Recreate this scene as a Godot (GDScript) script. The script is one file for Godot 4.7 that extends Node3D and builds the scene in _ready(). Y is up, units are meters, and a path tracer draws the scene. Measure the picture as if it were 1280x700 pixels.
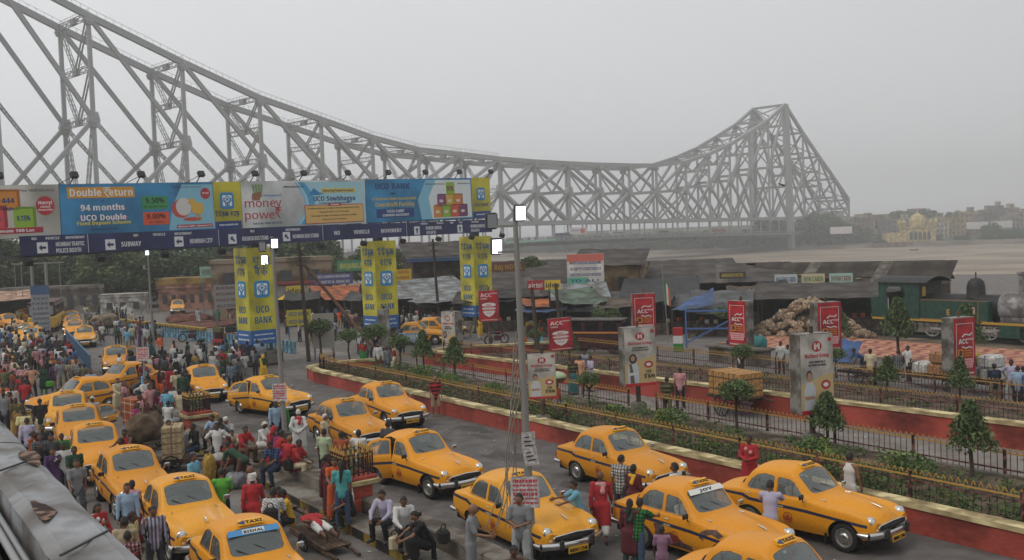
extends Node3D
# ---------------------------------------------------------------- mesh collector
class MB:
	var v:=PackedVector3Array()
	var n:=PackedVector3Array()
	var c:=PackedColorArray()
	var ix:=PackedInt32Array()
	var col:=Color(1,1,1)
	func vert(p:Vector3,q:Vector3) -> int:
		v.append(p); n.append(q); c.append(col)
		return v.size() - 1
	func tri(a:Vector3,b:Vector3,d:Vector3) -> void:
		var q:=(b - a).cross(d - a)
		if q.length_squared()<1e-14:
			return
		q=q.normalized()
		var i:=vert(a,q)
		vert(b,q); vert(d,q)
		ix.append(i); ix.append(i+2); ix.append(i+1)
	func tri_n(a:Vector3,b:Vector3,d:Vector3,na:Vector3,nb:Vector3,nd:Vector3) -> void:
		var i:=vert(a,na)
		vert(b,nb); vert(d,nd)
		ix.append(i); ix.append(i+2); ix.append(i+1)
	func quad(a:Vector3,b:Vector3,d:Vector3,e:Vector3) -> void:
		var q:=(d - a).cross(e - b).normalized()
		var i:=vert(a,q)
		vert(b,q); vert(d,q); vert(e,q)
		for k in [0,2,1,0,3,2]:
			ix.append(i+k)
	func box(ce:Vector3,s:Vector3,B := Basis()) -> void:
		var h:=s*0.5
		var x:=B.x*h.x
		var y:=B.y*h.y
		var z:=B.z*h.z
		quad(ce+x - y+z,ce+x - y - z,ce+x+y - z,ce+x+y+z)
		quad(ce - x - y - z,ce - x - y+z,ce - x+y+z,ce - x+y - z)
		quad(ce - x+y+z,ce+x+y+z,ce+x+y - z,ce - x+y - z)
		quad(ce - x - y - z,ce+x - y - z,ce+x - y+z,ce - x - y+z)
		quad(ce - x - y+z,ce+x - y+z,ce+x+y+z,ce - x+y+z)
		quad(ce+x - y - z,ce - x - y - z,ce - x+y - z,ce+x+y - z)
	func rbox(ce:Vector3,s:Vector3,b:float,B := Basis()) -> void:
		var h:=s*0.5
		var rings:=[[-h.y,b],[-h.y+b,0.0],[h.y - b,0.0],[h.y,b]]
		var pts:=[]
		for r in rings:
			var w:float=h.x - r[1]
			var d:float=h.z - r[1]
			var k:float=b
			var ring:=[]
			for q in [[w - k,d],[w,d - k],[w,-d+k],[w - k,-d],[-w+k,-d],[-w,-d+k],[-w,d - k],[-w+k,d]]:
				ring.append(ce+B*Vector3(q[0],r[0],q[1]))
			pts.append(ring)
		for i in 3:
			for j in 8:
				quad(pts[i][j],pts[i][(j+1) % 8],pts[i+1][(j+1) % 8],pts[i+1][j])
		for j in range(1,7):
			tri(pts[3][0],pts[3][j],pts[3][j+1])
			tri(pts[0][0],pts[0][j+1],pts[0][j])
	func bar(a:Vector3,b:Vector3,w:float,h:float,up := Vector3.UP) -> void:
		var d:=b - a
		var L:=d.length()
		if L<1e-5:
			return
		var x:=d/L
		var z:=x.cross(up)
		if z.length()<0.05:
			z=x.cross(Vector3(1,0,0.01))
		z=z.normalized()
		box((a+b)*0.5,Vector3(L,h,w),Basis(x,z.cross(x),z))
	func tube(p:Array,r:Variant,sides := 8,caps := true) -> void:
		var base:=v.size()
		var nn:=p.size()
		var ref:=Vector3.UP
		for i in nn:
			var d:Vector3=(p[mini(i+1,nn - 1)] - p[maxi(i - 1,0)])
			d=d.normalized()
			if i==0:
				ref=Vector3.UP if absf(d.y)<0.9 else Vector3(1,0,0)
			var x:=ref.cross(d).normalized()
			ref=d.cross(x).normalized()
			var y:=ref
			var rr:float=r if not r is Array else r[i]
			for j in sides:
				var a:=TAU*j/sides
				var q:=x*cos(a)+y*sin(a)
				vert(p[i]+q*rr,q)
		for i in nn - 1:
			for j in sides:
				var a:=base+i*sides+j
				var b:=base+i*sides+(j+1) % sides
				for k in [a,b+sides,b,a,a+sides,b+sides]:
					ix.append(k)
		if caps:
			for e in [0,nn - 1]:
				var d:Vector3=p[0] - p[1] if e==0 else p[nn - 1] - p[nn - 2]
				d=d.normalized()
				var ci:=vert(p[e],d)
				var i0:=v.size()
				for j in sides:
					vert(v[base+e*sides+j],d)
				for j in sides:
					var a:=i0+j
					var b:=i0+(j+1) % sides
					if e==0:
						ix.append(ci); ix.append(a); ix.append(b)
					else:
						ix.append(ci); ix.append(b); ix.append(a)
	func lathe(prof:Array,sides := 16,T := Transform3D(),smooth := false) -> void:
		for i in prof.size() - 1:
			var a:Vector2=prof[i]
			var b:Vector2=prof[i+1]
			var t:=(b - a).normalized()
			var na:=Vector2(t.y,-t.x)
			var nb:=na
			if smooth:
				if i>0:
					var t0:Vector2=(a - prof[i - 1]).normalized()
					na=(na+Vector2(t0.y,-t0.x)).normalized()
				if i<prof.size() - 2:
					var t1:Vector2=(prof[i+2] - b).normalized()
					nb=(nb+Vector2(t1.y,-t1.x)).normalized()
			var i0:=v.size()
			for j in sides+1:
				var g:=TAU*j/sides
				var cs:=cos(g)
				var sn:=sin(g)
				vert(T*Vector3(a.x*cs,a.y,a.x*sn),(T.basis*Vector3(na.x*cs,na.y,na.x*sn)).normalized())
				vert(T*Vector3(b.x*cs,b.y,b.x*sn),(T.basis*Vector3(nb.x*cs,nb.y,nb.x*sn)).normalized())
			for j in sides:
				var k:=i0+j*2
				for q in [k,k+3,k+1,k,k+2,k+3]:
					ix.append(k if q==k else q)
	func prism(poly:PackedVector2Array,depth:float,T := Transform3D()) -> void:
		var pl:=poly
		if Geometry2D.is_polygon_clockwise(pl):
			pl=pl.duplicate(); pl.reverse()
		var tr:=Geometry2D.triangulate_polygon(pl)
		for i in range(0,tr.size(),3):
			var a:=pl[tr[i]]
			var b:=pl[tr[i+1]]
			var d:=pl[tr[i+2]]
			if (b - a).cross(d - a)<0:
				var t:=b
				b=d; d=t
			tri(T*Vector3(a.x,a.y,depth),T*Vector3(b.x,b.y,depth),T*Vector3(d.x,d.y,depth))
			tri(T*Vector3(a.x,a.y,0),T*Vector3(d.x,d.y,0),T*Vector3(b.x,b.y,0))
		for i in pl.size():
			var a:=pl[i]
			var b:=pl[(i+1) % pl.size()]
			quad(T*Vector3(a.x,a.y,0),T*Vector3(b.x,b.y,0),T*Vector3(b.x,b.y,depth),T*Vector3(a.x,a.y,depth))
	func surf(g:Array,closed := false) -> void:
		var R:=g.size()
		var K:int=g[0].size()
		var base:=v.size()
		for i in R:
			for j in K:
				var du:Vector3=g[i][mini(j+1,K - 1)] - g[i][maxi(j - 1,0)]
				if closed and (j==0 or j==K - 1):
					du=g[i][1] - g[i][K - 2]
				var dv:Vector3=g[mini(i+1,R - 1)][j] - g[maxi(i - 1,0)][j]
				var q:=du.cross(dv)
				vert(g[i][j],q.normalized() if q.length_squared()>1e-16 else Vector3.UP)
		for i in R - 1:
			for j in K - 1:
				var a:=base+i*K+j
				for k in [a,a+K+1,a+1,a,a+K,a+K+1]:
					ix.append(k)
	func ball(ce:Vector3,r:Vector3,seg := 12,rings := 8,B := Basis()) -> void:
		var g:=[]
		for i in rings+1:
			var row:=[]
			var th:=-PI/2+PI*i/rings
			for j in seg+1:
				var ph:=-TAU*j/seg
				row.append(ce+B*Vector3(r.x*cos(th)*cos(ph),r.y*sin(th),r.z*cos(th)*sin(ph)))
			g.append(row)
		var i0:=v.size()
		surf(g,true)
		for i in range(i0,v.size()):
			var q:=B.inverse()*(v[i] - ce)
			n[i]=(B*Vector3(q.x/(r.x*r.x),q.y/(r.y*r.y),q.z/(r.z*r.z))).normalized()
	func add(m:MB,T := Transform3D()) -> void:
		var b:=v.size()
		for i in m.v.size():
			v.append(T*m.v[i]); n.append((T.basis*m.n[i]).normalized()); c.append(m.c[i])
		for i in m.ix:
			ix.append(b+i)
	func mesh(colored := false) -> ArrayMesh:
		var m:=ArrayMesh.new()
		if ix.is_empty():
			return m
		var a:=[]
		a.resize(Mesh.ARRAY_MAX)
		a[Mesh.ARRAY_VERTEX]=v
		a[Mesh.ARRAY_NORMAL]=n
		if colored:
			a[Mesh.ARRAY_COLOR]=c
		a[Mesh.ARRAY_INDEX]=ix
		m.add_surface_from_arrays(Mesh.PRIMITIVE_TRIANGLES,a)
		return m
# ---------------------------------------------------------------- nodes, names, tags
var used:={}
var mats:={}
var tex:={}
var rng:=RandomNumberGenerator.new()
const SD:=Vector3(0.5632,0,0.8263)
const TD:=Vector3(0.8263,0,-0.5632)
const O0:=Vector3(-0.2,0,-35.84)
const RY:=-0.9726
func P(s:float,t:float,y := 0.0) -> Vector3:
	return O0+SD*s+TD*t+Vector3(0,y,0)
func numbered(called:String) -> String:
	var k:int=used.get(called,0)
	used[called]=k+1
	return called if k==0 else "%s_%03d" % [called,k]
func tag(o:Node3D,label:String,category:="",group:="",kind:="") -> Node3D:
	if label:o.set_meta("label",label)
	if category:o.set_meta("category",category)
	if group:o.set_meta("group",group)
	if kind:o.set_meta("kind",kind)
	return o
func thing(called:String,label:String,category:String,at:=Vector3.ZERO,yaw:=0.0,group:="") -> Node3D:
	var o:=Node3D.new()
	o.name=numbered(called)
	add_child(o)
	o.position=at
	o.rotation.y=yaw
	return tag(o,label,category,group)
func part(par:Node,called:String,m:Variant,mt:Material,T := Transform3D(),colored := false) -> MeshInstance3D:
	var o:=MeshInstance3D.new()
	o.name=called if par!=self else numbered(called)
	o.mesh=m.mesh(colored) if m is MB else m
	o.material_override=mt
	o.transform=T
	par.add_child(o,true)
	return o
func setting(called:String,m:Variant,mt:Material,label:="",kind:="structure") -> MeshInstance3D:
	var o:=part(self,called,m,mt)
	o.set_meta("kind",kind)
	if label:o.set_meta("label",label)
	return o
func dup(o:Node3D,called:String,label:String,at:Vector3,yaw:float,group:="") -> Node3D:
	var r:Node3D=o.duplicate()
	r.name=numbered(called)
	add_child(r)
	r.position=at
	r.rotation=Vector3(0,yaw,0)
	r.set_meta("label",label)
	if group:r.set_meta("group",group)
	return r
func stuff(o:Node3D) -> Node3D:
	o.set_meta("kind","stuff")
	return o
# ---------------------------------------------------------------- textures and materials
func noise_tex(key:String,sd:int,freq:float,oct:int,lo:float,hi:float,contrast := 1.0,tint_a := Color(1,1,1),tint_b := Color(1,1,1),kind := FastNoiseLite.TYPE_SIMPLEX_SMOOTH) -> void:
	var f:=FastNoiseLite.new()
	f.seed=sd
	f.noise_type=kind
	f.frequency=freq
	f.fractal_octaves=oct
	var im:=f.get_seamless_image(256,256)
	var out:=Image.create(256,256,false,Image.FORMAT_RGB8)
	for y in 256:
		for x in 256:
			var q:=clampf((im.get_pixel(x,y).r - 0.5)*contrast+0.5,0,1)
			var w:=lerpf(lo,hi,q)
			var t:=tint_a.lerp(tint_b,q)
			out.set_pixel(x,y,Color(w*t.r,w*t.g,w*t.b))
	tex[key]=ImageTexture.create_from_image(out)
func make_textures() -> void:
	noise_tex("grime",3,0.012,5,0.72,1.0,1.6)
	noise_tex("fine",5,0.06,3,0.92,1.0,1.4)
	noise_tex("asphalt",7,0.02,6,0.80,1.0,1.3,Color(1,0.97,0.93),Color(1,1,1))
	noise_tex("stain",9,0.008,5,0.66,1.0,1.9,Color(0.9,0.84,0.78),Color(1,1,1))
	noise_tex("rust",11,0.02,5,0.35,1.0,2.6,Color(0.75,0.45,0.26),Color(1,1,1))
	noise_tex("leafy",13,0.05,4,0.45,1.0,1.8,Color(0.8,1,0.7),Color(1,0.95,0.8))
	var f:=FastNoiseLite.new()
	f.seed=21
	f.frequency=0.05
	f.fractal_octaves=4
	var im:=f.get_seamless_image(256,256)
	im.convert(Image.FORMAT_RGB8)
	tex["bump"]=ImageTexture.create_from_image(im)
	var nm:=im.duplicate()
	nm.bump_map_to_normal_map(5.0)
	tex["bumpn"]=ImageTexture.create_from_image(nm)
	f.seed=23
	f.frequency=0.03
	f.fractal_octaves=3
	im=f.get_seamless_image(256,256)
	im.convert(Image.FORMAT_RGB8)
	im.bump_map_to_normal_map(3.0)
	tex["wave"]=ImageTexture.create_from_image(im)
func hexc(h:String) -> Color:
	return Color.html(h)
func mt(key:String,col:String,rough:=0.8,metal:=0.0,tx:="",sc := 0.3,world := false) -> StandardMaterial3D:
	if mats.has(key):
		return mats[key]
	var m:=StandardMaterial3D.new()
	m.resource_name=key
	m.albedo_color=hexc(col)
	m.roughness=rough
	m.metallic=metal
	if tx:
		m.albedo_texture=tex[tx]
		m.uv1_triplanar=true
		m.uv1_world_triplanar=world
		m.uv1_scale=Vector3(sc,sc,sc)
	mats[key]=m
	return m
func vcol(key:String,rough:=0.8,tx:="",sc := 0.3) -> StandardMaterial3D:
	var m:=mt(key,"ffffff",rough,0.0,tx,sc)
	m.vertex_color_use_as_albedo=true
	return m
func relief(m:StandardMaterial3D,t:="bumpn",k := 1.0) -> StandardMaterial3D:
	m.normal_enabled=true
	m.normal_texture=tex[t]
	m.normal_scale=k
	return m
var fonts:={}
func text(par:Node3D,s:String,x:float,y:float,h:float,m:Material,z := 0.0,bold := true,width := 0.0,serif := false) -> MeshInstance3D:
	var key:="%s%s" % [bold,serif]
	if not fonts.has(key):
		var f:=SystemFont.new()
		f.font_names=PackedStringArray(["Droid Serif" if serif else "Droid Sans"])
		f.font_weight=700 if bold else 400
		fonts[key]=f
	var t:=TextMesh.new()
	t.font=fonts[key]
	t.font_size=24
	t.pixel_size=h/17.2
	t.depth=0.012
	t.curve_step=2.0
	t.text=s
	var T:=Transform3D(Basis(),Vector3(x,y,z))
	if width>0.0:
		var w:=t.get_aabb().size.x
		if w>0.01:
			T.basis=Basis.from_scale(Vector3(width/w,1,1))
	return part(par,"lettering",t,m,T)
func rect2(x0:float,y0:float,x1:float,y1:float) -> PackedVector2Array:
	return PackedVector2Array([Vector2(x0,y0),Vector2(x1,y0),Vector2(x1,y1),Vector2(x0,y1)])
func rrect(w:float,h:float,r:float,cx := 0.0,cy := 0.0) -> PackedVector2Array:
	var p:=PackedVector2Array()
	for k in 4:
		var ox:=(w/2 - r)*(1 if k in [0,3] else -1)
		var oy:=(h/2 - r)*(1 if k in [0,1] else -1)
		for i in 5:
			var a:=PI/2*k+PI/8*i
			p.append(Vector2(cx+ox+r*cos(a),cy+oy+r*sin(a)))
	return p
func disc2(r:float,n := 20,cx := 0.0,cy := 0.0,ry := -1.0) -> PackedVector2Array:
	var p:=PackedVector2Array()
	for i in n:
		p.append(Vector2(cx+r*cos(TAU*i/n),cy+(r if ry<0 else ry)*sin(TAU*i/n)))
	return p
func plate(par:Node3D,called:String,poly:PackedVector2Array,m:Material,z := 0.0,d := 0.01) -> MeshInstance3D:
	var b:=MB.new()
	b.prism(poly,d,Transform3D(Basis(),Vector3(0,0,z)))
	return part(par,called,b,m)
func strokes(b:MB,lines:Array,x:float,y:float,h:float,w:float,z := 0.0) -> float:
	for ln in lines:
		for i in range(0,ln.size() - 2,2):
			var a:=Vector2(x+ln[i]*h,y+ln[i+1]*h)
			var e:=Vector2(x+ln[i+2]*h,y+ln[i+3]*h)
			var d:=(e - a).normalized()*w*0.5
			var q:=Vector2(-d.y,d.x)
			b.prism(PackedVector2Array([a - d+q,a - d - q,e+d - q,e+d+q]),0.012,Transform3D(Basis(),Vector3(0,0,z)))
	return x
func _ready() -> void:
	rng.seed=20
	var cam:=Camera3D.new()
	cam.name="camera"
	var p:=deg_to_rad(2.3368)
	var r:=deg_to_rad(2.0414)
	var fw:=Vector3(0,-sin(p),-cos(p))
	var up:=Vector3(0,cos(p),-sin(p))
	var rt:=Vector3(1,0,0)
	cam.transform=Transform3D(Basis(rt*cos(r) - up*sin(r),rt*sin(r)+up*cos(r),-fw),Vector3(0,7.079,0))
	cam.fov=31.93
	cam.near=0.1
	cam.far=6000.0
	add_child(cam)
	var we:=WorldEnvironment.new()
	we.name="daylight"
	var e:=Environment.new()
	e.background_mode=Environment.BG_SKY
	var im:=Image.create(256,128,false,Image.FORMAT_RGB8)
	var cl:=FastNoiseLite.new()
	cl.seed=4
	cl.frequency=0.9
	for y in 128:
		for x in 256:
			var el:=PI*(0.5 - (y+0.5)/128.0)
			var az:=TAU*(x+0.5)/256.0
			var d:=Vector3(cos(el)*sin(az),sin(el),cos(el)*cos(az))
			var k:=(1.0+0.24*cos(az - TAU*0.73)*cos(el))*(0.97+0.06*clampf(sin(el),0,1))*(1.0+0.035*cl.get_noise_3dv(d*3.0))
			var c:=Color8(198,200,202).srgb_to_linear()*k if el>-0.02 else Color8(110,108,106).srgb_to_linear()
			c.a=1.0
			im.set_pixel(x,y,c.linear_to_srgb())
	var sk:=PanoramaSkyMaterial.new()
	sk.panorama=ImageTexture.create_from_image(im)
	e.sky=Sky.new()
	e.sky.sky_material=sk
	e.background_energy_multiplier=1.0
	e.tonemap_mode=Environment.TONE_MAPPER_LINEAR
	e.tonemap_exposure=1.42
	e.fog_enabled=true
	e.fog_mode=Environment.FOG_MODE_EXPONENTIAL
	e.fog_density=0.0008
	e.fog_light_color=Color8(210,210,210)
	e.sdfgi_enabled=true
	e.ssao_enabled=true
	e.ssil_enabled=true
	we.environment=e
	add_child(we)
	var sun:=DirectionalLight3D.new()
	sun.name="sun"
	sun.light_energy=0.25
	sun.light_angular_distance=25.0
	sun.light_color=Color(1,0.95,0.88)
	sun.shadow_enabled=true
	sun.rotation_degrees=Vector3(-55,-60,0)
	add_child(sun)
	make_textures()
	build_ground()
	build_bridge()
	build_far_bank()
	build_medians()
	build_gantry()
	build_market()
	build_plaza()
	build_riverside()
	build_street_things()
	build_taxis()
	build_trees()
	build_people()
func sheet(poly:Array,y:float,step := 0.0) -> MB:
	var b:=MB.new()
	var q:=PackedVector2Array()
	for p in poly:
		var w:=P(p[0],p[1])
		q.append(Vector2(w.x,w.z))
	flat(b,q,y)
	return b
func flat(b:MB,q:PackedVector2Array,y:float) -> void:
	var tr:=Geometry2D.triangulate_polygon(q)
	for i in range(0,tr.size(),3):
		var a:=Vector3(q[tr[i]].x,y,q[tr[i]].y)
		var c:=Vector3(q[tr[i+1]].x,y,q[tr[i+1]].y)
		var d:=Vector3(q[tr[i+2]].x,y,q[tr[i+2]].y)
		if (c - a).cross(d - a).y<0:
			b.tri(a,d,c)
		else:
			b.tri(a,c,d)
func build_ground() -> void:
	var bank:=[Vector2(-190,-375),Vector2(-128,-322),Vector2(-60,-252),Vector2(14,-184),Vector2(58,-142),Vector2(105,-104),Vector2(220,10),Vector2(240,60)]
	var g:=MB.new()
	var q:=PackedVector2Array([Vector2(240,200),Vector2(-600,200),Vector2(-600,-900),Vector2(-400,-700)])
	q.append_array(PackedVector2Array(bank))
	flat(g,q,0.0)
	for i in bank.size() - 1:
		var a:Vector2=bank[i]
		var c:Vector2=bank[i+1]
		var o:=Vector2(c.y - a.y,-(c.x - a.x)).normalized()*9.0
		if o.y>0 and i<6:
			o=-o
		g.quad(Vector3(a.x,0,a.y),Vector3(c.x,0,c.y),Vector3(c.x+absf(o.x),-6.3,c.y - absf(o.y)),Vector3(a.x+absf(o.x),-6.3,a.y - absf(o.y)))
	var gm:=relief(mt("worn_asphalt","6f6c6a",0.92,0.0,"asphalt",0.11,true),"bumpn",0.2)
	setting("ground",g,gm)
	var earth:=mt("dry_earth","7d7061",1.0,0.0,"stain",0.09,true)
	setting("dirt_ground",sheet([[-60,26],[20,33.2],[60,40],[60,90],[-40,62],[-70,52]],0.008),earth)
	var w:=MB.new()
	flat(w,PackedVector2Array([Vector2(-1600,-1500),Vector2(-1600,300),Vector2(2600,300),Vector2(2600,-1500)]),-6.0)
	var wm:=mt("river_water","978672",0.5,0.0,"grime",0.006,true)
	wm.normal_enabled=true
	wm.normal_texture=tex["wave"]
	wm.normal_scale=0.55
	wm.metallic_specular=0.3
	setting("river",w,wm)
	var am:=relief(mt("road_asphalt","625f5f",0.9,0.0,"asphalt",0.19,true),"bumpn",0.2)
	setting("road",sheet([[-34,-8.6],[-33,0],[40,0],[40,-8.6]],0.004),am)
	setting("service_road",sheet([[-40,4.4],[-20,5.3],[40,5.3],[40,11.7],[14,10],[-20,7.9],[-40,6.5]],0.004),mt("lane_asphalt","827d7a",0.9,0.0,"asphalt",0.15,true))
	var pm:=mt("worn_paint","8b8880",0.9,0.0,"stain",0.6,true)
	var b:=MB.new()
	b.add(sheet([[5.2,5.6],[5.6,5.6],[9.2,9.7],[8.8,9.7]],0.008))
	setting("road_marking",b,pm)
	var pa:=MB.new()
	for i in 44:
		var s:=rng.randf_range(-30,18)
		var t:=rng.randf_range(-8,-0.6)
		var k:=rng.randf_range(0.3,1.1)
		pa.add(sheet([[s,t],[s+k*1.6,t+k*0.2],[s+k*1.9,t+k*0.7],[s+k*0.5,t+k*0.9],[s - k*0.4,t+k*0.5]],0.008))
	setting("road_patch",pa,mt("road_patch","4b4948",0.9,0.0,"asphalt",0.4,true))
	var li:=MB.new()
	for i in 420:
		var s:=rng.randf_range(-34,16)
		var t:=rng.randf_range(-16.5,-0.5)
		if rng.randf()<0.25:
			t=rng.randf_range(6,9)
		var k:=rng.randf_range(0.015,0.055)
		var a:=rng.randf()*TAU
		var o:=P(s,t,0.014)
		var x:=Vector3(cos(a),rng.randf_range(0,0.3),sin(a))*k
		var z:=Vector3(-sin(a),rng.randf_range(0,0.3),cos(a))*k*0.7
		li.col=[Color(0.5,0.49,0.46),Color(0.35,0.3,0.22),Color(0.6,0.6,0.6)][i % 3]
		li.quad(o - x - z,o - x+z,o+x+z,o+x - z)
	var lo:=part(self,"litter",li,vcol("litter_scraps",0.9),Transform3D(),true)
	tag(lo,"scraps of paper and leaves scattered on the asphalt","litter","","stuff")
	var fp:=sheet([[-14,25.3],[26,25.6],[26,32.6],[-14,32.4]],0.14)
	var fo:=setting("footpath",fp,mt("salmon_pavers","c08a6c",0.85,0.0,"grime",0.5,true))
	var wv:=MB.new()
	for i in 46:
		var s0:=-13.6+i*0.86
		var pts:=[]
		for k in 15:
			var t:=25.35+k*0.495
			pts.append([s0+0.30*sin(k*1.35),t])
		for k in 14:
			wv.quad(P(pts[k][0],pts[k][1],0.144),P(pts[k][0]+0.3,pts[k][1],0.144),P(pts[k+1][0]+0.3,pts[k+1][1],0.144),P(pts[k+1][0],pts[k+1][1],0.144))
	stuff(part(fo,"wavy_red_paver_band",wv,mt("red_pavers","9c5348",0.85,0.0,"grime",0.5,true)))
	var kb:=MB.new()
	kb.box(P(6,25.36,0.06),Vector3(40,0.15,0.18),Basis(SD,Vector3.UP,-TD))
	part(fo,"kerb",kb,mt("kerb_concrete","8b857c",0.9,0.0,"stain",0.5,true))
func member(par:Node3D,called:String,a:Vector3,b:Vector3,w:float,h:float,m:Material,unit:Mesh) -> void:
	var d:=b - a
	var x:=d.normalized()
	var z:=Vector3(0,0,1)
	var y:=z.cross(x).normalized()
	if absf(x.z)>0.5:
		z=Vector3(1,0,0)
		y=z.cross(x).normalized()
	z=x.cross(y)
	part(par,called,unit,m,Transform3D(Basis(x*d.length(),y*h,z*w),(a+b)*0.5))
func lattice(a:Vector3,b:Vector3,w:float,depth:float,side:Vector3,step := 2.2) -> MB:
	var o:=MB.new()
	var x:=(b - a).normalized()
	var y:=side.normalized()*w*0.5
	var z:=x.cross(side).normalized()*depth*0.5
	for f in [-1.0,1.0]:
		for g in [-1.0,1.0]:
			o.bar(a+y*f+z*g,b+y*f+z*g,0.22,0.22)
	var n:=maxi(2,int((b - a).length()/step))
	for i in n:
		var p:=a.lerp(b,float(i)/n)
		var q:=a.lerp(b,float(i+1)/n)
		var s:=1.0 if i % 2==0 else -1.0
		for g in [-1.0,1.0]:
			o.bar(p+y*s+z*g,q - y*s+z*g,0.14,0.14)
	return o
func build_bridge() -> void:
	var o:=thing("cantilever_bridge","huge grey steel cantilever truss bridge spanning the river","bridge",Vector3(-137.6,0,-315.84),deg_to_rad(45.635))
	var st:=mt("bridge_paint","b9babb",0.7,0.0,"grime",0.05)
	var st2:=mt("bridge_paint_dull","9c9d9e",0.8,0.0,"grime",0.09)
	var unit:=BoxMesh.new()
	var yc:=14.94
	var S:=[-26.0,5.3,37.0,66.9,93.7,118.3,142.65,167.0,191.0,215.4,239.8,264.2,288.6,313.0,341.5,365.5,388.4,411.2,434.6,457.2,480.0,502.5,525.0,546.5]
	var H:=[82.0,69.4,57.8,47.8,41.6,35.8,31.9,30.9,29.7,29.2,29.1,29.2,29.6,30.2,33.0,38.3,44.8,53.2,62.3,74.0,57.0,41.8,27.0,12.4]
	for side in 2:
		var z:=-23.16*side
		for k in S.size():
			var x:float=S[k]
			var h:float=H[k]
			var tower:=k==0 or k==19
			var w:=4.4 if tower else 1.3
			var lean:=0.0
			var bot:=Vector3(x,-6.0 if tower else yc,z+(1.2 if side==0 else -1.2)*(2.0 if tower else 0.0))
			var top:=Vector3(x,yc+h,z)
			var mid:=Vector3(x,yc+h*0.52,z)
			member(o,"tower_leg" if tower else "vertical",bot,top,w*0.7,w,st,unit)
			if k<23 and k>0:
				part(o,"gusset_plate",gusset(k==6 or k==13),st,Transform3D(Basis(),mid))
				part(o,"gusset_plate",gusset(false),st,Transform3D(Basis.from_scale(Vector3(0.8,0.6,1)),top - Vector3(0,1.2,0)))
			if k==S.size() - 1:
				continue
			var x2:float=S[k+1]
			var h2:float=H[k+1]
			var top2:=Vector3(x2,yc+h2,z)
			var mid2:=Vector3(x2,yc+h2*0.52,z)
			member(o,"top_chord",top,top2,1.7,2.0,st,unit)
			member(o,"bottom_chord",Vector3(x,yc,z),Vector3(x2,yc,z),1.6,1.8,st,unit)
			var right:=k<6 or (k>=10 and k<13) or k>=19
			if k>=22:
				right=true
			var da:=top if right else top2
			var dm:=mid2 if right else mid
			var db:=Vector3(x if right else x2,yc,z)
			var la:=mid if right else mid2
			var lb:=Vector3(x2 if right else x,yc,z)
			member(o,"diagonal",da,dm,1.2,1.35,st,unit)
			member(o,"diagonal",dm,db,1.2,1.35,st,unit)
			if x<170:
				part(o,"lattice_brace",lattice(la,lb,1.3,0.9,Vector3(0,1,0)),st2)
				var hr:=MB.new()
				hr.bar(top+Vector3(0,2.4,0.8),top2+Vector3(0,2.4,0.8),0.1,0.1)
				for q in 12:
					var pp:=top.lerp(top2,q/12.0)+Vector3(0,0,0.8)
					hr.bar(pp+Vector3(0,1.1,0),pp+Vector3(0,2.4,0),0.09,0.09,Vector3(1,0,0))
				part(o,"chord_handrail",hr,st2)
			else:
				member(o,"lattice_brace",la,lb,0.8,0.9,st2,unit)
	for k in S.size():
		var x:float=S[k]
		var h:float=H[k]
		var levels:=[1.0,0.76,0.52] if h>34 else [1.0,0.52]
		if k==0 or k==19:
			levels=[1.0,0.82,0.64,0.46,0.28]
		var fine:=x<200
		for i in levels.size():
			var y:float=yc+h*levels[i]
			var a:=Vector3(x,y,0)
			var b:=Vector3(x,y,-23.16)
			if fine:
				part(o,"sway_strut",lattice(a,b,1.7,1.2,Vector3(0,1,0)),st2)
				var rl:=MB.new()
				rl.bar(a+Vector3(0,2.2,0),b+Vector3(0,2.2,0),0.09,0.09)
				for q in 11:
					rl.bar(a.lerp(b,q/10.0)+Vector3(0,0.8,0),a.lerp(b,q/10.0)+Vector3(0,2.2,0),0.09,0.09,Vector3(1,0,0))
				part(o,"strut_handrail",rl,st2)
				part(o,"strut_box",unit,st2,Transform3D(Basis.from_scale(Vector3(1.4,2.0,3.0)),a.lerp(b,0.5)))
			else:
				member(o,"sway_strut",a,b,0.9,1.5,st2,unit)
			var yb:float=yc+h*levels[i+1] if i+1<levels.size() else yc
			var m:=Vector3(x,yb,-11.58)
			for e in [a,b]:
				if fine:
					part(o,"sway_brace",lattice(e,m,1.3,0.9,Vector3(0,0.4,1)),st2)
				else:
					member(o,"sway_brace",e,m,0.7,0.8,st2,unit)
		if k<S.size() - 1 and x>100:
			member(o,"lateral_brace",Vector3(x,yc+h,0),Vector3(S[k+1],yc+H[k+1],-23.16),0.6,0.6,st2,unit)
			member(o,"lateral_brace",Vector3(x,yc+h,-23.16),Vector3(S[k+1],yc+H[k+1],0),0.6,0.6,st2,unit)
	var dk:=[[-70.0,0.6],[-20.0,1.0],[40.0,1.6],[71.0,2.2],[114.0,3.9],[165.0,5.7],[210.0,6.7],[300.0,6.8],[400.0,5.9],[470.0,5.0],[560.0,3.6],[640.0,1.2]]
	var deck:=MB.new()
	var fasc:=MB.new()
	var rail:=MB.new()
	var gird:=MB.new()
	for i in dk.size() - 1:
		var a:=Vector3(dk[i][0],dk[i][1],0)
		var b:=Vector3(dk[i+1][0],dk[i+1][1],0)
		for z in [5.0,-28.2]:
			var f:=Vector3(0,0,z)
			fasc.bar(a+f - Vector3(0,0.5,0),b+f - Vector3(0,0.5,0),0.5,1.3)
			rail.bar(a+f+Vector3(0,1.3,0),b+f+Vector3(0,1.3,0),0.12,0.14)
			rail.bar(a+f+Vector3(0,0.75,0),b+f+Vector3(0,0.75,0),0.1,0.1)
			var n:=int(a.distance_to(b)/2.5)
			for q in n:
				var pp:=a.lerp(b,float(q)/n)+f
				rail.box(pp+Vector3(0,0.7,0),Vector3(0.14,1.3,0.14))
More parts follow.
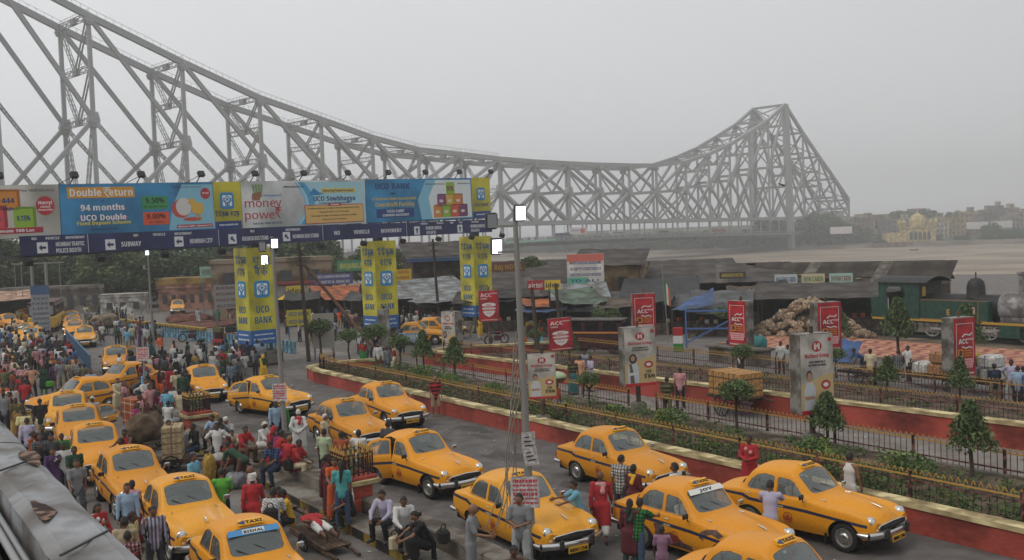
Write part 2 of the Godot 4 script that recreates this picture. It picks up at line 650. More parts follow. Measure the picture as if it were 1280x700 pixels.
		deck.quad(a+Vector3(0,0,5),b+Vector3(0,0,5),b+Vector3(0,0,-28.2),a+Vector3(0,0,-28.2))
		for z in [3.0,-4.0,-11.6,-19.0,-26.0]:
			gird.bar(a+Vector3(0,-1.6,z),b+Vector3(0,-1.6,z),0.7,2.6)
		if dk[i][0]>=114.0:
			var n2:=int(a.distance_to(b)/12.0)
			for q in n2:
				var pp:=a.lerp(b,(q+0.5)/n2)
				gird.box(pp+Vector3(0,-1.5,-11.6),Vector3(0.6,1.8,32))
	part(o,"deck",deck,mt("deck_road","5d5b5a",0.9))
	part(o,"fascia",fasc,mt("fascia_concrete","8d8f8c",0.85,0.0,"grime",0.06))
	stuff(part(o,"deck_railing",rail,st2))
	part(o,"floor_girders_dark_steel",gird,mt("girder_dark","4d4e4e",0.9)).name="floor_girder"
	var green:=MB.new()
	green.box(Vector3(205,6.35,5.3),Vector3(34,0.9,0.1),Basis(Vector3(0.9999,0.014,0).normalized(),Vector3(-0.014,0.9999,0),Vector3(0,0,1)))
	part(o,"green_fascia_panel",green,mt("pale_green_paint","8fc0a4",0.8))
	for k in range(3,S.size() - 1):
		for half in [0.0,0.5]:
			var x:float=lerpf(S[k],S[k+1],half)
			var yd:=deck_y(dk,x)
			for z in [0.0,-23.16]:
				if yc - yd>1:
					member(o,"hanger",Vector3(x,yd,z),Vector3(x,yc,z),0.6,0.6 if half else 0.9,st,unit)
	var lp:=MB.new()
	lp.tube([Vector3(0,0,0),Vector3(0,6.5,0),Vector3(0,7.2,-0.5),Vector3(0,7.4,-1.4)],0.1,5)
	for i in 22:
		var x:=30.0+i*20
		part(o,"deck_lamp_post",lp.mesh(),st2,Transform3D(Basis(),Vector3(x,deck_y(dk,x),4.6)))
	var hb:=thing("roadside_hoarding","long pale hoarding standing on the bridge deck edge","hoarding",o.transform*Vector3(239,8.9,5.4),o.rotation.y)
	plate(hb,"board",rect2(-6.5,0,6.5,3.2),mt("hoarding_white","d8d2d2",0.7),0,0.3)
	plate(hb,"red_print",rect2(1.5,0.5,5.0,2.6),mt("hoarding_red","c2504f",0.7),0.3,0.03)
	plate(hb,"grey_print",rect2(-5.5,1.4,0.5,2.0),mt("hoarding_grey","9d8d92",0.7),0.3,0.03)
	for z in [-4.0,4.0]:
		var lg:=MB.new()
		lg.box(Vector3(z,-0.9,0.1),Vector3(0.2,2.0,0.2))
		part(hb,"leg",lg,st2)
	var cols:=["b9b9b4","8d2f2c","c7a13a","52708b","d0d0cb","7b7a72","a34a3a","3e6a54"]
	var what:=["silver","maroon","yellow","blue","white","grey","red","green"]
	for i in 8:
		var x:=92.0+i*47.0
		var y:=deck_y(dk,x)
		var bt:=thing("city_bus","small distant %s bus crossing the bridge deck" % what[i],"bus",o.transform*Vector3(x,y,1.0 - (i % 3)*4.0),o.rotation.y,"buses on the bridge")
		var bb:=MB.new()
		bb.rbox(Vector3(0,1.75,0),Vector3(9.5,2.5,2.4),0.25)
		part(bt,"body",bb,mt("bus_"+what[i],cols[i],0.6))
		var gl:=MB.new()
		for q in 6:
			gl.box(Vector3(-3.6+q*1.45,2.25,1.21),Vector3(1.1,0.8,0.04))
		part(bt,"window_band",gl,mt("dark_glass","15181b",0.12))
		for q in [[-3.0,1.05],[3.0,1.05],[-3.0,-1.05],[3.0,-1.05]]:
			var wh:=MB.new()
			wh.tube([Vector3(q[0],0.48,q[1] - 0.12),Vector3(q[0],0.48,q[1]+0.12)],0.48,12)
			part(bt,"wheel",wh,mt("tyre_rubber","1b1b1c",0.9))
	var cr:=MB.new()
	for i in 620:
		var x:=rng.randf_range(30,540)
		var yd:=deck_y(dk,x)
		var z:=rng.randf_range(3.2,4.6)
		cr.col=[Color(0.5,0.48,0.46),Color(0.3,0.08,0.07),Color(0.2,0.2,0.22),Color(0.6,0.58,0.55),Color(0.5,0.25,0.1),Color(0.12,0.2,0.3)][i % 6]
		cr.ball(Vector3(x,yd+1.05,z),Vector3(0.24,0.42,0.2),6,4)
		cr.col=Color(0.08,0.08,0.1)
		cr.ball(Vector3(x,yd+0.45,z),Vector3(0.17,0.45,0.16),5,3)
		cr.col=Color(0.06,0.04,0.03)
		cr.ball(Vector3(x,yd+1.6,z),Vector3(0.11,0.14,0.12),6,4)
	var co:=part(self,"crowd",cr,vcol("crowd_colours"),o.transform,true)
	tag(co,"stream of tiny pedestrians along the bridge footway","crowd","","stuff")
func deck_y(dk:Array,x:float) -> float:
	for i in dk.size() - 1:
		if x<=dk[i+1][0]:
			return lerpf(dk[i][1],dk[i+1][1],clampf((x - dk[i][0])/(dk[i+1][0] - dk[i][0]),0,1))
	return dk[-1][1]
var gus:={}
func gusset(big:bool) -> ArrayMesh:
	if not gus.has(big):
		var b:=MB.new()
		var k:=1.25 if big else 1.0
		var p:=PackedVector2Array()
		for q in [[-1.4,-3.2],[1.4,-3.2],[2.3,-0.6],[1.5,2.8],[-1.5,2.8],[-2.3,-0.6]]:
			p.append(Vector2(q[0],q[1])*k*0.85)
		b.prism(p,2.0,Transform3D(Basis(),Vector3(0,0,-1.0)))
		gus[big]=b.mesh()
	return gus[big]
func ink(key:String,col:String) -> StandardMaterial3D:
	return mt("ink_"+key,col,0.55)
func uco_logo(par:Node3D,x:float,y:float,w:float,z:float) -> void:
	var h:=w*1.02
	var bl:=plate(par,"bank_logo",rrect(w,h,w*0.2,x,y),ink("logo_blue","2f86bd"),z,0.02)
	plate(bl,"logo_field",rrect(w*0.68,h*0.66,w*0.08,x,y+h*0.0),ink("white","e8ecec"),z+0.02,0.008)
	var b:=MB.new()
	b.prism(disc2(w*0.085,14,x,y+h*0.08),0.012,Transform3D(Basis(),Vector3(0,0,z+0.028)))
	var wd:=w*0.055
	for s in [-1.0,1.0]:
		strokes(b,[[0.03*s,-0.34,0.03*s,-0.13,0.25*s,0.08,0.25*s,0.16],[0.25*s,0.08,0.02*s,0.28],[0.12*s,-0.33,0.12*s,-0.14,0.3*s,0.02]],x,y,h,wd,z+0.028)
	part(bl,"logo_hands",b,ink("logo_blue","2f86bd"))
func glyphs() -> Dictionary:
	return {
		"i":[[0,1,0.7,1],[0.2,1,0.2,0.8,0.55,0.65,0.5,0.4,0.15,0.3,0.4,0.12,0.6,0],[0.2,1,0.1,1.18,0.5,1.25]],
		"u":[[0,1,0.75,1],[0.2,1,0.2,0.75,0.55,0.6,0.5,0.35,0.2,0.2,0.1,0.3],[0.5,0.62,0.65,0.35,0.6,0.1,0.35,0],[0.4,1,0.35,1.2,0.7,1.25]],
		"o":[[0,0.2,0.12,0.1,0.2,0.3,0.12,0.75,0.2,1],[0.1,1,0.9,1],[0.55,1,0.55,0.1],[0.55,0.75,0.32,0.5,0.55,0.25],[0.55,0.7,0.78,0.6,0.72,0.35],[0.95,1,0.95,0]],
		"b":[[0,1,0.65,1],[0.5,1,0.5,0],[0.5,0.9,0.12,0.5,0.5,0.15]],
		"y":[[0,1,0.85,1],[0.2,1,0.2,0.2,0.45,0.05],[0.75,1,0.75,0]],
		"k":[[0,1,0.9,1],[0.35,1,0.15,0.7,0.5,0.55,0.2,0.3,0.5,0.15],[0.5,0.85,0.5,-0.1],[0.5,0.6,0.8,0.45,0.75,0.2],[0.5,-0.1,0.25,-0.2]],
		"yu":[[0,1,0.8,1],[0.15,0.85,0.12,0.5,0.3,0.35,0.6,0.4],[0.62,1,0.62,0],[0.62,0,0.3,-0.15,0.15,-0.3],[0.2,0.8,0.3,0.65]],
		"ka":[[0,1,1.0,1],[0.45,1,0.45,0],[0.45,0.7,0.15,0.65,0.15,0.35,0.45,0.35],[0.45,0.7,0.8,0.6,0.75,0.25],[0.95,1,0.95,0]],
		"bai":[[0,1,0.75,1],[0.55,1,0.55,0],[0.55,0.7,0.2,0.68,0.2,0.35,0.55,0.35],[0.55,1,0.3,1.3],[0.5,1,0.1,1.2]],
		"nk":[[0,1,0.9,1],[0.4,1,0.4,-0.05],[0.4,0.65,0.12,0.6,0.12,0.3,0.4,0.3],[0.4,0.65,0.75,0.55,0.7,0.2],[0.35,1.2,0.42,1.24]],
	}
func script_word(par:Node3D,ks:Array,x:float,y:float,h:float,w:float,m:Material,z:float) -> void:
	var G:=glyphs()
	var adv:=0.95
	var b:=MB.new()
	var sx:=w/(adv*ks.size()*h)
	for i in ks.size():
		var ln:=[]
		for l in G[ks[i]]:
			var q:=[]
			for j in range(0,l.size(),2):
				q.append(l[j]*sx); q.append(l[j+1])
			ln.append(q)
		strokes(b,ln,x - w/2+adv*sx*h*i,y - h/2,h,h*0.13,z)
	part(par,"lettering",b,m)
func pillar_face(o:Node3D,T:Transform3D,w:float,h:float,hindi:bool) -> void:
	var f:=Node3D.new()
	f.name="ad_face"
	o.add_child(f,true)
	f.transform=T
	var bl:=ink("pillar_blue","245a8c")
	plate(f,"yellow_sheet",rect2(-w/2,0,w/2,h),mt("ad_yellow","cfc43a",0.5,0.0,"grime",0.12),0,0.02)
	plate(f,"blue_band",rect2(-w/2,0,w/2,h*0.145),mt("ad_blue","2a5f9e",0.5),0.02,0.006)
	text(f,"www.ucobank.com",0,h*0.10,0.1,ink("white","e8ecec"),0.03,true,w*0.7)
	text(f,"Honours Your Trust",0,h*0.05,0.12,ink("white","e8ecec"),0.03,true,w*0.8)
	text(f,"BANK",0,h*0.25,0.42,bl,0.03,true,w*0.66)
	text(f,"UCO",0,h*0.36,0.42,bl,0.03,true,w*0.48)
	uco_logo(f,0,h*0.57,w*0.58,0.021)
	if hindi:
		script_word(f,["yu","ka"],0,h*0.86,0.42,w*0.62,bl,0.024)
		script_word(f,["bai","nk"],0,h*0.75,0.42,w*0.52,bl,0.024)
	else:
		script_word(f,["i","u","k","o"],0,h*0.87,0.4,w*0.74,bl,0.024)
		script_word(f,["b","y","k"],0,h*0.75,0.38,w*0.6,bl,0.024)
func cube_ad(par:Node3D,x:float,y:float,s:float,m:Material,dark:Material,txt:String,z:float,tm:Material) -> void:
	var c:=plate(par,"printed_cube",rect2(x - s/2,y,x+s/2*0.72,y+s*0.86),m,z,0.008)
	plate(c,"cube_side",PackedVector2Array([Vector2(x+s*0.36,y),Vector2(x+s*0.5,y+s*0.08),Vector2(x+s*0.5,y+s*0.95),Vector2(x+s*0.36,y+s*0.86)]),dark,z,0.008)
	plate(c,"cube_top",PackedVector2Array([Vector2(x - s*0.5,y+s*0.86),Vector2(x+s*0.36,y+s*0.86),Vector2(x+s*0.5,y+s*0.95),Vector2(x - s*0.36,y+s*0.97)]),dark,z,0.009)
	if txt:
		text(c,txt,x - s*0.07,y+s*0.45,s*0.24,tm,z+0.012,true,s*0.6)
func star(n:int,r0:float,r1:float,cx:float,cy:float) -> PackedVector2Array:
	var p:=PackedVector2Array()
	for i in n*2:
		var r:=r0 if i % 2==0 else r1
		p.append(Vector2(cx+r*cos(PI*i/n),cy+r*sin(PI*i/n)))
	return p
func arrow(par:Node3D,x:float,y:float,s:float,ang:float,z:float) -> void:
	var bx:=plate(par,"arrow_box",rect2(x - s/2,y - s/2,x+s/2,y+s/2),ink("sign_white","d8dadd"),z,0.008)
	var p:=PackedVector2Array()
	for q in [[-0.34,0],[-0.06,0.3],[-0.06,0.11],[0.34,0.11],[0.34,-0.11],[-0.06,-0.11],[-0.06,-0.3]]:
		p.append(Vector2(q[0],q[1]).rotated(ang)*s+Vector2(x,y))
	plate(bx,"arrow",p,ink("sign_navy","2c3565"),z+0.008,0.006)
func rupee(par:Node3D,x:float,y:float,h:float,m:Material,z:float) -> void:
	var b:=MB.new()
	strokes(b,[[0,0.72,0.62,0.72],[0,0.5,0.62,0.5],[0.05,0.72,0.3,0.7,0.42,0.5,0.3,0.3,0.02,0.28,0.45,-0.25]],x - h*0.3,y - h*0.25,h,h*0.11,z)
	part(par,"rupee_sign",b,m)
func build_gantry() -> void:
	var o:=thing("advertising_gantry","long bank advertisement hoarding with a navy direction strip, carried above the road on yellow pillars","gantry",Vector3(-15.76,0,-59.96),deg_to_rad(52.17))
	var steel:=mt("gantry_steel","54565a",0.75,0.2,"grime",0.5)
	var Z:=0.75
	var white:=ink("white","e8ecec")
	var navy:=ink("navy","27407c")
	var red:=ink("red","b5343c")
	var pk:=[0.0,10.6,21.13]
	var yawp:=deg_to_rad(41.6) - deg_to_rad(52.17)
	for i in 3:
		var pb:=Node3D.new()
		pb.name="pillar"
		o.add_child(pb,true)
		var base:float=[1.32,1.3,1.22][i]
		var h:float=[5.85,6.05,6.25][i]
		pb.position=Vector3(pk[i],0,0)
		pb.rotation.y=yawp
		var core:=MB.new()
		core.box(Vector3(0,base+h/2,0),Vector3(1.7,h - 0.04,1.7))
		core.box(Vector3(0,base+h+0.5,0),Vector3(0.5,1.2,0.5))
		for q in [[-0.6,-0.6],[0.6,-0.6],[0.6,0.6],[-0.6,0.6]]:
			core.box(Vector3(q[0],base/2+0.2,q[1]),Vector3(0.16,base+0.5,0.16))
		part(pb,"steel_core",core,steel)
		var ft:=MB.new()
		ft.rbox(Vector3(0,0.45,0),Vector3(2.3,0.9,2.3),0.12)
		part(pb,"concrete_footing",ft,relief(mt("old_concrete","6f6a61",0.95,0.0,"stain",0.35),"bumpn",0.6))
		for k in 4:
			var B:=Basis(Vector3.UP,PI/2*k)
			pillar_face(pb,Transform3D(B,B*Vector3(0,0,0.86)+Vector3(0,base,0)),1.74,h,i==0 and k==0)
	var x0:=-19.4
	var x1:=22.3
	var yt:=func(x):return 11.18+0.0383*x
	var yb:=func(x):return 8.375+0.0237*x
	var fr:=MB.new()
	for zz in [Z - 0.12,-Z+0.12]:
		fr.bar(Vector3(x0,yt.call(x0) - 0.06,zz),Vector3(x1,yt.call(x1) - 0.06,zz),0.14,0.14)
		fr.bar(Vector3(x0,yb.call(x0)+0.06,zz),Vector3(x1,yb.call(x1)+0.06,zz),0.14,0.14)
		fr.bar(Vector3(x0,yb.call(x0) - 0.9,zz),Vector3(x1,yb.call(x1) - 1.0,zz),0.14,0.14)
	for i in 22:
		var x:=lerpf(x0,x1,i/21.0)
		for zz in [Z - 0.12,-Z+0.12]:
			fr.box(Vector3(x,(yt.call(x)+yb.call(x) - 1.0)/2,zz),Vector3(0.1,yt.call(x) - yb.call(x)+1.0,0.1))
		fr.bar(Vector3(x,yb.call(x),Z - 0.12),Vector3(x,yb.call(x),-Z+0.12),0.1,0.1)
		fr.bar(Vector3(x,yt.call(x) - 0.1,Z - 0.12),Vector3(x,yt.call(x) - 0.1,-Z+0.12),0.1,0.1)
	part(o,"steel_frame",fr,steel)
	var bk:=MB.new()
	bk.prism(PackedVector2Array([Vector2(x0,yb.call(x0)),Vector2(x1,yb.call(x1)),Vector2(x1,yt.call(x1)),Vector2(x0,yt.call(x0))]),0.03,Transform3D(Basis(),Vector3(0,0,-Z)))
	part(o,"back_sheet",bk,mt("hoarding_back","9a9994",0.8))
	var edges:=[-19.4,-12.39,-3.25,-1.29,8.85,20.05,22.3]
	var cols:=["d9d8ce","3e93c6","cfc43a","dfe3e2","3792c4","cfc43a"]
	var pn:=[]
	for i in 6:
		var a:float=edges[i]+0.02
		var b:float=edges[i+1] - 0.02
		var f:=Node3D.new()
		f.name="ad_panel"
		o.add_child(f,true)
		var cx:=(a+b)/2
		var H:float=yt.call(cx) - yb.call(cx)
		f.position=Vector3(cx,yb.call(cx),Z)
		f.rotation.z=0.031
		var poly:=PackedVector2Array()
		var inv:=f.transform.affine_inverse()
		for q in [Vector3(a,yb.call(a),Z),Vector3(b,yb.call(b),Z),Vector3(b,yt.call(b),Z),Vector3(a,yt.call(a),Z)]:
			var l:Vector3=inv*q
			poly.append(Vector2(l.x,l.y))
		plate(f,"printed_sheet",poly,mt("ad_sheet_%d" % i,cols[i],0.45,0.0,"grime",0.07),0,0.03)
		pn.append([f,b - a,H])
	var z:=0.034
	var f:Node3D=pn[0][0]
	var H:float=pn[0][2]
	cube_ad(f,1.05,H*0.53,1.05,ink("orange","d08a3a"),ink("orange_d","a8642a"),"444",z,navy)
	cube_ad(f,0.3,H*0.18,1.2,ink("rosered","cf4a52"),ink("rosered_d","a0323c"),"9.65%",z,navy)
	cube_ad(f,1.75,H*0.18,1.1,ink("limegreen","8fb53c"),ink("limegreen_d","6c8f2c"),"9.15%",z,navy)
	cube_ad(f,-1.3,H*0.18,1.2,ink("purple","7b4a8c"),ink("purple_d","5c3569"),"9.25%",z,white)
	text(f,"Days",0.95,H*0.565,0.16,navy,z+0.02)
	text(f,"Toll-Free 1800 103 0123",2.25,H*0.9,0.13,ink("darkgrey","4a4c52"),z,false,2.2)
	var st:=plate(f,"red_star",star(20,0.5,0.44,2.8,H*0.6),red,z,0.012)
	text(st,"Hurry!",2.8,H*0.66,0.17,white,z+0.014)
	text(st,"Limited",2.8,H*0.58,0.1,white,z+0.014)
	text(st,"Period Offer",2.8,H*0.52,0.09,white,z+0.014)
	var rs:=plate(f,"red_strip",rect2(-3.2,0.22,2.6,0.5),ink("crimson","a82a3e"),z,0.01)
	text(rs,"Minimum 10,000/- | Maximum 100 Lac",-0.3,0.36,0.15,white,z+0.012,true,4.9)
	f=pn[1][0]
	H=pn[1][2]
	var pale:=plate(f,"pale_wash",PackedVector2Array([Vector2(1.6,0.06),Vector2(4.6,0.06),Vector2(4.6,H - 0.1),Vector2(2.6,H - 0.1),Vector2(1.9,H*0.5)]),ink("pale_blue","86bfd6"),z,0.002)
	var ob:=plate(f,"orange_strip",rect2(-4.1,H*0.72,-0.35,H*0.93),ink("strip_orange","d49a3c"),z,0.008)
	text(ob,"Double   eturn",-2.22,H*0.825,0.38,white,z+0.01,true,3.5)
	rupee(ob,-1.95,H*0.825,0.5,white,z+0.012)
	text(f,"in",-2.2,H*0.66,0.12,navy,z,false)
	text(f,"94 months",-2.2,H*0.53,0.32,ink("hotpink","c6508c"),z,true,2.5)
	text(f,"94 months",-2.215,H*0.535,0.32,white,z+0.008,true,2.44)
	text(f,"UCO Double",-2.2,H*0.335,0.30,ink("hotpink","c6508c"),z,true,2.6)
	text(f,"UCO Double",-2.215,H*0.34,0.30,white,z+0.008,true,2.54)
	text(f,"Fixed Deposit Scheme",-2.2,H*0.235,0.19,ink("sun_yellow","e0cf52"),z,true,3.0)
	text(f,"www.ucobank.com",-2.2,H*0.12,0.13,navy,z,false,1.5)
	var gb:=plate(f,"green_box",rrect(1.6,0.7,0.08,0.85,H*0.60),ink("box_green","3d9657"),z,0.012)
	text(gb,"9.50%",0.85,H*0.645,0.3,ink("black_ink","25282c"),z+0.014)
	text(gb,"for Senior Citizen",0.85,H*0.525,0.12,ink("black_ink","25282c"),z+0.014,false,1.4)
	var rb:=plate(f,"red_box",rrect(1.6,0.7,0.08,0.85,H*0.28),ink("box_red","d4593c"),z,0.012)
	text(rb,"9.00%",0.85,H*0.325,0.3,ink("black_ink","25282c"),z+0.014)
	text(rb,"for Others",0.85,H*0.205,0.12,ink("black_ink","25282c"),z+0.014,false,0.9)
	var eg:=plate(f,"egg_shell",disc2(0.6,24,2.45,H*0.46,0.52),ink("egg_red","c2513f"),z,0.01)
	plate(eg,"egg_white",disc2(0.5,24,2.62,H*0.5,0.5),ink("egg_pale","d3d0cd"),z+0.01,0.004)
	plate(eg,"shell_base",disc2(0.62,24,3.15,H*0.235,0.11),ink("egg_red","c2513f"),z,0.01)
	var ck:=plate(f,"chick",disc2(0.42,20,3.5,H*0.46,0.36),ink("chick_yellow","d9b04a"),z+0.012,0.01)
	plate(ck,"chick_head",disc2(0.21,16,3.16,H*0.6),ink("chick_yellow","d9b04a"),z+0.013,0.01)
	plate(ck,"chick_beak",PackedVector2Array([Vector2(2.98,H*0.6),Vector2(2.86,H*0.57),Vector2(2.99,H*0.565)]),ink("strip_orange","d49a3c"),z+0.013,0.01)
	for q in [3.4,3.62]:
		plate(ck,"chick_leg",rect2(q,H*0.22,q+0.06,H*0.36),ink("strip_orange","d49a3c"),z+0.012,0.01)
	var rs2:=plate(f,"red_strip",rect2(2.1,0.14,4.45,0.34),ink("crimson","a82a3e"),z,0.01)
	text(rs2,"Minimum 5,000/- | Maximum 1 Cr",3.28,0.24,0.1,white,z+0.012,true,2.2)
	var st2:=plate(f,"red_star",star(18,0.34,0.3,4.1,H*0.77),red,z,0.012)
	text(st2,"Hurry!",4.1,H*0.78,0.1,white,z+0.014)
	text(f,"Toll-Free 1800 103 0123",2.9,H*0.91,0.1,ink("darkgrey","4a4c52"),z,false,1.9)
	for i in [2,5]:
		f=pn[i][0]
		H=pn[i][2]
		var w:float=pn[i][1]
		uco_logo(f,0,H*0.6,0.95,z)
		plate(f,"navy_foot",rect2(-w/2+0.04,0.02,w/2 - 0.04,H*0.17),navy,z,0.008)
		text(f,"www.ucobank.com",0,H*0.095,0.11,white,z+0.01,true,1.3)
		if i==2:
			script_word(f,["i","u","k","o"],-0.42,H*0.32,0.26,0.85,navy,z)
			script_word(f,["b","y","k"],0.5,H*0.32,0.26,0.65,navy,z)
		else:
			text(f,"UCO BANK",0,H*0.33,0.25,navy,z,true,1.7)
	f=pn[3][0]
	H=pn[3][2]
	var W:float=pn[3][1]
	var sweep:=PackedVector2Array([Vector2(W/2 - 0.05,0.05),Vector2(W/2 - 0.05,H - 0.1)])
	for k in 9:
		sweep.append(Vector2(-0.75+0.55*sin(PI*k/8.0),H - 0.1 - (H - 0.2)*k/8.0))
	plate(f,"pale_wash",sweep,ink("pale_cyan","a5d0dc"),z,0.002)
	for q in [[-0.95,0.16,"8ac1da"],[-0.62,0.5,"52a2cf"]]:
		var arc:=PackedVector2Array()
		for k in 13:
			arc.append(Vector2(q[0]+0.75*sin(PI*(k/12.0)),0.08+(H - 0.2)*k/12.0))
		for k in range(12,-1,-1):
			arc.append(Vector2(q[0]+q[1]+0.75*sin(PI*(k/12.0)),0.08+(H - 0.2)*k/12.0))
		plate(f,"blue_arc",arc,ink("arc_"+q[2],q[2]),z+0.003,0.002)
	text(f,"money",-3.45,H*0.53,0.5,ink("script_red","b8383e"),z+0.006,false,2.75)
	text(f,"powe",-3.75,H*0.28,0.5,ink("script_red","b8383e"),z+0.006,false,2.2)
	rupee(f,-2.35,H*0.32,0.62,ink("script_red","b8383e"),z+0.006)
	text(f,"Your new source of",-2.95,H*0.69,0.13,ink("logo_blue","2f86bd"),z+0.006,false,1.8)
	text(f,"Toll-Free 1800 103 0123",-3.2,H*0.1,0.13,navy,z+0.006,false,2.2)
	text(f,"www.ucobank.com",-1.0,H*0.87,0.13,ink("darkgrey","4a4c52"),z+0.008,false,1.6)
	var fist:=MB.new()
	for k in 4:
		fist.prism(rrect(0.16,0.34,0.06,-4.15+k*0.17,H*0.68+0.03*k),0.012,Transform3D(Basis(),Vector3(0,0,z+0.01)))
	fist.prism(rrect(0.62,0.3,0.12,-3.95,H*0.64),0.01,Transform3D(Basis(),Vector3(0,0,z+0.008)))
	var fh:=part(f,"fist_holding_notes",fist,ink("skin_print","9a6b4a"))
	for k in 4:
		plate(fh,"banknote",PackedVector2Array([Vector2(-4.1+k*0.16,H*0.72),Vector2(-3.98+k*0.16,H*0.72),Vector2(-4.05+k*0.22,H*0.93),Vector2(-4.22+k*0.22,H*0.92)]),ink("note_green","7d9a68"),z+0.005,0.006)
	var yl:=plate(f,"yellow_strip",rect2(1.25,H*0.72,4.2,H*0.82),ink("strip_yellow","d8c24a"),z+0.004,0.008)
	text(yl,"Recurring Deposit Account",2.7,H*0.77,0.16,navy,z+0.014,true,2.6)
	plate(f,"wave_logo",PackedVector2Array([Vector2(0.15,H*0.68),Vector2(0.6,H*0.83),Vector2(1.05,H*0.73),Vector2(1.5,H*0.7),Vector2(0.85,H*0.67)]),ink("logo_blue","2f86bd"),z+0.012,0.008)
	text(f,"UCO Sowbhagya",2.35,H*0.59,0.32,navy,z+0.008,true,3.6)
	text(f,"for individuals & registered organisations",2.35,H*0.49,0.09,navy,z+0.008,false,2.7)
	var fb:=plate(f,"features_frame",rrect(5.1,1.22,0.1,2.3,H*0.24),ink("crimson","a82a3e"),z+0.004,0.008)
	plate(fb,"features_box",rrect(5.0,1.12,0.08,2.3,H*0.24),ink("box_tan","d9b36c"),z+0.012,0.006)
	plate(fb,"features_tab",rrect(1.1,0.2,0.05,2.3,H*0.245+0.6),ink("crimson","a82a3e"),z+0.016,0.006)
	text(fb,"Features",2.3,H*0.245+0.6,0.12,white,z+0.024)
	var ln:=["* Flexible instalments in multiples of Rs 100, maximum Rs 10 lakh","* Repayable after 12 to 120 months","* No charge for delay in instalment, nomination available","* Maturity value in lumpsum"]
	for k in 4:
		text(fb,ln[k],2.2,H*0.24+0.38 - k*0.24,0.1,ink("black_ink","25282c"),z+0.02,false,[4.5,2.6,4.0,2.2][k])
	f=pn[4][0]
	H=pn[4][2]
	W=pn[4][1]
	var ww:=PackedVector2Array([Vector2(W/2 - 0.05,0.08),Vector2(W/2 - 0.05,H - 0.1),Vector2(1.6,H - 0.1),Vector2(0.75,H*0.55),Vector2(1.05,0.08)])
	plate(f,"white_wash",ww,ink("wash_white","dde4e6"),z,0.002)
	plate(f,"pale_wash",PackedVector2Array([Vector2(1.05,0.08),Vector2(0.75,H*0.55),Vector2(1.6,H - 0.1),Vector2(0.5,H - 0.1),Vector2(-0.4,H*0.5),Vector2(-0.1,0.08)]),ink("pale_blue","86bfd6"),z,0.0025)
	text(f,"UCO BANK",-2.9,H*0.83,0.42,navy,z+0.004,true,3.4)
	text(f,"Offers",-2.9,H*0.66,0.16,navy,z+0.004,false)
	text(f,"A Business Bank Account with",-2.75,H*0.545,0.2,ink("sand_yellow","d3bd72"),z+0.008,true,4.3)
	text(f,"Overdraft Facility",-2.75,H*0.41,0.3,ink("sand_yellow","d3bd72"),z+0.008,true,3.9)
	var nb:=plate(f,"navy_box",rect2(-4.6,H*0.11,-0.9,H*0.31),navy,z+0.003,0.008)
	text(nb,"'UCO CARE'",-2.75,H*0.255,0.19,white,z+0.014,true,1.8)
	text(nb,"CURRENT ACCOUNT",-2.75,H*0.165,0.16,white,z+0.014,true,2.6)
	text(f,"Toll-Free 1800 103 0123",1.5,H*0.87,0.12,ink("darkgrey","4a4c52"),z+0.006,false,2.1)
	text(f,"www.ucobank.com",4.75,H*0.88,0.11,ink("darkgrey","4a4c52"),z+0.006,false,1.4)
	var cc:=[["d08a3a","a8642a"],["8fb53c","6c8f2c"],["d4593c","a8442c"],["7b3f6c","5c2f50"],["8a4a7c","643560"],["d0ac3a","a8862a"],["d0803a","a8602a"]]
	var spots:=[[1.7,0.16],[2.65,0.16],[3.6,0.16],[4.55,0.16],[2.15,0.95],[3.1,0.95],[4.05,0.95]]
	for k in 7:
		cube_ad(f,spots[k][0],spots[k][1],0.98,ink("cube%d" % k,cc[k][0]),ink("cube%d_d" % k,cc[k][1]),"",z+0.006,white)
		plate(f,"cube_label",rrect(0.42,0.2,0.08,spots[k][0] - 0.07,spots[k][1]+0.42),ink("label_pale","d9cfc0"),z+0.016,0.004)
	var ng:=plate(f,"green_box",rect2(2.7,1.8,3.65,2.75),ink("limegreen","8fb53c"),z+0.006,0.008)
	text(ng,"90%",3.15,2.27,0.4,ink("plum","7d2f50"),z+0.016,true,0.75)
	var sy:=func(x):return 7.79+0.0173*x
	var sl:=[[-14.62,-11.1],[-11.1,-3.15],[-3.15,4.75],[4.75,12.5],[12.5,22.1]]
	var ds:=[]
	for i in sl.size():
		var a:float=sl[i][0]
		var b:float=sl[i][1]
		var sg:=Node3D.new()
		sg.name="direction_sign"
		o.add_child(sg,true)
		sg.position=Vector3((a+b)/2,sy.call((a+b)/2)+0.06,Z+0.22)
		sg.rotation.z=0.0165
		plate(sg,"navy_board",rect2(-(b - a)/2+0.01,-0.46,(b - a)/2 - 0.01,0.52),mt("sign_navy_board","333c6e",0.5,0.0,"grime",0.1),0,0.06)
		plate(sg,"divider",rect2((b - a)/2 - 0.045,-0.44,(b - a)/2 - 0.02,0.5),ink("sign_white","d8dadd"),0.06,0.006)
		ds.append(sg)
	var sw:=ink("sign_white","d8dadd")
	var zz:=0.07
	for q in [[0,-0.67,0.0,0.54],[1,-2.8,0.0,0.56],[1,1.3,0.0,0.56],[2,-3.05,-PI/4,0.56],[2,0.95,-PI/4,0.56],[4,-3.8,-PI/2,0.58],[4,0.9,-PI/2,0.58]]:
		arrow(ds[q[0]],q[1],-0.09,q[3],q[2],zz)
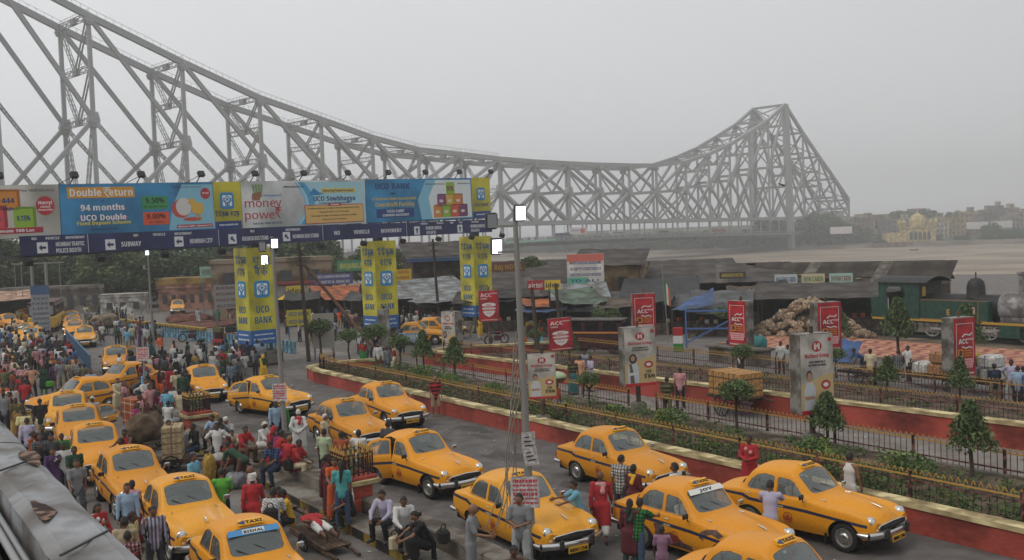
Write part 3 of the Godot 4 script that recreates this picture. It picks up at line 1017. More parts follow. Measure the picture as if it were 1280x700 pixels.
	var words:=[[0,"HOWRAH TRAFFIC",0.77,0.05,0.22,1.5],[0,"POLICE BOOTH",0.68,-0.27,0.22,1.3],[0,"NO",-1.05,0.37,0.13,0],[0,"VEHICLE",-0.13,0.37,0.13,0],[0,"MOVEMENT",1.05,0.37,0.13,0],
		[1,"SUBWAY",-1.6,-0.1,0.26,1.15],[1,"HOWRAH CITY",2.75,-0.1,0.26,1.5],[1,"NO",-1.3,0.35,0.14,0],[1,"VEHICLE",0.1,0.35,0.14,0],[1,"MOVEMENT",1.6,0.35,0.14,0],
		[2,"KOLKATA BUS STAND",-1.4,-0.1,0.25,1.9],[2,"HOWRAH BUS STAND",2.5,-0.1,0.25,2.1],[2,"NO",-1.6,0.33,0.15,0],[2,"MOVEMENT",1.5,0.33,0.15,0],
		[3,"NO",-2.7,0,0.26,0],[3,"VEHICLE",-0.5,0,0.26,0],[3,"MOVEMENT",2.3,0,0.26,0],
		[4,"HOWRAH BRIDGE",-2.0,0.06,0.24,1.7],[4,"KOLKATA",-2.3,-0.26,0.22,1.0],[4,"HOWRAH BRIDGE",3.0,0.06,0.24,1.7],[4,"KOLKATA",2.7,-0.26,0.22,1.0],[4,"PRIVATE",-3.0,0.38,0.13,0],[4,"VEHICLE",-1.3,0.38,0.13,0],[4,"AND",0,0.38,0.13,0],[4,"TAXI",1.0,0.38,0.13,0],[4,"THROUGH",2.7,0.38,0.13,0]]
	for q in words:
		text(ds[q[0]],q[1],q[2],q[3],q[4],sw,zz,true,q[5])
	for i in 11:
		var x:=-15.5+i*3.75
		var fl:=MB.new()
		fl.box(Vector3(0,0.62,0.55),Vector3(0.5,0.42,0.3),Basis(Vector3(1,0,0),-0.5))
		fl.bar(Vector3(0,0,-0.1),Vector3(0,0.5,0.45),0.06,0.06)
		fl.bar(Vector3(-0.7,0,-0.4),Vector3(0,0.55,0.5),0.04,0.04)
		part(o,"floodlight",fl,mt("lamp_black","2b2c2e",0.6),Transform3D(Basis.from_scale(Vector3.ONE*0.72),Vector3(x,yt.call(x),Z)))
		var ul:=MB.new()
		ul.box(Vector3(0,-0.2,0.2),Vector3(0.4,0.28,0.26),Basis(Vector3(1,0,0),0.5))
		ul.bar(Vector3(0,0.1,0),Vector3(0,-0.15,0.18),0.05,0.05)
		part(o,"strip_light",ul,mt("lamp_black","2b2c2e",0.6),Transform3D(Basis(),Vector3(x+1.2,sy.call(x) - 0.5,Z+0.15)))
const SB:=Basis(Vector3(0.5632,0,0.8263),Vector3(0,1,0),Vector3(-0.8263,0,0.5632))
func wall_run(o:Node3D,called:String,pts:Array,y0:float,y1:float,w:float,m:Material) -> void:
	for i in pts.size() - 1:
		var b:=MB.new()
		var a:=P(pts[i][0],pts[i][1],(y0+y1)/2)
		var c:=P(pts[i+1][0],pts[i+1][1],(y0+y1)/2)
		var ex:=(c - a).normalized()*(w*0.5 - 0.001*(i % 2))
		b.bar(a - (ex if i>0 else Vector3.ZERO),c+(ex if i % 2==0 else ex*0.99),w - 0.002*(i % 2),y1 - y0 - 0.002*(i % 2))
		part(o,called,b,m)
func fence(label:String,pts:Array,y0:float,h:float,rails:Array,tips:bool,iron:Material,top:Material,gap := 0.18) -> Node3D:
	var o:=thing("iron_fence",label,"fence",P(pts[0][0],pts[0][1],0),0,"iron railings along the medians")
	var inv:=o.position
	var pk:=MB.new()
	var tp:=MB.new()
	for i in pts.size() - 1:
		var a:=P(pts[i][0],pts[i][1],y0) - inv
		var c:=P(pts[i+1][0],pts[i+1][1],y0) - inv
		var d:=(c - a).normalized()
		var n:=int(a.distance_to(c)/gap)
		for q in n:
			var p:=a.lerp(c,(q+0.5)/n)
			pk.box(p+Vector3(0,h*0.5,0),Vector3(0.017,h,0.017))
			if tips:
				tp.bar(p+Vector3(0,h,0) - d*0.05,p+Vector3(0,h+0.10,0),0.014,0.02)
				tp.bar(p+Vector3(0,h,0)+d*0.05,p+Vector3(0,h+0.10,0),0.014,0.02)
				pass
		for r in rails:
			var rb:=MB.new()
			rb.bar(a+Vector3(0,h*r,0),c+Vector3(0,h*r,0),0.03,0.04)
			part(o,"rail",rb,top if r>0.9 else iron)
		var np:=maxi(1,int(a.distance_to(c)/2.6))
		for q in np+1:
			var po:=MB.new()
			po.box(a.lerp(c,float(q)/np)+Vector3(0,h*0.53,0),Vector3(0.07,h*1.06,0.07))
			part(o,"post",po,iron)
	stuff(part(o,"picket",pk,iron))
	if tips:
		stuff(part(o,"finial",tp,top))
	return o
func leaves(b:MB,ce:Vector3,r:Vector3,n:int,s:float,c0:Color,c1:Color,droop := 0.0) -> void:
	for i in n:
		var u:=Vector3(rng.randfn(),rng.randfn(),rng.randfn()).normalized()
		var p:=ce+u*r*pow(rng.randf(),0.4)
		var x:=Vector3(rng.randfn(),rng.randfn()*0.5 - droop,rng.randfn()).normalized()
		var z:=x.cross(Vector3(rng.randfn(),rng.randfn(),rng.randfn())).normalized()
		var k:=s*rng.randf_range(0.6,1.3)
		b.col=c0.lerp(c1,rng.randf())
		var q:=x.cross(z)
		b.quad(p - x*k,p+z*k*0.42+q*k*0.1,p+x*k,p - z*k*0.42+q*k*0.1)
func leaf_mat() -> StandardMaterial3D:
	var m:=vcol("leaf",0.75)
	m.backlight_enabled=true
	m.backlight=Color(0.25,0.3,0.12)
	return m
func build_medians() -> void:
	var red:=relief(mt("red_wall_paint","a5473b",0.88,0.0,"stain",0.35),"bumpn",0.35)
	var cream:=mt("cream_coping","cfc294",0.85,0.0,"stain",0.5)
	var soil:=mt("bed_soil","5b4e3f",1.0,0.0,"stain",0.4,true)
	var iron:=mt("railing_iron","7a5048",0.7,0.0,"rust",0.8)
	var gold:=mt("railing_gold","a37c38",0.7)
	var w1:=[[-19.8,5.0],[-20.5,3.4],[-20.6,1.6],[-19.9,0.5],[-18.4,0.18],[-4,0.18],[40,0.18]]
	var o:=thing("median_wall","low red wall with a cream coping between the taxi road and the hedge","wall",Vector3.ZERO)
	wall_run(o,"red_face",w1,0.0,0.58,0.34,red)
	wall_run(o,"coping",w1,0.583,0.70,0.42,cream)
	var w2:=[[-17.6,15.4],[-20.2,10.5],[-20.4,7.95],[14,10.0],[40,11.7]]
	o=thing("median_wall","low red wall with a cream coping on the river side of the service lane","wall",Vector3.ZERO)
	wall_run(o,"red_face",w2,0.0,0.74,0.34,red)
	wall_run(o,"coping",w2,0.743,0.86,0.42,cream)
	setting("planting_bed",sheet([[-19.7,4.9],[-20.3,3.4],[-20.4,1.7],[-19.8,0.7],[-18.4,0.36],[40,0.36],[40,5.1],[-19.7,5.1]],0.34),soil)
	setting("planting_bed",sheet([[-17.6,15.2],[-20,10.5],[-20.2,8.2],[14,10.2],[40,11.9],[40,16],[-17.6,15.9]],0.36),soil)
	o=thing("bed_kerb","grey concrete kerb along the service lane below the railings","kerb",Vector3.ZERO)
	wall_run(o,"kerb_stone",[[-19.7,5.18],[-8,5.18],[4,5.18],[16,5.18],[40,5.18]],0.0,0.40,0.16,mt("kerb_concrete","8b857c",0.9,0.0,"stain",0.5,true))
	fence("brown and gold iron railing right behind the red wall by the taxi road",[[-20.2,2.0],[-19.5,0.85],[-18.2,0.52],[0,0.52],[40,0.52]],0.34,0.92,[0.25,0.93,0.82],true,iron,gold)
	fence("brown iron railing with gold tips on the kerb of the service lane",[[-19.5,5.18],[0.6,5.18]],0.40,0.62,[0.2,0.92],true,iron,gold)
	fence("gold tipped iron railing on the lane kerb beyond the gap by the white box",[[2.2,5.18],[40,5.18]],0.40,0.62,[0.2,0.92],true,iron,gold)
	fence("brown and gold iron railing behind the river side red wall",[[-19.6,8.6],[14,10.55],[40,12.2]],0.36,0.95,[0.2,0.9,0.78],true,iron,gold,0.15)
	fence("outermost brown and gold railing before the parked carts and the engine",[[-17.4,15.9],[4,16.1],[40,16.2]],0.1,0.95,[0.2,0.92,0.5],true,iron,gold,0.15)
	var hm:=leaf_mat()
	var hb:=MB.new()
	for i in 44:
		var s:=-19.6+i*0.42
		leaves(hb,P(s,1.15+0.05*sin(i*2.0),0.66),Vector3(0.34,0.30,0.36),95,0.055,Color(0.035,0.06,0.018),Color(0.125,0.125,0.045))
	var hg:=part(self,"clipped_hedge",hb,hm,Transform3D(),true)
	tag(hg,"long clipped hedge turning brown behind the railing","hedge","","stuff")
	var gc:=MB.new()
	for i in 390:
		var s:=rng.randf_range(-19,24) if i<230 else rng.randf_range(-3,20)
		var t:=rng.randf_range(0.9,4.6) if i<230 else rng.randf_range(0.75,2.1)
		var k:=rng.randf_range(0.14,0.34)*(1.25 if s>0 and t<2.4 else 1.0)
		leaves(gc,P(s,t,0.34+k*0.8),Vector3(k*1.3,k,k*1.3),46,0.06,Color(0.03,0.07,0.015),Color(0.11,0.17,0.04))
	for i in 150:
		var s:=rng.randf_range(-17,22)
		var t:=rng.randf_range(11.0,15.2)
		var k:=rng.randf_range(0.08,0.22)
		leaves(gc,P(s,t,0.36+k*0.6),Vector3(k*1.6,k,k*1.6),24,0.07,Color(0.04,0.075,0.02),Color(0.12,0.15,0.05))
	var g2:=part(self,"ground_cover",gc,hm,Transform3D(),true)
	tag(g2,"green low growth filling the median beds","ground cover","","stuff")
	var ms:=MB.new()
	leaves(ms,Vector3(0,0.34,0),Vector3(0.5,0.36,0.45),420,0.065,Color(0.03,0.08,0.015),Color(0.13,0.2,0.045))
	leaves(ms,Vector3(0.3,0.42,0.2),Vector3(0.28,0.25,0.28),160,0.06,Color(0.08,0.13,0.02),Color(0.2,0.25,0.06))
	var sm:=ms.mesh(true)
	var row:=[[-1.5,2.2],[0.8,1.6],[2.9,2.6],[5.0,3.4],[8.2,1.9],[10.9,3.3],[12.6,1.8],[14.4,3.0],[-6.0,3.2],[-9.5,3.0],[-13.0,3.4],[-3.6,3.8]]
	for i in row.size():
		var sh:=part(self,"shrub",sm,hm,Transform3D(Basis(Vector3.UP,i*1.3).scaled(Vector3.ONE*(0.9+0.1*(i % 4))),P(row[i][0],row[i][1],0.3)),true)
		tag(sh,["leafy green shrub in the median bed, %s from the hedge's rounded end" % ["ninth","tenth","eleventh","twelfth","thirteenth","fifteenth","sixteenth","seventeenth","third","second","first","fourth"][i]][0],"shrub","shrubs in the median bed")
func lamp_pole(label:String,at:Vector3,h:float,lean:Vector3,lamps:Array,r:float) -> Node3D:
	var o:=thing("lamp_pole",label,"lamp pole",at)
	var m:=mt("pole_paint","7f7d78",0.75,0.1,"stain",0.7)
	var b:=MB.new()
	b.tube([Vector3.ZERO,lean*0.35+Vector3(0,h*0.35,0),lean*0.7+Vector3(0,h*0.7,0),lean+Vector3(0,h,0)],[r*1.25,r,r*0.8,r*0.6],12)
	part(o,"pole",b,m)
	for l in lamps:
		var c:Vector3=lean*(l[1]/h)+Vector3(l[0],l[1],l[2])
		var pole_c:Vector3=lean*(l[1]/h)+Vector3(0,l[1] - 0.12,0)
		var arm:=MB.new()
		arm.bar(pole_c,c - Vector3(0,0.12,0),0.05,0.05)
		part(o,"arm",arm,m)
		var B:=Basis(Vector3.UP,0.25)*Basis(Vector3(1,0,0),0.12)
		var hd:=MB.new()
		hd.rbox(Vector3(0,0,-0.06),Vector3(0.26,0.36,0.14),0.03)
		hd.box(Vector3(0,0,-0.17),Vector3(0.16,0.22,0.08))
		var hn:=part(o,"floodlight",hd,mt("lamp_black","2b2c2e",0.6),Transform3D(B,c))
		var gl:=MB.new()
		gl.box(Vector3(0,0,0.022),Vector3(0.2,0.29,0.02))
		if l[3]:
			var gm:=mt("lamp_glow","ffffff",0.4)
			gm.emission_enabled=true
			gm.emission=Color(0.93,0.95,1.0)
			gm.emission_energy_multiplier=3.0
			part(hn,"lamp_lens",gl,gm)
			var sp:=SpotLight3D.new()
			sp.name="lamp_light"
			sp.light_energy=2.0
			sp.light_color=Color(0.93,0.95,1.0)
			sp.spot_range=40
			sp.spot_angle=55
			sp.light_size=0.15
			sp.shadow_enabled=true
			hn.add_child(sp)
			sp.transform=Transform3D(Basis(Vector3.UP,PI),Vector3(0,0,0.06))
		else:
			part(hn,"lamp_lens",gl,mt("lamp_dead","8f9296",0.15))
	return o
func notice(o:Node3D,at:Vector3,w:float,h:float,yaw:float,lines := true,tilt := 0.0) -> void:
	var f:=Node3D.new()
	f.name="paper_notice"
	o.add_child(f,true)
	f.transform=Transform3D(Basis(Vector3.UP,yaw)*Basis(Vector3(0,0,1),tilt),at)
	plate(f,"sheet",rect2(-w/2,-h/2,w/2,h/2),mt("notice_paper","cfc9c6",0.8,0.0,"grime",2.0),0,0.006)
	if not lines:
		for k in 3:
			plate(f,"print",rect2(-w*0.3,h*(0.2 - 0.22*k),w*(0.1+0.1*k),h*(0.27 - 0.22*k)),ink("black_ink","25282c"),0.006,0.003)
		return
	var rd:=mt("notice_red","b33a48",0.8)
	var b:=MB.new()
	for k in 6:
		var y:=h*(0.36 - 0.14*k)
		var big:=k in [0,3]
		var x:=-w*0.42
		while x<w*0.40:
			var q:=w*rng.randf_range(0.05,0.13)
			b.prism(rect2(x,y - h*(0.05 if big else 0.03),minf(x+q,w*0.43),y+h*(0.05 if big else 0.03)),0.003,Transform3D(Basis(),Vector3(0,0,0.006)))
			x+=q+w*0.025
	part(f,"red_print",b,rd)
func ad_box(at:Vector3,yaw:float,w:float,d:float,y0:float,y1:float,kind:String,label:String,post:=true,group:="") -> Node3D:
	var o:=thing("advertising_box",label,"advertising sign",at,yaw,group)
	var h:=y1 - y0
	var b:=MB.new()
	b.rbox(Vector3(0,y0+h/2,0),Vector3(w,h,d),0.015)
	part(o,"metal_case",b,mt("sign_case","8d8b87",0.55,0.35,"stain",0.8))
	if post:
		var p:=MB.new()
		p.tube([Vector3(0,0,0),Vector3(0,y0+0.02,0)],0.09,10)
		part(o,"post",p,mt("timber_post","6a5848",0.9,0.0,"stain",1.0))
		p=MB.new()
		p.tube([Vector3(0.02,y1 - 0.02,0),Vector3(0.02,y1+0.22,0)],0.06,8)
		part(o,"post_top",p,mt("timber_post","6a5848"))
		var f:=MB.new()
		f.rbox(Vector3(0,0.2,0),Vector3(0.5,0.42,0.5),0.05)
		part(o,"concrete_foot",f,mt("old_concrete","6f6a61",0.95,0.0,"stain",0.35))
	for side in (2 if kind!="acc_case" else 1):
		var n:=Node3D.new()
		n.name="printed_face"
		o.add_child(n,true)
		n.transform=Transform3D(Basis(Vector3.UP,PI*side),Vector3(0,y0+h/2,0)+Basis(Vector3.UP,PI*side)*Vector3(0,0,d/2+0.004))
		ad_face(n,kind,w*0.98,h*0.985)
	return o
func ad_face(n:Node3D,kind:String,w:float,h:float) -> void:
	var white:=ink("ad_white","d5d3cf")
	var z:=0.012
	if kind=="plain":
		plate(n,"sheet",rect2(-w/2,-h/2,w/2,h/2),mt("blank_sheet","a3a19c",0.7,0.0,"stain",0.6),0,0.01)
		return
	if kind.begins_with("acc"):
		var rd:=mt("ad_red","b8202c",0.45,0.0,"grime",0.3)
		plate(n,"red_sheet",rect2(-w/2,-h/2,w/2,h/2),rd,0,0.01)
		if kind=="acc_shield":
			text(n,"ACC",-w*0.12,h*0.35,h*0.11,white,z,true,w*0.56)
			text(n,"PLUS",w*0.3,h*0.40,h*0.045,white,z,true,w*0.26)
			text(n,"cement",-w*0.24,h*0.24,h*0.055,white,z,true,w*0.32)
			var sh:=PackedVector2Array([Vector2(-0.34*w,0.06*h),Vector2(-0.2*w,0.09*h),Vector2(0,0.105*h),Vector2(0.2*w,0.09*h),Vector2(0.34*w,0.06*h),Vector2(0.33*w,-0.16*h),Vector2(0.2*w,-0.29*h),Vector2(0,-0.36*h),Vector2(-0.2*w,-0.29*h),Vector2(-0.33*w,-0.16*h)])
			var s:=plate(n,"shield",sh,white,z,0.004)
			text(s,"ACC",0,0.035*h,h*0.05,ink("ad_red_ink","b8202c"),z+0.004,true,w*0.24)
			for k in 2:
				plate(s,"red_bar",rect2(-0.34*w,(-0.06 - 0.105*k)*h,0.34*w,(0.0 - 0.105*k)*h),ink("ad_red_ink","b8202c"),z+0.004,0.004)
			text(s,"STRONGER",0,-0.03*h,h*0.034,white,z+0.008,true,w*0.5)
			text(s,"LASTS LONGER",0,-0.135*h,h*0.03,white,z+0.008,true,w*0.5)
			text(s,"CEMENT",0,-0.235*h,h*0.03,ink("ad_red_ink","b8202c"),z+0.004,true,w*0.3)
			text(n,"Cementing Relationships",0,-0.45*h,h*0.035,white,z,true,w*0.84)
		else:
			var fr:=MB.new()
			for q in [[-0.4,-0.3,-0.385,0.4],[-0.4,0.4,0.4,0.408],[0.385,-0.3,0.4,0.4]]:
				fr.prism(rect2(q[0]*w,q[1]*h,q[2]*w,q[3]*h),0.004,Transform3D(Basis(),Vector3(0,0,z)))
			part(n,"white_frame",fr,white)
			var b:=MB.new()
			strokes(b,[[-0.06,0.10,0,0.14,0.12,0.12,0.16,0.15],[-0.06,-0.075,0.02,-0.10,0.1,-0.08,0.16,-0.10]],0,h*0.08,h,h*0.02,z)
			part(n,"swoosh",b,white)
			text(n,"ACC",-w*0.06,h*0.1,h*0.085,white,z,true,w*0.46)
			text(n,"PLUS",w*0.28,h*0.13,h*0.035,white,z,true,w*0.2)
			plate(n,"golden_bag",rrect(w*0.24,h*0.13,0.05,-w*0.2,-h*0.1),ink("bag_gold","c98e2a"),z,0.006)
			plate(n,"dark_bag",rrect(w*0.15,h*0.09,0.04,-w*0.2,-h*0.095),ink("bag_dark","5a2226"),z+0.006,0.004)
			for k in 3:
				text(n,["SURAKSHA","LASTING","STRENGTH"][k],w*0.14,h*(-0.06 - 0.045*k),h*0.026,ink("bag_gold","c98e2a"),z,true,w*0.34)
			var pk:=plate(n,"pale_panel",rect2(-w*0.36,-h*0.36,w*0.36,-h*0.2),ink("ad_pink","cf9c9e"),z,0.004)
			for k in 3:
				text(pk,"Dealers, stockists",0,h*(-0.235 - 0.045*k),h*0.02,ink("ad_red_ink","b8202c"),z+0.004,false,w*0.56)
			text(n,"The Revolution from Cement",0,-h*0.45,h*0.036,white,z,true,w*0.84)
		return
	plate(n,"white_sheet",rect2(-w/2,-h/2,w/2,h/2),mt("ad_offwhite","c4bfb6",0.5,0.0,"grime",0.3),0,0.01)
	plate(n,"sand_band",PackedVector2Array([Vector2(-w/2,-h*0.45),Vector2(w/2,-h*0.45),Vector2(w/2,h*0.02),Vector2(-w/2,-h*0.12)]),ink("ad_sand","b9a272" if kind!="muth_man" else "a9a888"),z,0.002)
	plate(n,"red_foot",rect2(-w/2,-h/2,w/2,-h*0.455),ink("ad_red_ink","b8202c"),z,0.003)
	var rdi:=ink("brand_red","a93038")
	var ov:=plate(n,"red_oval",disc2(w*0.155,22,0,h*0.35,h*0.068),rdi,z,0.004)
	var mk:=MB.new()
	strokes(mk,[[-0.3,-0.3,-0.3,0.3,0,-0.05,0.3,0.3,0.3,-0.3]],0,h*0.35,h*0.095,h*0.022,z+0.004)
	part(ov,"letter_m",mk,white)
	text(n,"Muthoot Group",0,h*0.235,h*0.052,rdi,z,true,w*0.76)
	text(n,"GOLD FINANCIER of",0,h*0.155,h*0.026,ink("black_ink","25282c"),z,true,w*0.5)
	text(n,"THE TRUST IN INDIA",0,h*0.115,h*0.026,ink("black_ink","25282c"),z,true,w*0.56)
	var o2:=plate(n,"red_oval",disc2(w*0.15,22,w*0.26,-h*0.14,h*0.06),rdi,z+0.002,0.004)
	plate(o2,"white_emblem",disc2(w*0.08,14,w*0.26,-h*0.14,h*0.028),white,z+0.006,0.003)
	script_word(n,["y","b"],w*0.27,-h*0.265,h*0.05,w*0.2,ink("black_ink","25282c"),z+0.003)
	script_word(n,["u","k","o"],w*0.27,-h*0.345,h*0.055,w*0.34,ink("black_ink","25282c"),z+0.003)
	plate(n,"round_mark",disc2(w*0.06,14,w*0.4,h*0.43),rdi,z,0.003)
	var fem:=kind=="muth_woman"
	var pr:=plate(n,"portrait",PackedVector2Array([Vector2(-0.42*w,-0.45*h),Vector2(-0.05*w,-0.45*h),Vector2(-0.06*w,-0.18*h),Vector2(-0.14*w,-0.10*h),Vector2(-0.34*w,-0.10*h),Vector2(-0.41*w,-0.2*h)]),ink("portrait_cloth","b9bcc0" if fem else "7fa0a0"),z+0.003,0.004)
	if fem:
		plate(pr,"portrait_scarf",PackedVector2Array([Vector2(-0.33*w,-0.45*h),Vector2(-0.2*w,-0.45*h),Vector2(-0.24*w,-0.25*h),Vector2(-0.3*w,-0.1*h),Vector2(-0.36*w,-0.12*h)]),ink("portrait_scarf","5b554c"),z+0.007,0.003)
		plate(pr,"portrait_hair",disc2(w*0.12,18,-w*0.24,-h*0.03,h*0.085),ink("portrait_hair","2d2320"),z+0.006,0.003)
	else:
		plate(pr,"portrait_hair",disc2(w*0.088,18,-w*0.25,-h*0.005,h*0.058),ink("portrait_hair","2d2320"),z+0.006,0.003)
	plate(pr,"portrait_face",disc2(w*0.068,18,-w*0.245,-h*0.025,h*0.05),ink("portrait_skin","a87f64"),z+0.009,0.003)
	plate(pr,"portrait_arms",PackedVector2Array([Vector2(-0.4*w,-0.27*h),Vector2(-0.1*w,-0.27*h),Vector2(-0.08*w,-0.305*h),Vector2(-0.38*w,-0.32*h)]),ink("portrait_skin","a87f64") if not fem else ink("portrait_sleeve","c9cacc"),z+0.01,0.003)
func planter(at:Vector3,yaw:float,label:String) -> void:
	var o:=thing("planter",label,"planter",at,yaw)
	var red:=relief(mt("red_wall_paint","a5473b",0.88,0.0,"stain",0.35),"bumpn",0.35)
	var b:=MB.new()
	b.rbox(Vector3(0,0.17,0),Vector3(1.0,0.34,0.95),0.03)
	b.rbox(Vector3(0,0.5,0),Vector3(0.8,0.34,0.78),0.03)
	part(o,"pedestal",b,red)
	b=MB.new()
	b.rbox(Vector3(0,0.75,0),Vector3(1.12,0.13,1.08),0.02)
	part(o,"cream_rim",b,mt("cream_coping","cfc294",0.85,0.0,"stain",0.5))
	b=MB.new()
	b.rbox(Vector3(0,0.865,0),Vector3(1.0,0.1,0.96),0.02)
	part(o,"tray",b,red)
	var iron:=mt("planter_iron","4a2422",0.6,0.0,"rust",1.0)
	var gold:=mt("railing_gold","b58a3c",0.7)
	for i in 4:
		var B:=Basis(Vector3.UP,PI/2*i)
		for k in 7:
			var x:=-0.40+k*0.8/6.0
			if k==6:
				continue
			var pb:=MB.new()
			pb.box(B*Vector3(x,1.2,0.40),Vector3(0.035,0.6,0.035))
			part(o,"picket",pb,iron)
			var tb:=MB.new()
			tb.lathe([Vector2(0.035,1.5),Vector2(0.04,1.53),Vector2(0.0,1.66)],6,Transform3D(Basis(),B*Vector3(x,0,0.40)))
			part(o,"spear_tip",tb,gold)
		for y in [1.0,1.42]:
			var rb:=MB.new()
			rb.box(B*Vector3(0,y,0.40),B.orthonormalized()*Vector3(0.82,0.035,0.03) if i % 2==0 else Vector3(0.03,0.033,0.82))
			part(o,"rail",rb,gold if y>1.2 else iron)
	var lf:=MB.new()
	leaves(lf,Vector3(0,1.25,0),Vector3(0.32,0.4,0.3),150,0.07,Color(0.04,0.08,0.03),Color(0.16,0.2,0.1))
	part(o,"plant",lf,leaf_mat(),Transform3D(),true)
func carton_stack(label:String,cat:String,at:Vector3,yaw:float,cols:int,rows:int,deep:int,s:Vector3,m:Material,tape:Material,group:="") -> void:
	var nth:=["lowest","second","third","top"]
	for y in rows:
		for x in cols:
			for z in deep:
				var B:=Basis(Vector3.UP,yaw)
				var p:=at+B*Vector3((x - (cols - 1)/2.0)*(s.x+0.02),y*(s.y+0.005),(z - (deep - 1)/2.0)*(s.z+0.02))
				var o:=thing("carton","%s, %s layer, %s from its %s end" % [label,nth[y] if rows>1 else "only",["first","second","third","fourth"][x],"road" if z==0 else "crowd"],"carton",p,yaw+rng.randf_range(-0.04,0.04),group)
				var b:=MB.new()
				b.rbox(Vector3(0,s.y/2,0),s,0.012)
				part(o,"box",b,m)
				b=MB.new()
				b.box(Vector3(0,s.y/2,0),Vector3(0.05,s.y+0.006,s.z+0.006))
				b.box(Vector3(0,s.y/2,0),Vector3(s.x+0.006,0.05,s.z+0.007))
				part(o,"tape",b,tape)
func sack(called:String,label:String,at:Vector3,r:Vector3,m:Material,group:="",sd := 1) -> void:
	var b:=MB.new()
	var g:=[]
	for i in 13:
		var row:=[]
		var th:=-PI/2+PI*i/12.0
		for j in 19:
			var ph:=-TAU*j/18
			var q:=Vector3(pow(absf(cos(th)),0.55)*cos(ph),sin(th),pow(absf(cos(th)),0.55)*sin(ph))
			var w:=1.0+0.07*sin(3*ph+sd)*cos(2*th)+0.05*sin(5*ph+4*th+sd*2.0)
			row.append(Vector3(q.x*r.x*w,(q.y*w+0.92)*r.y,q.z*r.z*w))
		row[18]=row[0]
		g.append(row)
	b.surf(g,true)
	tag(part(self,called,b,m,Transform3D(Basis(Vector3.UP,sd*0.7),at)),label,called.replace("_"," "),group)
func cart(label:String,at:Vector3,yaw:float,L:float,W:float,deck:float,wr:float,spokes := false) -> Node3D:
	var o:=thing("hand_cart",label,"cart",at,yaw)
	var wood:=mt("cart_timber","5d4a3b",0.9,0.0,"stain",1.2)
	for k in 6:
		var b:=MB.new()
		b.box(Vector3(0,deck,(k - 2.5)*W/6.0),Vector3(L,0.04,W/6.0 - 0.02))
		part(o,"plank",b,wood)
	for s in [-1.0,1.0]:
		var b:=MB.new()
		b.bar(Vector3(-L*0.5,deck - 0.06,s*W*0.48),Vector3(L*0.78,deck - 0.08,s*W*0.40),0.06,0.07)
		part(o,"shaft",b,wood)
		var w:=MB.new()
		var ring:=[]
		for i in 21:
			ring.append(Vector3(wr*cos(TAU*i/20),wr*sin(TAU*i/20),0))
		w.tube(ring,0.03,6,false)
		for i in (10 if spokes else 5):
			w.bar(Vector3.ZERO,Vector3(wr*cos(TAU*i/(10.0 if spokes else 5.0)),wr*sin(TAU*i/(10.0 if spokes else 5.0)),0),0.025,0.025,Vector3(0,0,1))
		w.tube([Vector3(0,0,-0.06),Vector3(0,0,0.06)],0.05,8)
		part(o,"wheel",w,mt("tyre_rubber","1b1b1c",0.9),Transform3D(Basis(),Vector3(-0.05,wr,s*(W*0.5+0.06))))
	var ax:=MB.new()
	ax.bar(Vector3(-0.05,wr,-W*0.55),Vector3(-0.05,wr,W*0.55),0.05,0.05)
	ax.box(Vector3(-0.05,(wr+deck)/2,-W*0.4),Vector3(0.08,absf(deck - wr)+0.02,0.06))
	ax.box(Vector3(-0.05,(wr+deck)/2,W*0.4),Vector3(0.08,absf(deck - wr)+0.02,0.06))
	part(o,"axle",ax,wood)
	return o
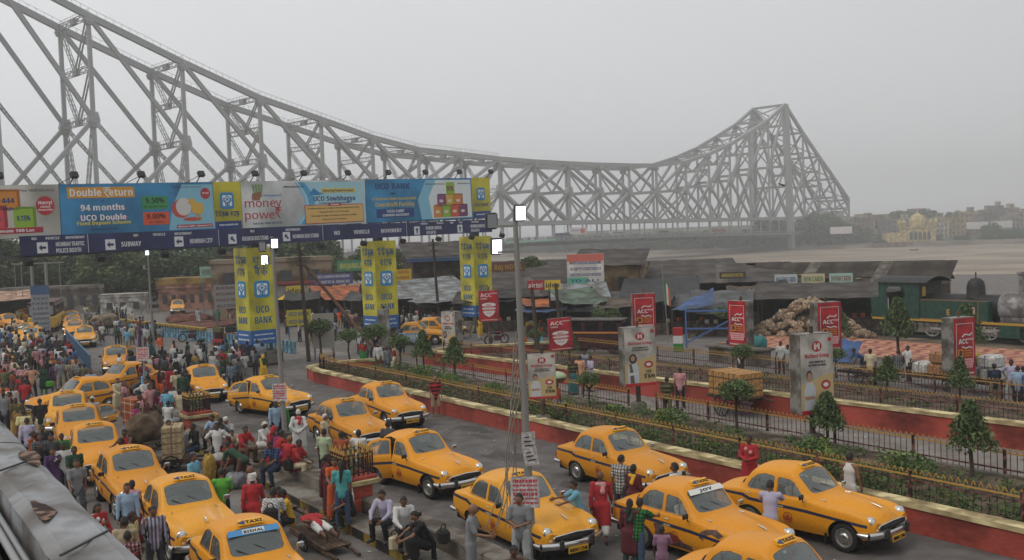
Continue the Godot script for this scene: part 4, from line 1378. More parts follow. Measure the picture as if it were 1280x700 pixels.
func build_street_things() -> void:
	var conc:=relief(mt("divider_concrete","77726a",0.93,0.0,"stain",0.3,true),"bumpn",0.6)
	var o:=thing("road_divider","stepped concrete divider with a black and yellow kerb, people sitting along it","divider",P(0,-9.4,0),RY)
	var b:=MB.new()
	for i in 8:
		var x0:=-14.0+i*3.8
		b=MB.new()
		b.rbox(Vector3(x0+1.89,0.12,0.32),Vector3(3.77,0.238,0.74),0.02)
		part(o,"ledge",b,conc)
		b=MB.new()
		b.rbox(Vector3(x0+1.89,0.29 - 0.004*(i % 2),-0.34),Vector3(3.76,0.58,0.57),0.03)
		part(o,"bench_wall",b,conc)
	for i in 44:
		b=MB.new()
		b.box(Vector3(-13.6+i*0.66,0.115,0.70),Vector3(0.65,0.22,0.02))
		part(o,"painted_kerb_block",b,mt("kerb_black","26241f",0.85,0.0,"stain",0.7) if i % 2 else mt("kerb_yellow","7f6a24",0.85,0.0,"stain",0.7))
	planter(P(6.35,-9.35,0.23),RY,"red pedestal planter with dark spear railings beside the open taxi door")
	planter(P(-8.5,-9.0,0.0),RY,"red planter with railings near the cargo pavement and the luggage porters")
	var p1:=lamp_pole("tall grey concrete pole with lit floodlights, wires and paper notices",Vector3(0.23,0.0,-21.1),7.75,Vector3(-0.12,0,0.0),[[0.12,7.65,0.1,true],[-0.42,6.95,0.1,true],[-0.5,7.5,0.0,false]],0.085)
	notice(p1,Vector3(-0.11,1.62,0.13),0.62,0.68,-0.1)
	notice(p1,Vector3(0.0,2.72,0.13),0.3,0.42,0.25,false)
	notice(p1,Vector3(0.04,2.4,0.14),0.3,0.4,0.1,false,0.15)
	for i in 6:
		var w:=MB.new()
		var a:=i*0.7
		var pts:=[]
		for k in 9:
			var y:=5.2 - k*0.55
			pts.append(Vector3(-0.09 - 0.05*k+0.12*sin(a+k*0.9) - (0.35 if k>4 else 0.0)*(k - 4)*0.14*(i % 3),y,0.05*cos(a)))
		w.tube(pts,0.012,4,false)
		part(p1,"hanging_wire",w,mt("wire_pale","857f76",0.8))
	var p2:=lamp_pole("thin grey lamp pole on the divider with twin floodlights and one red notice",Vector3(-8.0,0.2,-33.5),7.3,Vector3(-0.15,0,0),[[0.1,7.05,0.1,true],[-0.28,6.5,0.1,true],[-0.35,6.95,0,false]],0.08)
	b=MB.new()
	b.tube([Vector3(0,0.0,0),Vector3(0,0.55,0)],[0.24,0.22],14)
	part(p2,"concrete_base",b,conc)
	notice(p2,Vector3(-0.1,1.95,0.13),0.5,0.6,-0.1)
	lamp_pole("slim grey lamp pole far off before the yellow-topped barrier",Vector3(-24.73,0,-66.99),6.9,Vector3(-0.1,0,0),[[0.0,7.1,0.1,true],[-0.3,6.1,0,false]],0.085)
	o=thing("notice_post","short post with a red printed notice above the cargo pavement","notice",P(-15.5,-9.2,0))
	b=MB.new()
	b.tube([Vector3.ZERO,Vector3(0,3.4,0)],0.05,8)
	part(o,"post",b,mt("pole_paint","7f7d78",0.75,0.1,"stain",0.7))
	notice(o,Vector3(0,2.6,0.06),0.62,0.6,-0.2)
	ad_box(P(1.5,4.9,0.3),0.28,1.3,0.55,1.05,3.3,"muth_woman","white advertising box with a woman's portrait, on a post by the service lane")
	ad_box(P(9.8,4.75,0.3),0.33,1.2,0.56,1.05,3.55,"muth_man","white advertising box with a man's portrait, below a red box sign")
	ad_box(Vector3(0.95,0.34,-35.0),0.12,1.02,0.05,1.0,2.65,"muth_man","thin white advertising panel beside the concrete pole and its wires")
	ad_box(Vector3(-3.7,0,-58.6),-0.75,1.2,0.6,0.3,2.95,"muth_woman","white and grey advertising box at the near end of the far red wall")
	ad_box(Vector3(-8.2,0.3,-61.8),1.45,1.2,0.45,0.3,2.7,"plain","bare grey advertising case beside the second yellow pillar")
	ad_box(Vector3(18.09,0,-39.74),0.42,1.2,0.62,0.9,3.3,"acc_case","red cement box sign on a timber post before the steam engine")
	ad_box(Vector3(14.3,0,-44.75),0.3,1.25,0.6,1.5,3.75,"acc_case","red cement box sign rising behind the white box with the man's portrait")
	ad_box(Vector3(6.6,0,-49.5),0.12,1.22,0.25,1.9,4.15,"acc_case","red cement box sign behind the white box with the woman's portrait")
	ad_box(Vector3(10.9,0,-46.8),-1.02,1.2,0.5,1.6,3.8,"acc_case","red cement sign turned edge on with a crumpled metal back")
	ad_box(Vector3(-1.54,0,-62.17),0.1,1.3,0.12,1.95,3.95,"acc_shield","red cement sign with a white shield before the third yellow pillar")
	ad_box(Vector3(2.55,0.36,-52),0.14,1.3,0.1,0.75,2.5,"acc_shield","red cement sign with a white shield, slightly tilted, before the maroon van").rotation.z=0.05
	for q in [[-12.77,-60.46,7.4,0.1,"leaning dark timber pole beside the blank white board"],[-5.85,-77.39,7.4,0.0,"dark timber pole before the tarpaulin stalls"],[1.3,-50.5,4.6,0.0,"plain brown post behind the thin white panel"],[2.9,-58.5,4.4,0.0,"thin brown post left of the maroon van"]]:
		o=thing("timber_pole",q[4],"pole",Vector3(q[0],0,q[1]))
		b=MB.new()
		b.tube([Vector3.ZERO,Vector3(-0.15,q[2]*0.5,0),Vector3(-0.3,q[2],0)],[0.13,0.11,0.09],8)
		part(o,"shaft",b,mt("dark_timber","43372f",0.9,0.0,"stain",1.0))
		if q[2]>7:
			for k in 3:
				b=MB.new()
				b.box(Vector3(-0.27+0.02*k,q[2] - 0.5 - 0.45*k,0.1),Vector3(0.9 - 0.2*k,0.08,0.08))
				part(o,"cross_arm",b,mt("dark_timber","43372f",0.9,0.0,"stain",1.0))
	o=thing("prop_pole","long timber strut leaning diagonally against the dark pole by the blank board","pole",Vector3(-7.6,0,-58.0))
	b=MB.new()
	b.tube([Vector3.ZERO,Vector3(-5.2,6.0,-2.6)],0.1,8)
	part(o,"shaft",b,mt("brown_timber","6b5140",0.9,0.0,"stain",1.0))
	var org:=mt("carton_orange","a4502c",0.85,0.0,"grime",1.5)
	var tape:=mt("carton_tape","b79a84",0.6)
	carton_stack("orange carton by the woman in green","carton",P(-12.6,-10.2,0),RY+0.2,2,3,2,Vector3(0.55,0.36,0.45),org,tape,"orange cartons")
	var kraft:=mt("carton_pale","b09c78",0.85,0.0,"grime",1.5)
	cart("flat hand cart carrying the pale cartons near the small planter",P(-2.6,-11.5,0),RY+1.2,1.3,0.8,0.42,0.28)
	carton_stack("pale carton on the hand cart","carton",P(-2.6,-11.5,0.45),RY+1.2,1,3,2,Vector3(0.6,0.34,0.46),kraft,mt("rope","6f5c44",0.9),"pale cartons on the hand cart")
	sack("jute_load","huge brown jute sack load on a cart, pushed by the porter in pink",P(-6.9,-11.3,0.35),Vector3(0.85,0.5,0.55),mt("jute","6d5c48",0.95,0.0,"stain",0.9),"",2)
	cart("low cart under the huge jute sack load",P(-6.9,-11.3,0),RY+0.3,1.5,0.9,0.33,0.26)
	var sp:=mt("sack_plastic","b3b2ae",0.6,0.0,"grime",1.5)
	sack("yellow_sack","upright mustard yellow sack beside the white bundle",P(-0.5,-11.0,0),Vector3(0.22,0.42,0.2),mt("sack_yellow","b5923a",0.75,0.0,"grime",2.0),"",3)
	sack("white_bundle","large white plastic bundle behind the mustard yellow sack",P(-0.9,-10.5,0),Vector3(0.42,0.38,0.36),sp,"",4)
	sack("plastic_bundle","crumpled grey polythene bundle on the road by the divider",P(1.1,-10.7,0),Vector3(0.34,0.25,0.3),mt("polythene","85878b",0.3,0.0,"grime",2.0),"",5)
	var wl:=["topmost white bundle on the cargo pavement","white bundle beside the orange cartons","white bundle behind the seated man in brown","white bundle under the magenta top's hands","grey bundle next to the small planter","dun bale by the man in the striped shirt"]
	var ws:=[[-13.6,-8.6,0.55],[-12.6,-8.7,0.0],[-11.5,-8.3,0.0],[-10.5,-9.2,0.0],[-8.0,-10.1,0.0],[-6.9,-9.9,0.0]]
	for i in 6:
		sack("goods_bundle",wl[i],P(ws[i][0],ws[i][1],ws[i][2]),Vector3(0.38,0.26,0.32),[sp,sp,mt("sack_dun","8d816c",0.9,0.0,"stain",1.0)][i % 3],"bundles on the cargo pavement",i)
	carton_stack("yellow carton under the broad man in cream","carton",P(-10.6,-7.9,0),RY,2,1,1,Vector3(0.6,0.4,0.5),mt("carton_yellow","b98d3a",0.8,0.0,"grime",1.5),tape,"yellow cartons")
	carton_stack("crate under the woman in printed red","carton",P(-1.6,-10.2,0),RY,1,1,1,Vector3(0.55,0.45,0.5),mt("carton_yellow","b98d3a",0.8,0.0,"grime",1.5),mt("tape_red","a33a2a",0.7),"")
	var hc:=cart("low wooden hand cart tipped on the road with a man asleep on it",P(8.2,-11.1,0),RY+0.1,1.7,0.7,0.28,0.2)
	hc.rotation.z=-0.1
	hc=cart("empty low hand cart beside the man in the yellow T-shirt",P(4.6,-10.9,0),RY+0.05,1.8,0.7,0.3,0.2)
	var rows:=people_rows()
	var hold:=[["striped lavender","shoulder_bag","black shoulder bag on the man in striped lavender",Vector3(0.24,0.95,-0.1),Vector3(0.16,0.36,0.32),"black"],["wearing a red and black backpack","backpack","red and black backpack on the youth in checked pink",Vector3(0,1.0,-0.22),Vector3(0.3,0.44,0.18),"red"],["with a briefcase","briefcase","flat black briefcase carried by the man in black and cream",Vector3(0.3,0.62,0.1),Vector3(0.08,0.32,0.42),"black"],
		["carrying a brown bag","travel_bag","brown travel bag in the hand of the woman with the white shawl",Vector3(-0.34,0.6,0.12),Vector3(0.2,0.4,0.42),"brown"],["jeans with a black backpack","backpack","black backpack with grey print on the youth in patterned white",Vector3(0,1.0,-0.22),Vector3(0.32,0.48,0.2),"black"],["checked shirt walking away with a black backpack","backpack","black backpack on the man in the checked shirt",Vector3(0,1.02,-0.22),Vector3(0.3,0.44,0.18),"black"],
		["white shirt walking away with a black backpack","backpack","black backpack on the man in the white shirt",Vector3(0,1.02,-0.22),Vector3(0.3,0.46,0.18),"black"],["white carrier bag","carrier_bag","white plastic carrier bag with pink print held by the woman in orange",Vector3(0.36,0.42,0.1),Vector3(0.12,0.5,0.44),"white"],["bright green bag","cloth_bag","bright green cloth bag held low by a woman in dark clothes",Vector3(0.2,0.55,0.22),Vector3(0.4,0.3,0.2),"lime"],
		["white trainers seated","shopping_bag","striped cream and red shopping bag at the seated man's feet",Vector3(-0.26,0.0,0.3),Vector3(0.3,0.34,0.16),"cream"],["squatting on the divider edge","backpack","black rucksack lying on the divider behind the squatting woman",Vector3(0.1,0.37,-0.36),Vector3(0.32,0.3,0.26),"black"],["reading on the divider","backpack","black rucksack beside the reader on the divider",Vector3(0.38,0.5,-0.12),Vector3(0.26,0.34,0.22),"black"],["with a bag on his lap","cloth_bag","dun cloth bag on the lap of the seated man in grey",Vector3(0,0.6,0.3),Vector3(0.42,0.26,0.3),"beige"],["red bag by the heap","shoulder_bag","red bag on the shoulder of the man by the rocks",Vector3(0.26,1.0,-0.1),Vector3(0.14,0.4,0.3),"red"]]
	for h in hold:
		for r in rows:
			if h[0] in r[8]:
				var B:=Basis(Vector3.UP,deg_to_rad(r[3]))
				var bg:=thing(h[1],h[2],h[1].replace("_"," "),Vector3(r[0],r[2],r[1])+B*h[3],deg_to_rad(r[3]))
				b=MB.new()
				b.rbox(Vector3(0,h[4].y/2 if h[3].y<0.3 else 0.0,0),h[4],0.05)
				part(bg,"bag",b,cloth(h[5]))
				b=MB.new()
				var hy:float=h[4].y if h[3].y<0.3 else h[4].y/2
				var pts:=[]
				for k in 7:
					pts.append(Vector3(h[4].x*0.3*cos(PI*k/6.0),hy - 0.02+0.14*sin(PI*k/6.0),h[4].z*0.3*cos(PI*k/6.0)))
				b.tube(pts,0.014,5)
				part(bg,"strap",b,cloth("black" if h[5]!="white" else "white"))
				break
	var kc:=mt("carton_tan","b98a4e",0.85,0.0,"grime",1.5)
	cart("large two-wheeled cart loaded with brown cartons in the service lane",P(3.3,8.3,0),RY - 0.12,2.0,1.25,0.75,0.42,true)
	carton_stack("brown carton on the service lane cart","carton",P(3.3,8.3,0.78),RY - 0.12,3,2,2,Vector3(0.6,0.46,0.56),kc,mt("strap_dark","4a3b2c",0.8),"brown cartons on the service lane cart")
	o=thing("footbridge_parapet","grey sheet metal parapet with rust patches along the footbridge edge, corner of the picture","parapet",P(20,-18.9,0),RY)
	var sm:=relief(mt("parapet_sheet","93969a",0.6,0.25,"stain",0.45),"bumpn",0.25)
	for i in 7:
		var x0:=-8.5+i*2.35
		var g:=[]
		for a in 7:
			var row:=[]
			for c in 6:
				var x:=x0+2.37*a/6.0
				var w:=0.012*sin(x*3.1+c)+0.01*sin(x*7.0 - c*2.0)
				row.append(Vector3(x,5.6 - (0.04 if c in [0,5] else 0.0)+w+0.006*(i % 2),0.0+c*0.07))
			g.append(row)
		b=MB.new()
		for a in 6:
			for c in 5:
				b.quad(g[a][c],g[a][c+1],g[a+1][c+1],g[a+1][c])
		b.quad(g[0][0],g[6][0],g[6][0] - Vector3(0,0.3,0),g[0][0] - Vector3(0,0.3,0))
		b.quad(g[6][5],g[0][5],g[0][5] - Vector3(0,0.28,0),g[6][5] - Vector3(0,0.28,0))
		b.quad(g[6][0],g[6][5],g[6][5] - Vector3(0,0.05,0),g[6][0] - Vector3(0,0.05,0))
		part(o,"metal_sheet",b,sm)
		b=MB.new()
		b.bar(Vector3(x0+1.0,5.618,0.03),Vector3(x0+1.3,5.618,0.32),0.012,0.012)
		part(o,"seam",b,mt("seam_dark","4d4f50",0.6,0.3))
	for q in [[1.9,0.07,0.3,0.06],[-1.5,0.2,0.3,0.08],[3.6,0.25,0.25,0.05]]:
		var pr:=PackedVector2Array()
		for k in 14:
			var rr:=1.0+0.22*sin(k*1.35+q[0])+0.1*sin(k*2.7)
			pr.append(Vector2(q[2]*rr*cos(TAU*k/14),q[3]*rr*sin(TAU*k/14)))
		b=MB.new()
		b.prism(pr,0.004,Transform3D(Basis(Vector3(1,0,0),-PI/2),Vector3(q[0],5.625,q[1])))
		part(o,"rust_patch",b,mt("rust_brown","7a6353",0.9,0.0,"rust",1.5))
	b=MB.new()
	b.rbox(Vector3(-0.5,5.05,0.18),Vector3(17,0.9,0.26),0.03)
	b.rbox(Vector3(-0.5,4.4,1.2),Vector3(17,0.4,1.7),0.04)
	b.rbox(Vector3(-0.5,5.1,0.66),Vector3(17,0.7,0.36),0.03)
	part(o,"concrete_edge",b,relief(mt("edge_concrete","66615a",0.95,0.0,"stain",0.4),"bumpn",0.8))
	for i in 5:
		b=MB.new()
		b.rbox(Vector3(-7.5+i*3.6,2.1,0.7),Vector3(0.5,4.2,0.5),0.04)
		part(o,"column",b,relief(mt("edge_concrete","66615a",0.95,0.0,"stain",0.4),"bumpn",0.8))
	for i in 2:
		b=MB.new()
		b.tube([Vector3(-9,5.46+i*0.02,0.40+i*0.05),Vector3(8,5.46+i*0.02,0.40+i*0.05)],0.022,8)
		part(o,"conduit",b,mt("conduit","8f9191",0.5,0.4))
func people_extras() -> void:
	var o:=person(P(8.95,-11.08,0.42),0,"stand","shorts","red","white","man in red shirt and white cloth asleep on his back on the low hand cart","people in the road between the taxis",true,"short",1.0,1)
	o.transform.basis=Basis(TD,SD*-1.0,Vector3.UP)*Basis(Vector3(1,0,0),0.12)
	for r in people_rows():
		if "loaded basket" in r[8]:
			var bk:=thing("head_basket","round cane basket covered with a green cloth carried on a head","basket",Vector3(r[0],1.58,r[1]))
			var b:=MB.new()
			b.lathe([Vector2(0.3,0.0),Vector2(0.42,0.16),Vector2(0.44,0.18),Vector2(0.38,0.17),Vector2(0.0,0.14)],20)
			part(bk,"basket",b,mt("cane","8c6c45",0.9,0.0,"grime",2.0))
			b=MB.new()
			b.ball(Vector3(0,0.2,0),Vector3(0.42,0.2,0.4),16,8)
			part(bk,"green_cloth",b,cloth("light green"))
	var proto:=MB.new()
	var J:=skeleton("stand")
	for q in [["garment","shirt",Color(1,1,1)],["garment","trousers",Color(0.12,0.12,0.14)]]:
		var am:ArrayMesh=garment("stand",q[1],false)
		var ar:=am.surface_get_arrays(0)
		var m:=MB.new()
		m.v=ar[Mesh.ARRAY_VERTEX]
		m.n=ar[Mesh.ARRAY_NORMAL]
		m.ix=ar[Mesh.ARRAY_INDEX]
		m.c.resize(m.v.size())
		m.c.fill(q[2])
		proto.add(m)
	proto.col=Color(0.16,0.09,0.06)
	proto.ball(J.head,Vector3(0.08,0.12,0.1),8,6)
	for k in ["L","R"]:
		proto.tube([J["el"+k],J["wr"+k],J["wr"+k]+J["hd"+k]*0.14],[0.04,0.03,0.025],6)
	proto.col=Color(0.03,0.025,0.02)
	proto.ball(J.head+Vector3(0,0.035,-0.015),Vector3(0.085,0.1,0.1),8,6)
	proto.tube([J.neck - Vector3(0,0.03,0),J.head],0.05,6)
	var mm:=MultiMesh.new()
	mm.transform_format=MultiMesh.TRANSFORM_3D
	mm.use_colors=true
	mm.mesh=proto.mesh(true)
	var sp:=mass_spots()
	mm.instance_count=sp.size()
	var pal:=["white","cream","grey","light blue","blue","grey","white","navy","brown","pink","black","dark green","dark grey","white"]
	for i in sp.size():
		var k:=rng.randf_range(0.92,1.04)
		mm.set_instance_transform(i,Transform3D(Basis(Vector3.UP,rng.randf()*TAU).scaled(Vector3(k,k,k)),Vector3(sp[i][0],0,sp[i][1])))
		mm.set_instance_color(i,hexc(hue(pal[i % pal.size()])).srgb_to_linear())
	var co:=MultiMeshInstance3D.new()
	co.name=numbered("crowd")
	co.multimesh=mm
	co.material_override=vcol("crowd_colours")
	add_child(co)
	tag(co,"farthest people of the dense crowd, merging into one mass","crowd","","stuff")
# ---------------------------------------------------------------- saloon taxi, rounded 1950s body
func car_stations() -> Array:
	return [
		[-2.15,.50,.44,.58,.50,.60,.60,.59,.70,.56,.77,.50,.80,.44,.815,.35,.825,.25,.835,.12,.84,0,.84],
		[-2.02,.64,.36,.71,.47,.735,.60,.725,.76,.69,.86,.63,.885,.53,.89,.42,.90,.31,.915,.15,.93,0,.935],
		[-1.80,.68,.31,.75,.45,.775,.60,.77,.78,.735,.89,.67,.915,.56,.92,.45,.945,.32,.97,.16,.985,0,.99],
		[-1.56,.70,.28,.775,.44,.795,.60,.79,.78,.76,.91,.70,.94,.60,.95,.49,.985,.36,1.02,.17,1.04,0,1.045],
		[-1.38,.71,.26,.785,.43,.805,.60,.80,.78,.77,.925,.72,.96,.645,1.0,.56,1.055,.43,1.10,.20,1.125,0,1.13],
		[-1.05,.72,.25,.79,.43,.81,.60,.805,.78,.775,.935,.74,.975,.69,1.13,.63,1.29,.53,1.395,.27,1.465,0,1.485],
		[-.70,.72,.25,.79,.43,.81,.60,.805,.78,.775,.94,.745,.98,.70,1.16,.64,1.36,.545,1.47,.28,1.545,0,1.562],
		[-.25,.72,.25,.79,.43,.81,.60,.805,.78,.775,.94,.748,.98,.705,1.17,.645,1.385,.55,1.50,.28,1.575,0,1.592],
		[.10,.72,.25,.79,.43,.81,.60,.805,.78,.775,.94,.748,.98,.70,1.16,.635,1.365,.545,1.47,.28,1.535,0,1.55],
		[.62,.72,.25,.79,.43,.81,.60,.80,.78,.77,.925,.735,.96,.69,.975,.64,.99,.55,1.015,.28,1.055,0,1.07],
		[1.0,.72,.26,.79,.43,.805,.60,.80,.78,.765,.90,.71,.935,.60,.93,.50,.945,.38,.99,.20,1.035,0,1.05],
		[1.45,.71,.28,.78,.43,.80,.58,.795,.75,.765,.875,.70,.91,.59,.90,.47,.895,.34,.94,.18,.985,0,1.0],
		[1.80,.70,.32,.765,.44,.79,.56,.785,.71,.75,.84,.68,.875,.57,.855,.44,.83,.31,.87,.17,.905,0,.915],
		[2.0,.66,.36,.735,.45,.76,.55,.755,.67,.72,.78,.65,.81,.55,.785,.41,.745,.29,.785,.15,.815,0,.825],
		[2.12,.59,.40,.65,.46,.67,.54,.66,.63,.63,.71,.57,.735,.49,.70,.37,.655,.26,.675,.13,.69,0,.695],
	]
func crom(a:float,b:float,c:float,d:float,t:float) -> float:
	return 0.5*(2.0*b+(c - a)*t+(2.0*a - 5.0*b+4.0*c - d)*t*t+(3.0*b - a - 3.0*c+d)*t*t*t)
func car_skin() -> Array:
	var S:=car_stations()
	var rows:=[]
	for i in S.size() - 1:
		var a:Array=S[maxi(i - 1,0)]
		var b:Array=S[i]
		var c:Array=S[i+1]
		var d:Array=S[mini(i+2,S.size() - 1)]
		var nsub:=4 if i<S.size() - 2 else 5
		for k in nsub:
			if k==nsub - 1 and i<S.size() - 2:
				pass
			var t:=float(k)/(4 if i<S.size() - 2 else 4)
			if t>1.0:
				continue
			var ctl:=[lerpf(b[0],c[0],t)]
			for j in range(1,b.size()):
				var m:=crom(a[j],b[j],c[j],d[j],t)
				ctl.append(clampf(m,minf(b[j],c[j]) - 0.012,maxf(b[j],c[j])+0.012))
			var pts:=[]
			for j in 11:
				pts.append(Vector2(ctl[1+j*2],ctl[2+j*2]))
			var row:=[]
			for j in 10:
				var p0:Vector2=pts[maxi(j - 1,0)]
				var p3:Vector2=pts[mini(j+2,10)] if j<9 else Vector2(-pts[9].x,pts[9].y)
				for q in 3:
					row.append(Vector3(ctl[0],crom(p0.y,pts[j].y,pts[j+1].y,p3.y,q/3.0),maxf(0.0,crom(p0.x,pts[j].x,pts[j+1].x,p3.x,q/3.0))))
			row.append(Vector3(ctl[0],pts[10].y,0))
			rows.append(row)
	var R:=rows.size()
	var K:int=rows[0].size()
	var nn:=[]
	for i in R:
		var rn:=[]
		for j in K:
			var du:Vector3=rows[i][mini(j+1,K - 1)] - rows[i][maxi(j - 1,0)]
			var dv:Vector3=rows[mini(i+1,R - 1)][j] - rows[maxi(i - 1,0)][j]
			var q:=dv.cross(du).normalized()
			if j==K - 1:
				q=Vector3(q.x,q.y,0).normalized()
			if i==0:
				q=(q+Vector3(-0.8,0,0)).normalized()
			if i==R - 1:
				q=(q+Vector3(0.8,0,0)).normalized()
			rn.append(q)
		nn.append(rn)
	var out:=[]
	for i in R - 1:
		for j in K - 1:
			var a:Vector3=rows[i][j]
			var b:Vector3=rows[i+1][j]
			var c:Vector3=rows[i+1][j+1]
			var d:Vector3=rows[i][j+1]
			out.append([a,b,c,nn[i][j],nn[i+1][j],nn[i+1][j+1]])
			out.append([a,c,d,nn[i][j],nn[i+1][j+1],nn[i][j+1]])
	for e in [0,R - 1]:
		var q:=Vector3(-1 if e==0 else 1,0,0)
		var cen:=Vector3(rows[e][0].x+q.x*0.03,0.58,0)
		for j in K - 1:
			var a:Vector3=rows[e][j]
			var b:Vector3=rows[e][j+1]
			if e==0:
				out.append([cen,a,b,q,q,q])
			else:
				out.append([cen,b,a,q,q,q])
		var low:=Vector3(rows[e][0].x,rows[e][0].y,0)
		out.append([cen,low,rows[e][0],q,q,q] if e==0 else [cen,rows[e][0],low,q,q,q])
	return out
func pv(l:Array) -> PackedVector2Array:
	var p:=PackedVector2Array()
	for i in range(0,l.size(),2):
		p.append(Vector2(l[i],l[i+1]))
	return p
func bounds2(p:PackedVector2Array) -> Rect2:
	var r:=Rect2(p[0],Vector2.ZERO)
	for q in p:
		r=r.expand(q)
	return r
func cut(tris:Array,poly:PackedVector2Array,top:bool,test:Callable) -> Array:
	var ins:=[]
	var outs:=[]
	var bb:=bounds2(poly)
	for t in tris:
		var f:=PackedVector2Array()
		for k in 3:
			f.append(Vector2(t[k].x,t[k].z if top else t[k].y))
		if not bounds2(f).intersects(bb) or not test.call(t) or absf((f[1] - f[0]).cross(f[2] - f[0]))<1e-9:
			outs.append(t)
			continue
		var den:=(f[1] - f[0]).cross(f[2] - f[0])
		for side in 2:
			var pieces:Array=Geometry2D.intersect_polygons(f,poly) if side==0 else Geometry2D.clip_polygons(f,poly)
			for pc in pieces:
				if pc.size()<3:
					continue
				var tr:=Geometry2D.triangulate_polygon(pc)
				for i in range(0,tr.size(),3):
					var nt:=[null,null,null,null,null,null]
					var q:=[]
					for k in 3:
						q.append(pc[tr[i+k]])
					if ((q[1] - q[0]).cross(q[2] - q[0])<0)!=(den<0):
						var s=q[1]
						q[1]=q[2]; q[2]=s
					for k in 3:
						var w1:float=(q[k] - f[0]).cross(f[2] - f[0])/den
						var w2:float=(f[1] - f[0]).cross(q[k] - f[0])/den
						var w0:=1.0 - w1 - w2
						nt[k]=t[0]*w0+t[1]*w1+t[2]*w2
						nt[3+k]=(t[3]*w0+t[4]*w1+t[5]*w2).normalized()
					(ins if side==0 else outs).append(nt)
	return [ins,outs]
func skin_mesh(tris:Array,both:bool,flip := false,off := Vector3.ZERO,push := 0.0,inner := 0.0) -> MB:
	var b:=MB.new()
	for t in tris:
		for s in ([1.0,-1.0] if both else [-1.0 if flip else 1.0]):
			var m:=Vector3(1,1,s)
			var q:=[]
			for k in 3:
				q.append((t[k]+t[3+k]*push)*m - off)
			var nn:=[t[3]*m,t[4]*m,t[5]*m]
			if s>0:
				b.tri_n(q[0],q[1],q[2],nn[0],nn[1],nn[2])
			else:
				b.tri_n(q[0],q[2],q[1],nn[0],nn[2],nn[1])
			if inner>0.0:
				var iv:=Vector3(0,0,-inner*s)
				if s>0:
					b.tri_n(q[0]+iv,q[2]+iv,q[1]+iv,-nn[0],-nn[2],-nn[1])
				else:
					b.tri_n(q[0]+iv,q[1]+iv,q[2]+iv,-nn[0],-nn[1],-nn[2])
	return b
var taxi_kit:={}
func taxi_meshes() -> void:
	var K:=taxi_kit
	var side:=func(t):return t[0].z>0.42 and t[1].z>0.42 and t[2].z>0.42 and (t[3]+t[4]+t[5]).z>0.5
	var low:=func(t):return t[0].z>0.3 and t[0].y<0.92
	var up:=func(t):return (t[3]+t[4]+t[5]).y>0.25 and t[0].y>0.9
	var skin:=car_skin()
	var arch:=PackedVector2Array()
	for i in 15:
		arch.append(Vector2(1.43+0.395*cos(PI*i/14.0),0.33+0.375*sin(PI*i/14.0)))
	arch.append_array(PackedVector2Array([Vector2(1.03,0.1),Vector2(1.83,0.1)]))
	skin=cut(skin,arch,false,low)[1]
	arch=PackedVector2Array()
	for i in 15:
		arch.append(Vector2(-1.03+0.375*cos(PI*i/14.0),0.33+0.29*sin(PI*i/14.0)))
	arch.append_array(PackedVector2Array([Vector2(-1.41,0.1),Vector2(-0.65,0.1)]))
	skin=cut(skin,arch,false,low)[1]
	var r:=cut(skin,pv([-.385,1.0,-.385,1.345,-.42,1.375,-.66,1.39,-.86,1.345,-1.02,1.22,-1.12,1.08,-1.11,1.02,-1.05,1.0]),false,side)
	K.rear_glass=r[0]
	r=cut(r[1],pv([-.295,1.0,-.295,1.345,-.26,1.372,.02,1.355,.12,1.31,.30,1.12,.385,1.01,.36,1.0]),false,side)
	K.front_glass=r[0]
	r=cut(r[1],pv([.135,-.02,.135,.47,.16,.515,.22,.53,.46,.535,.52,.50,.555,.40,.585,.20,.59,-.02]),true,up)
	K.windscreen=r[0]
	r=cut(r[1],pv([-1.06,-.02,-1.06,.40,-1.09,.45,-1.17,.45,-1.26,.41,-1.31,.30,-1.325,-.02]),true,up)
	K.back_glass=r[0]
	r=cut(r[1],pv([-2.06,.785,-2.06,.845,-1.2,.865,-1.0,.80,.5,.775,1.98,.70,1.98,.635,.5,.705,-1.02,.725,-1.25,.795]),false,side)
	var band:Array=r[0]
	var rest:Array=r[1]
	var fd:=pv([-.335,.295,-.335,1.40,-.30,1.425,.06,1.405,.17,1.345,.40,1.06,.50,.975,.52,.93,.52,.295])
	var rd:=pv([-.345,.295,-.345,1.40,-.38,1.425,-.66,1.445,-.92,1.39,-1.09,1.23,-1.19,1.06,-1.18,.99,-1.10,.90,-.98,.74,-.76,.62,-.66,.50,-.62,.295])
	r=cut(rest,fd,false,side)
	K.front_door=r[0]
	r=cut(r[1],rd,false,side)
	K.rear_door=r[0]
	K.body=r[1]
	r=cut(band,fd,false,side)
	K.band_front=r[0]
	r=cut(r[1],rd,false,side)
	K.band_rear=r[0]
	K.band_body=r[1]
	r=cut(K.front_door,pv([-.335,.30,-.335,.52,-.1,.60,.1,.56,.3,.44,.52,.42,.52,.30]),false,side)
	K.patch_front=r[0]
	K.front_rest=r[1]
	r=cut(K.rear_door,pv([-.345,.30,-.345,.715,-.5,.72,-.6,.70,-.55,.55,-.62,.3]),false,side)
	K.patch_rear=r[0]
	K.rear_rest=r[1]
	r=cut(K.body,pv([.9,.62,.86,.72,1.1,.80,1.3,.75,1.42,.84,1.2,.92,.95,.88,.8,.8,.75,.66]),false,low)
	K.patch_wing=r[0]
	K.body_rest=r[1]
	r=cut(K.body_rest,pv([-1.5,.55,-1.55,.76,-1.3,.775,-1.2,.72,-1.28,.6]),false,low)
	K.patch_wing2=r[0]
	K.body_rest=r[1]
	K.ready=true
func fan(b:MB,sides:int,r0:float,r1:float,y:float) -> void:
	b.lathe([Vector2(r0,y),Vector2(r1,y)],sides)
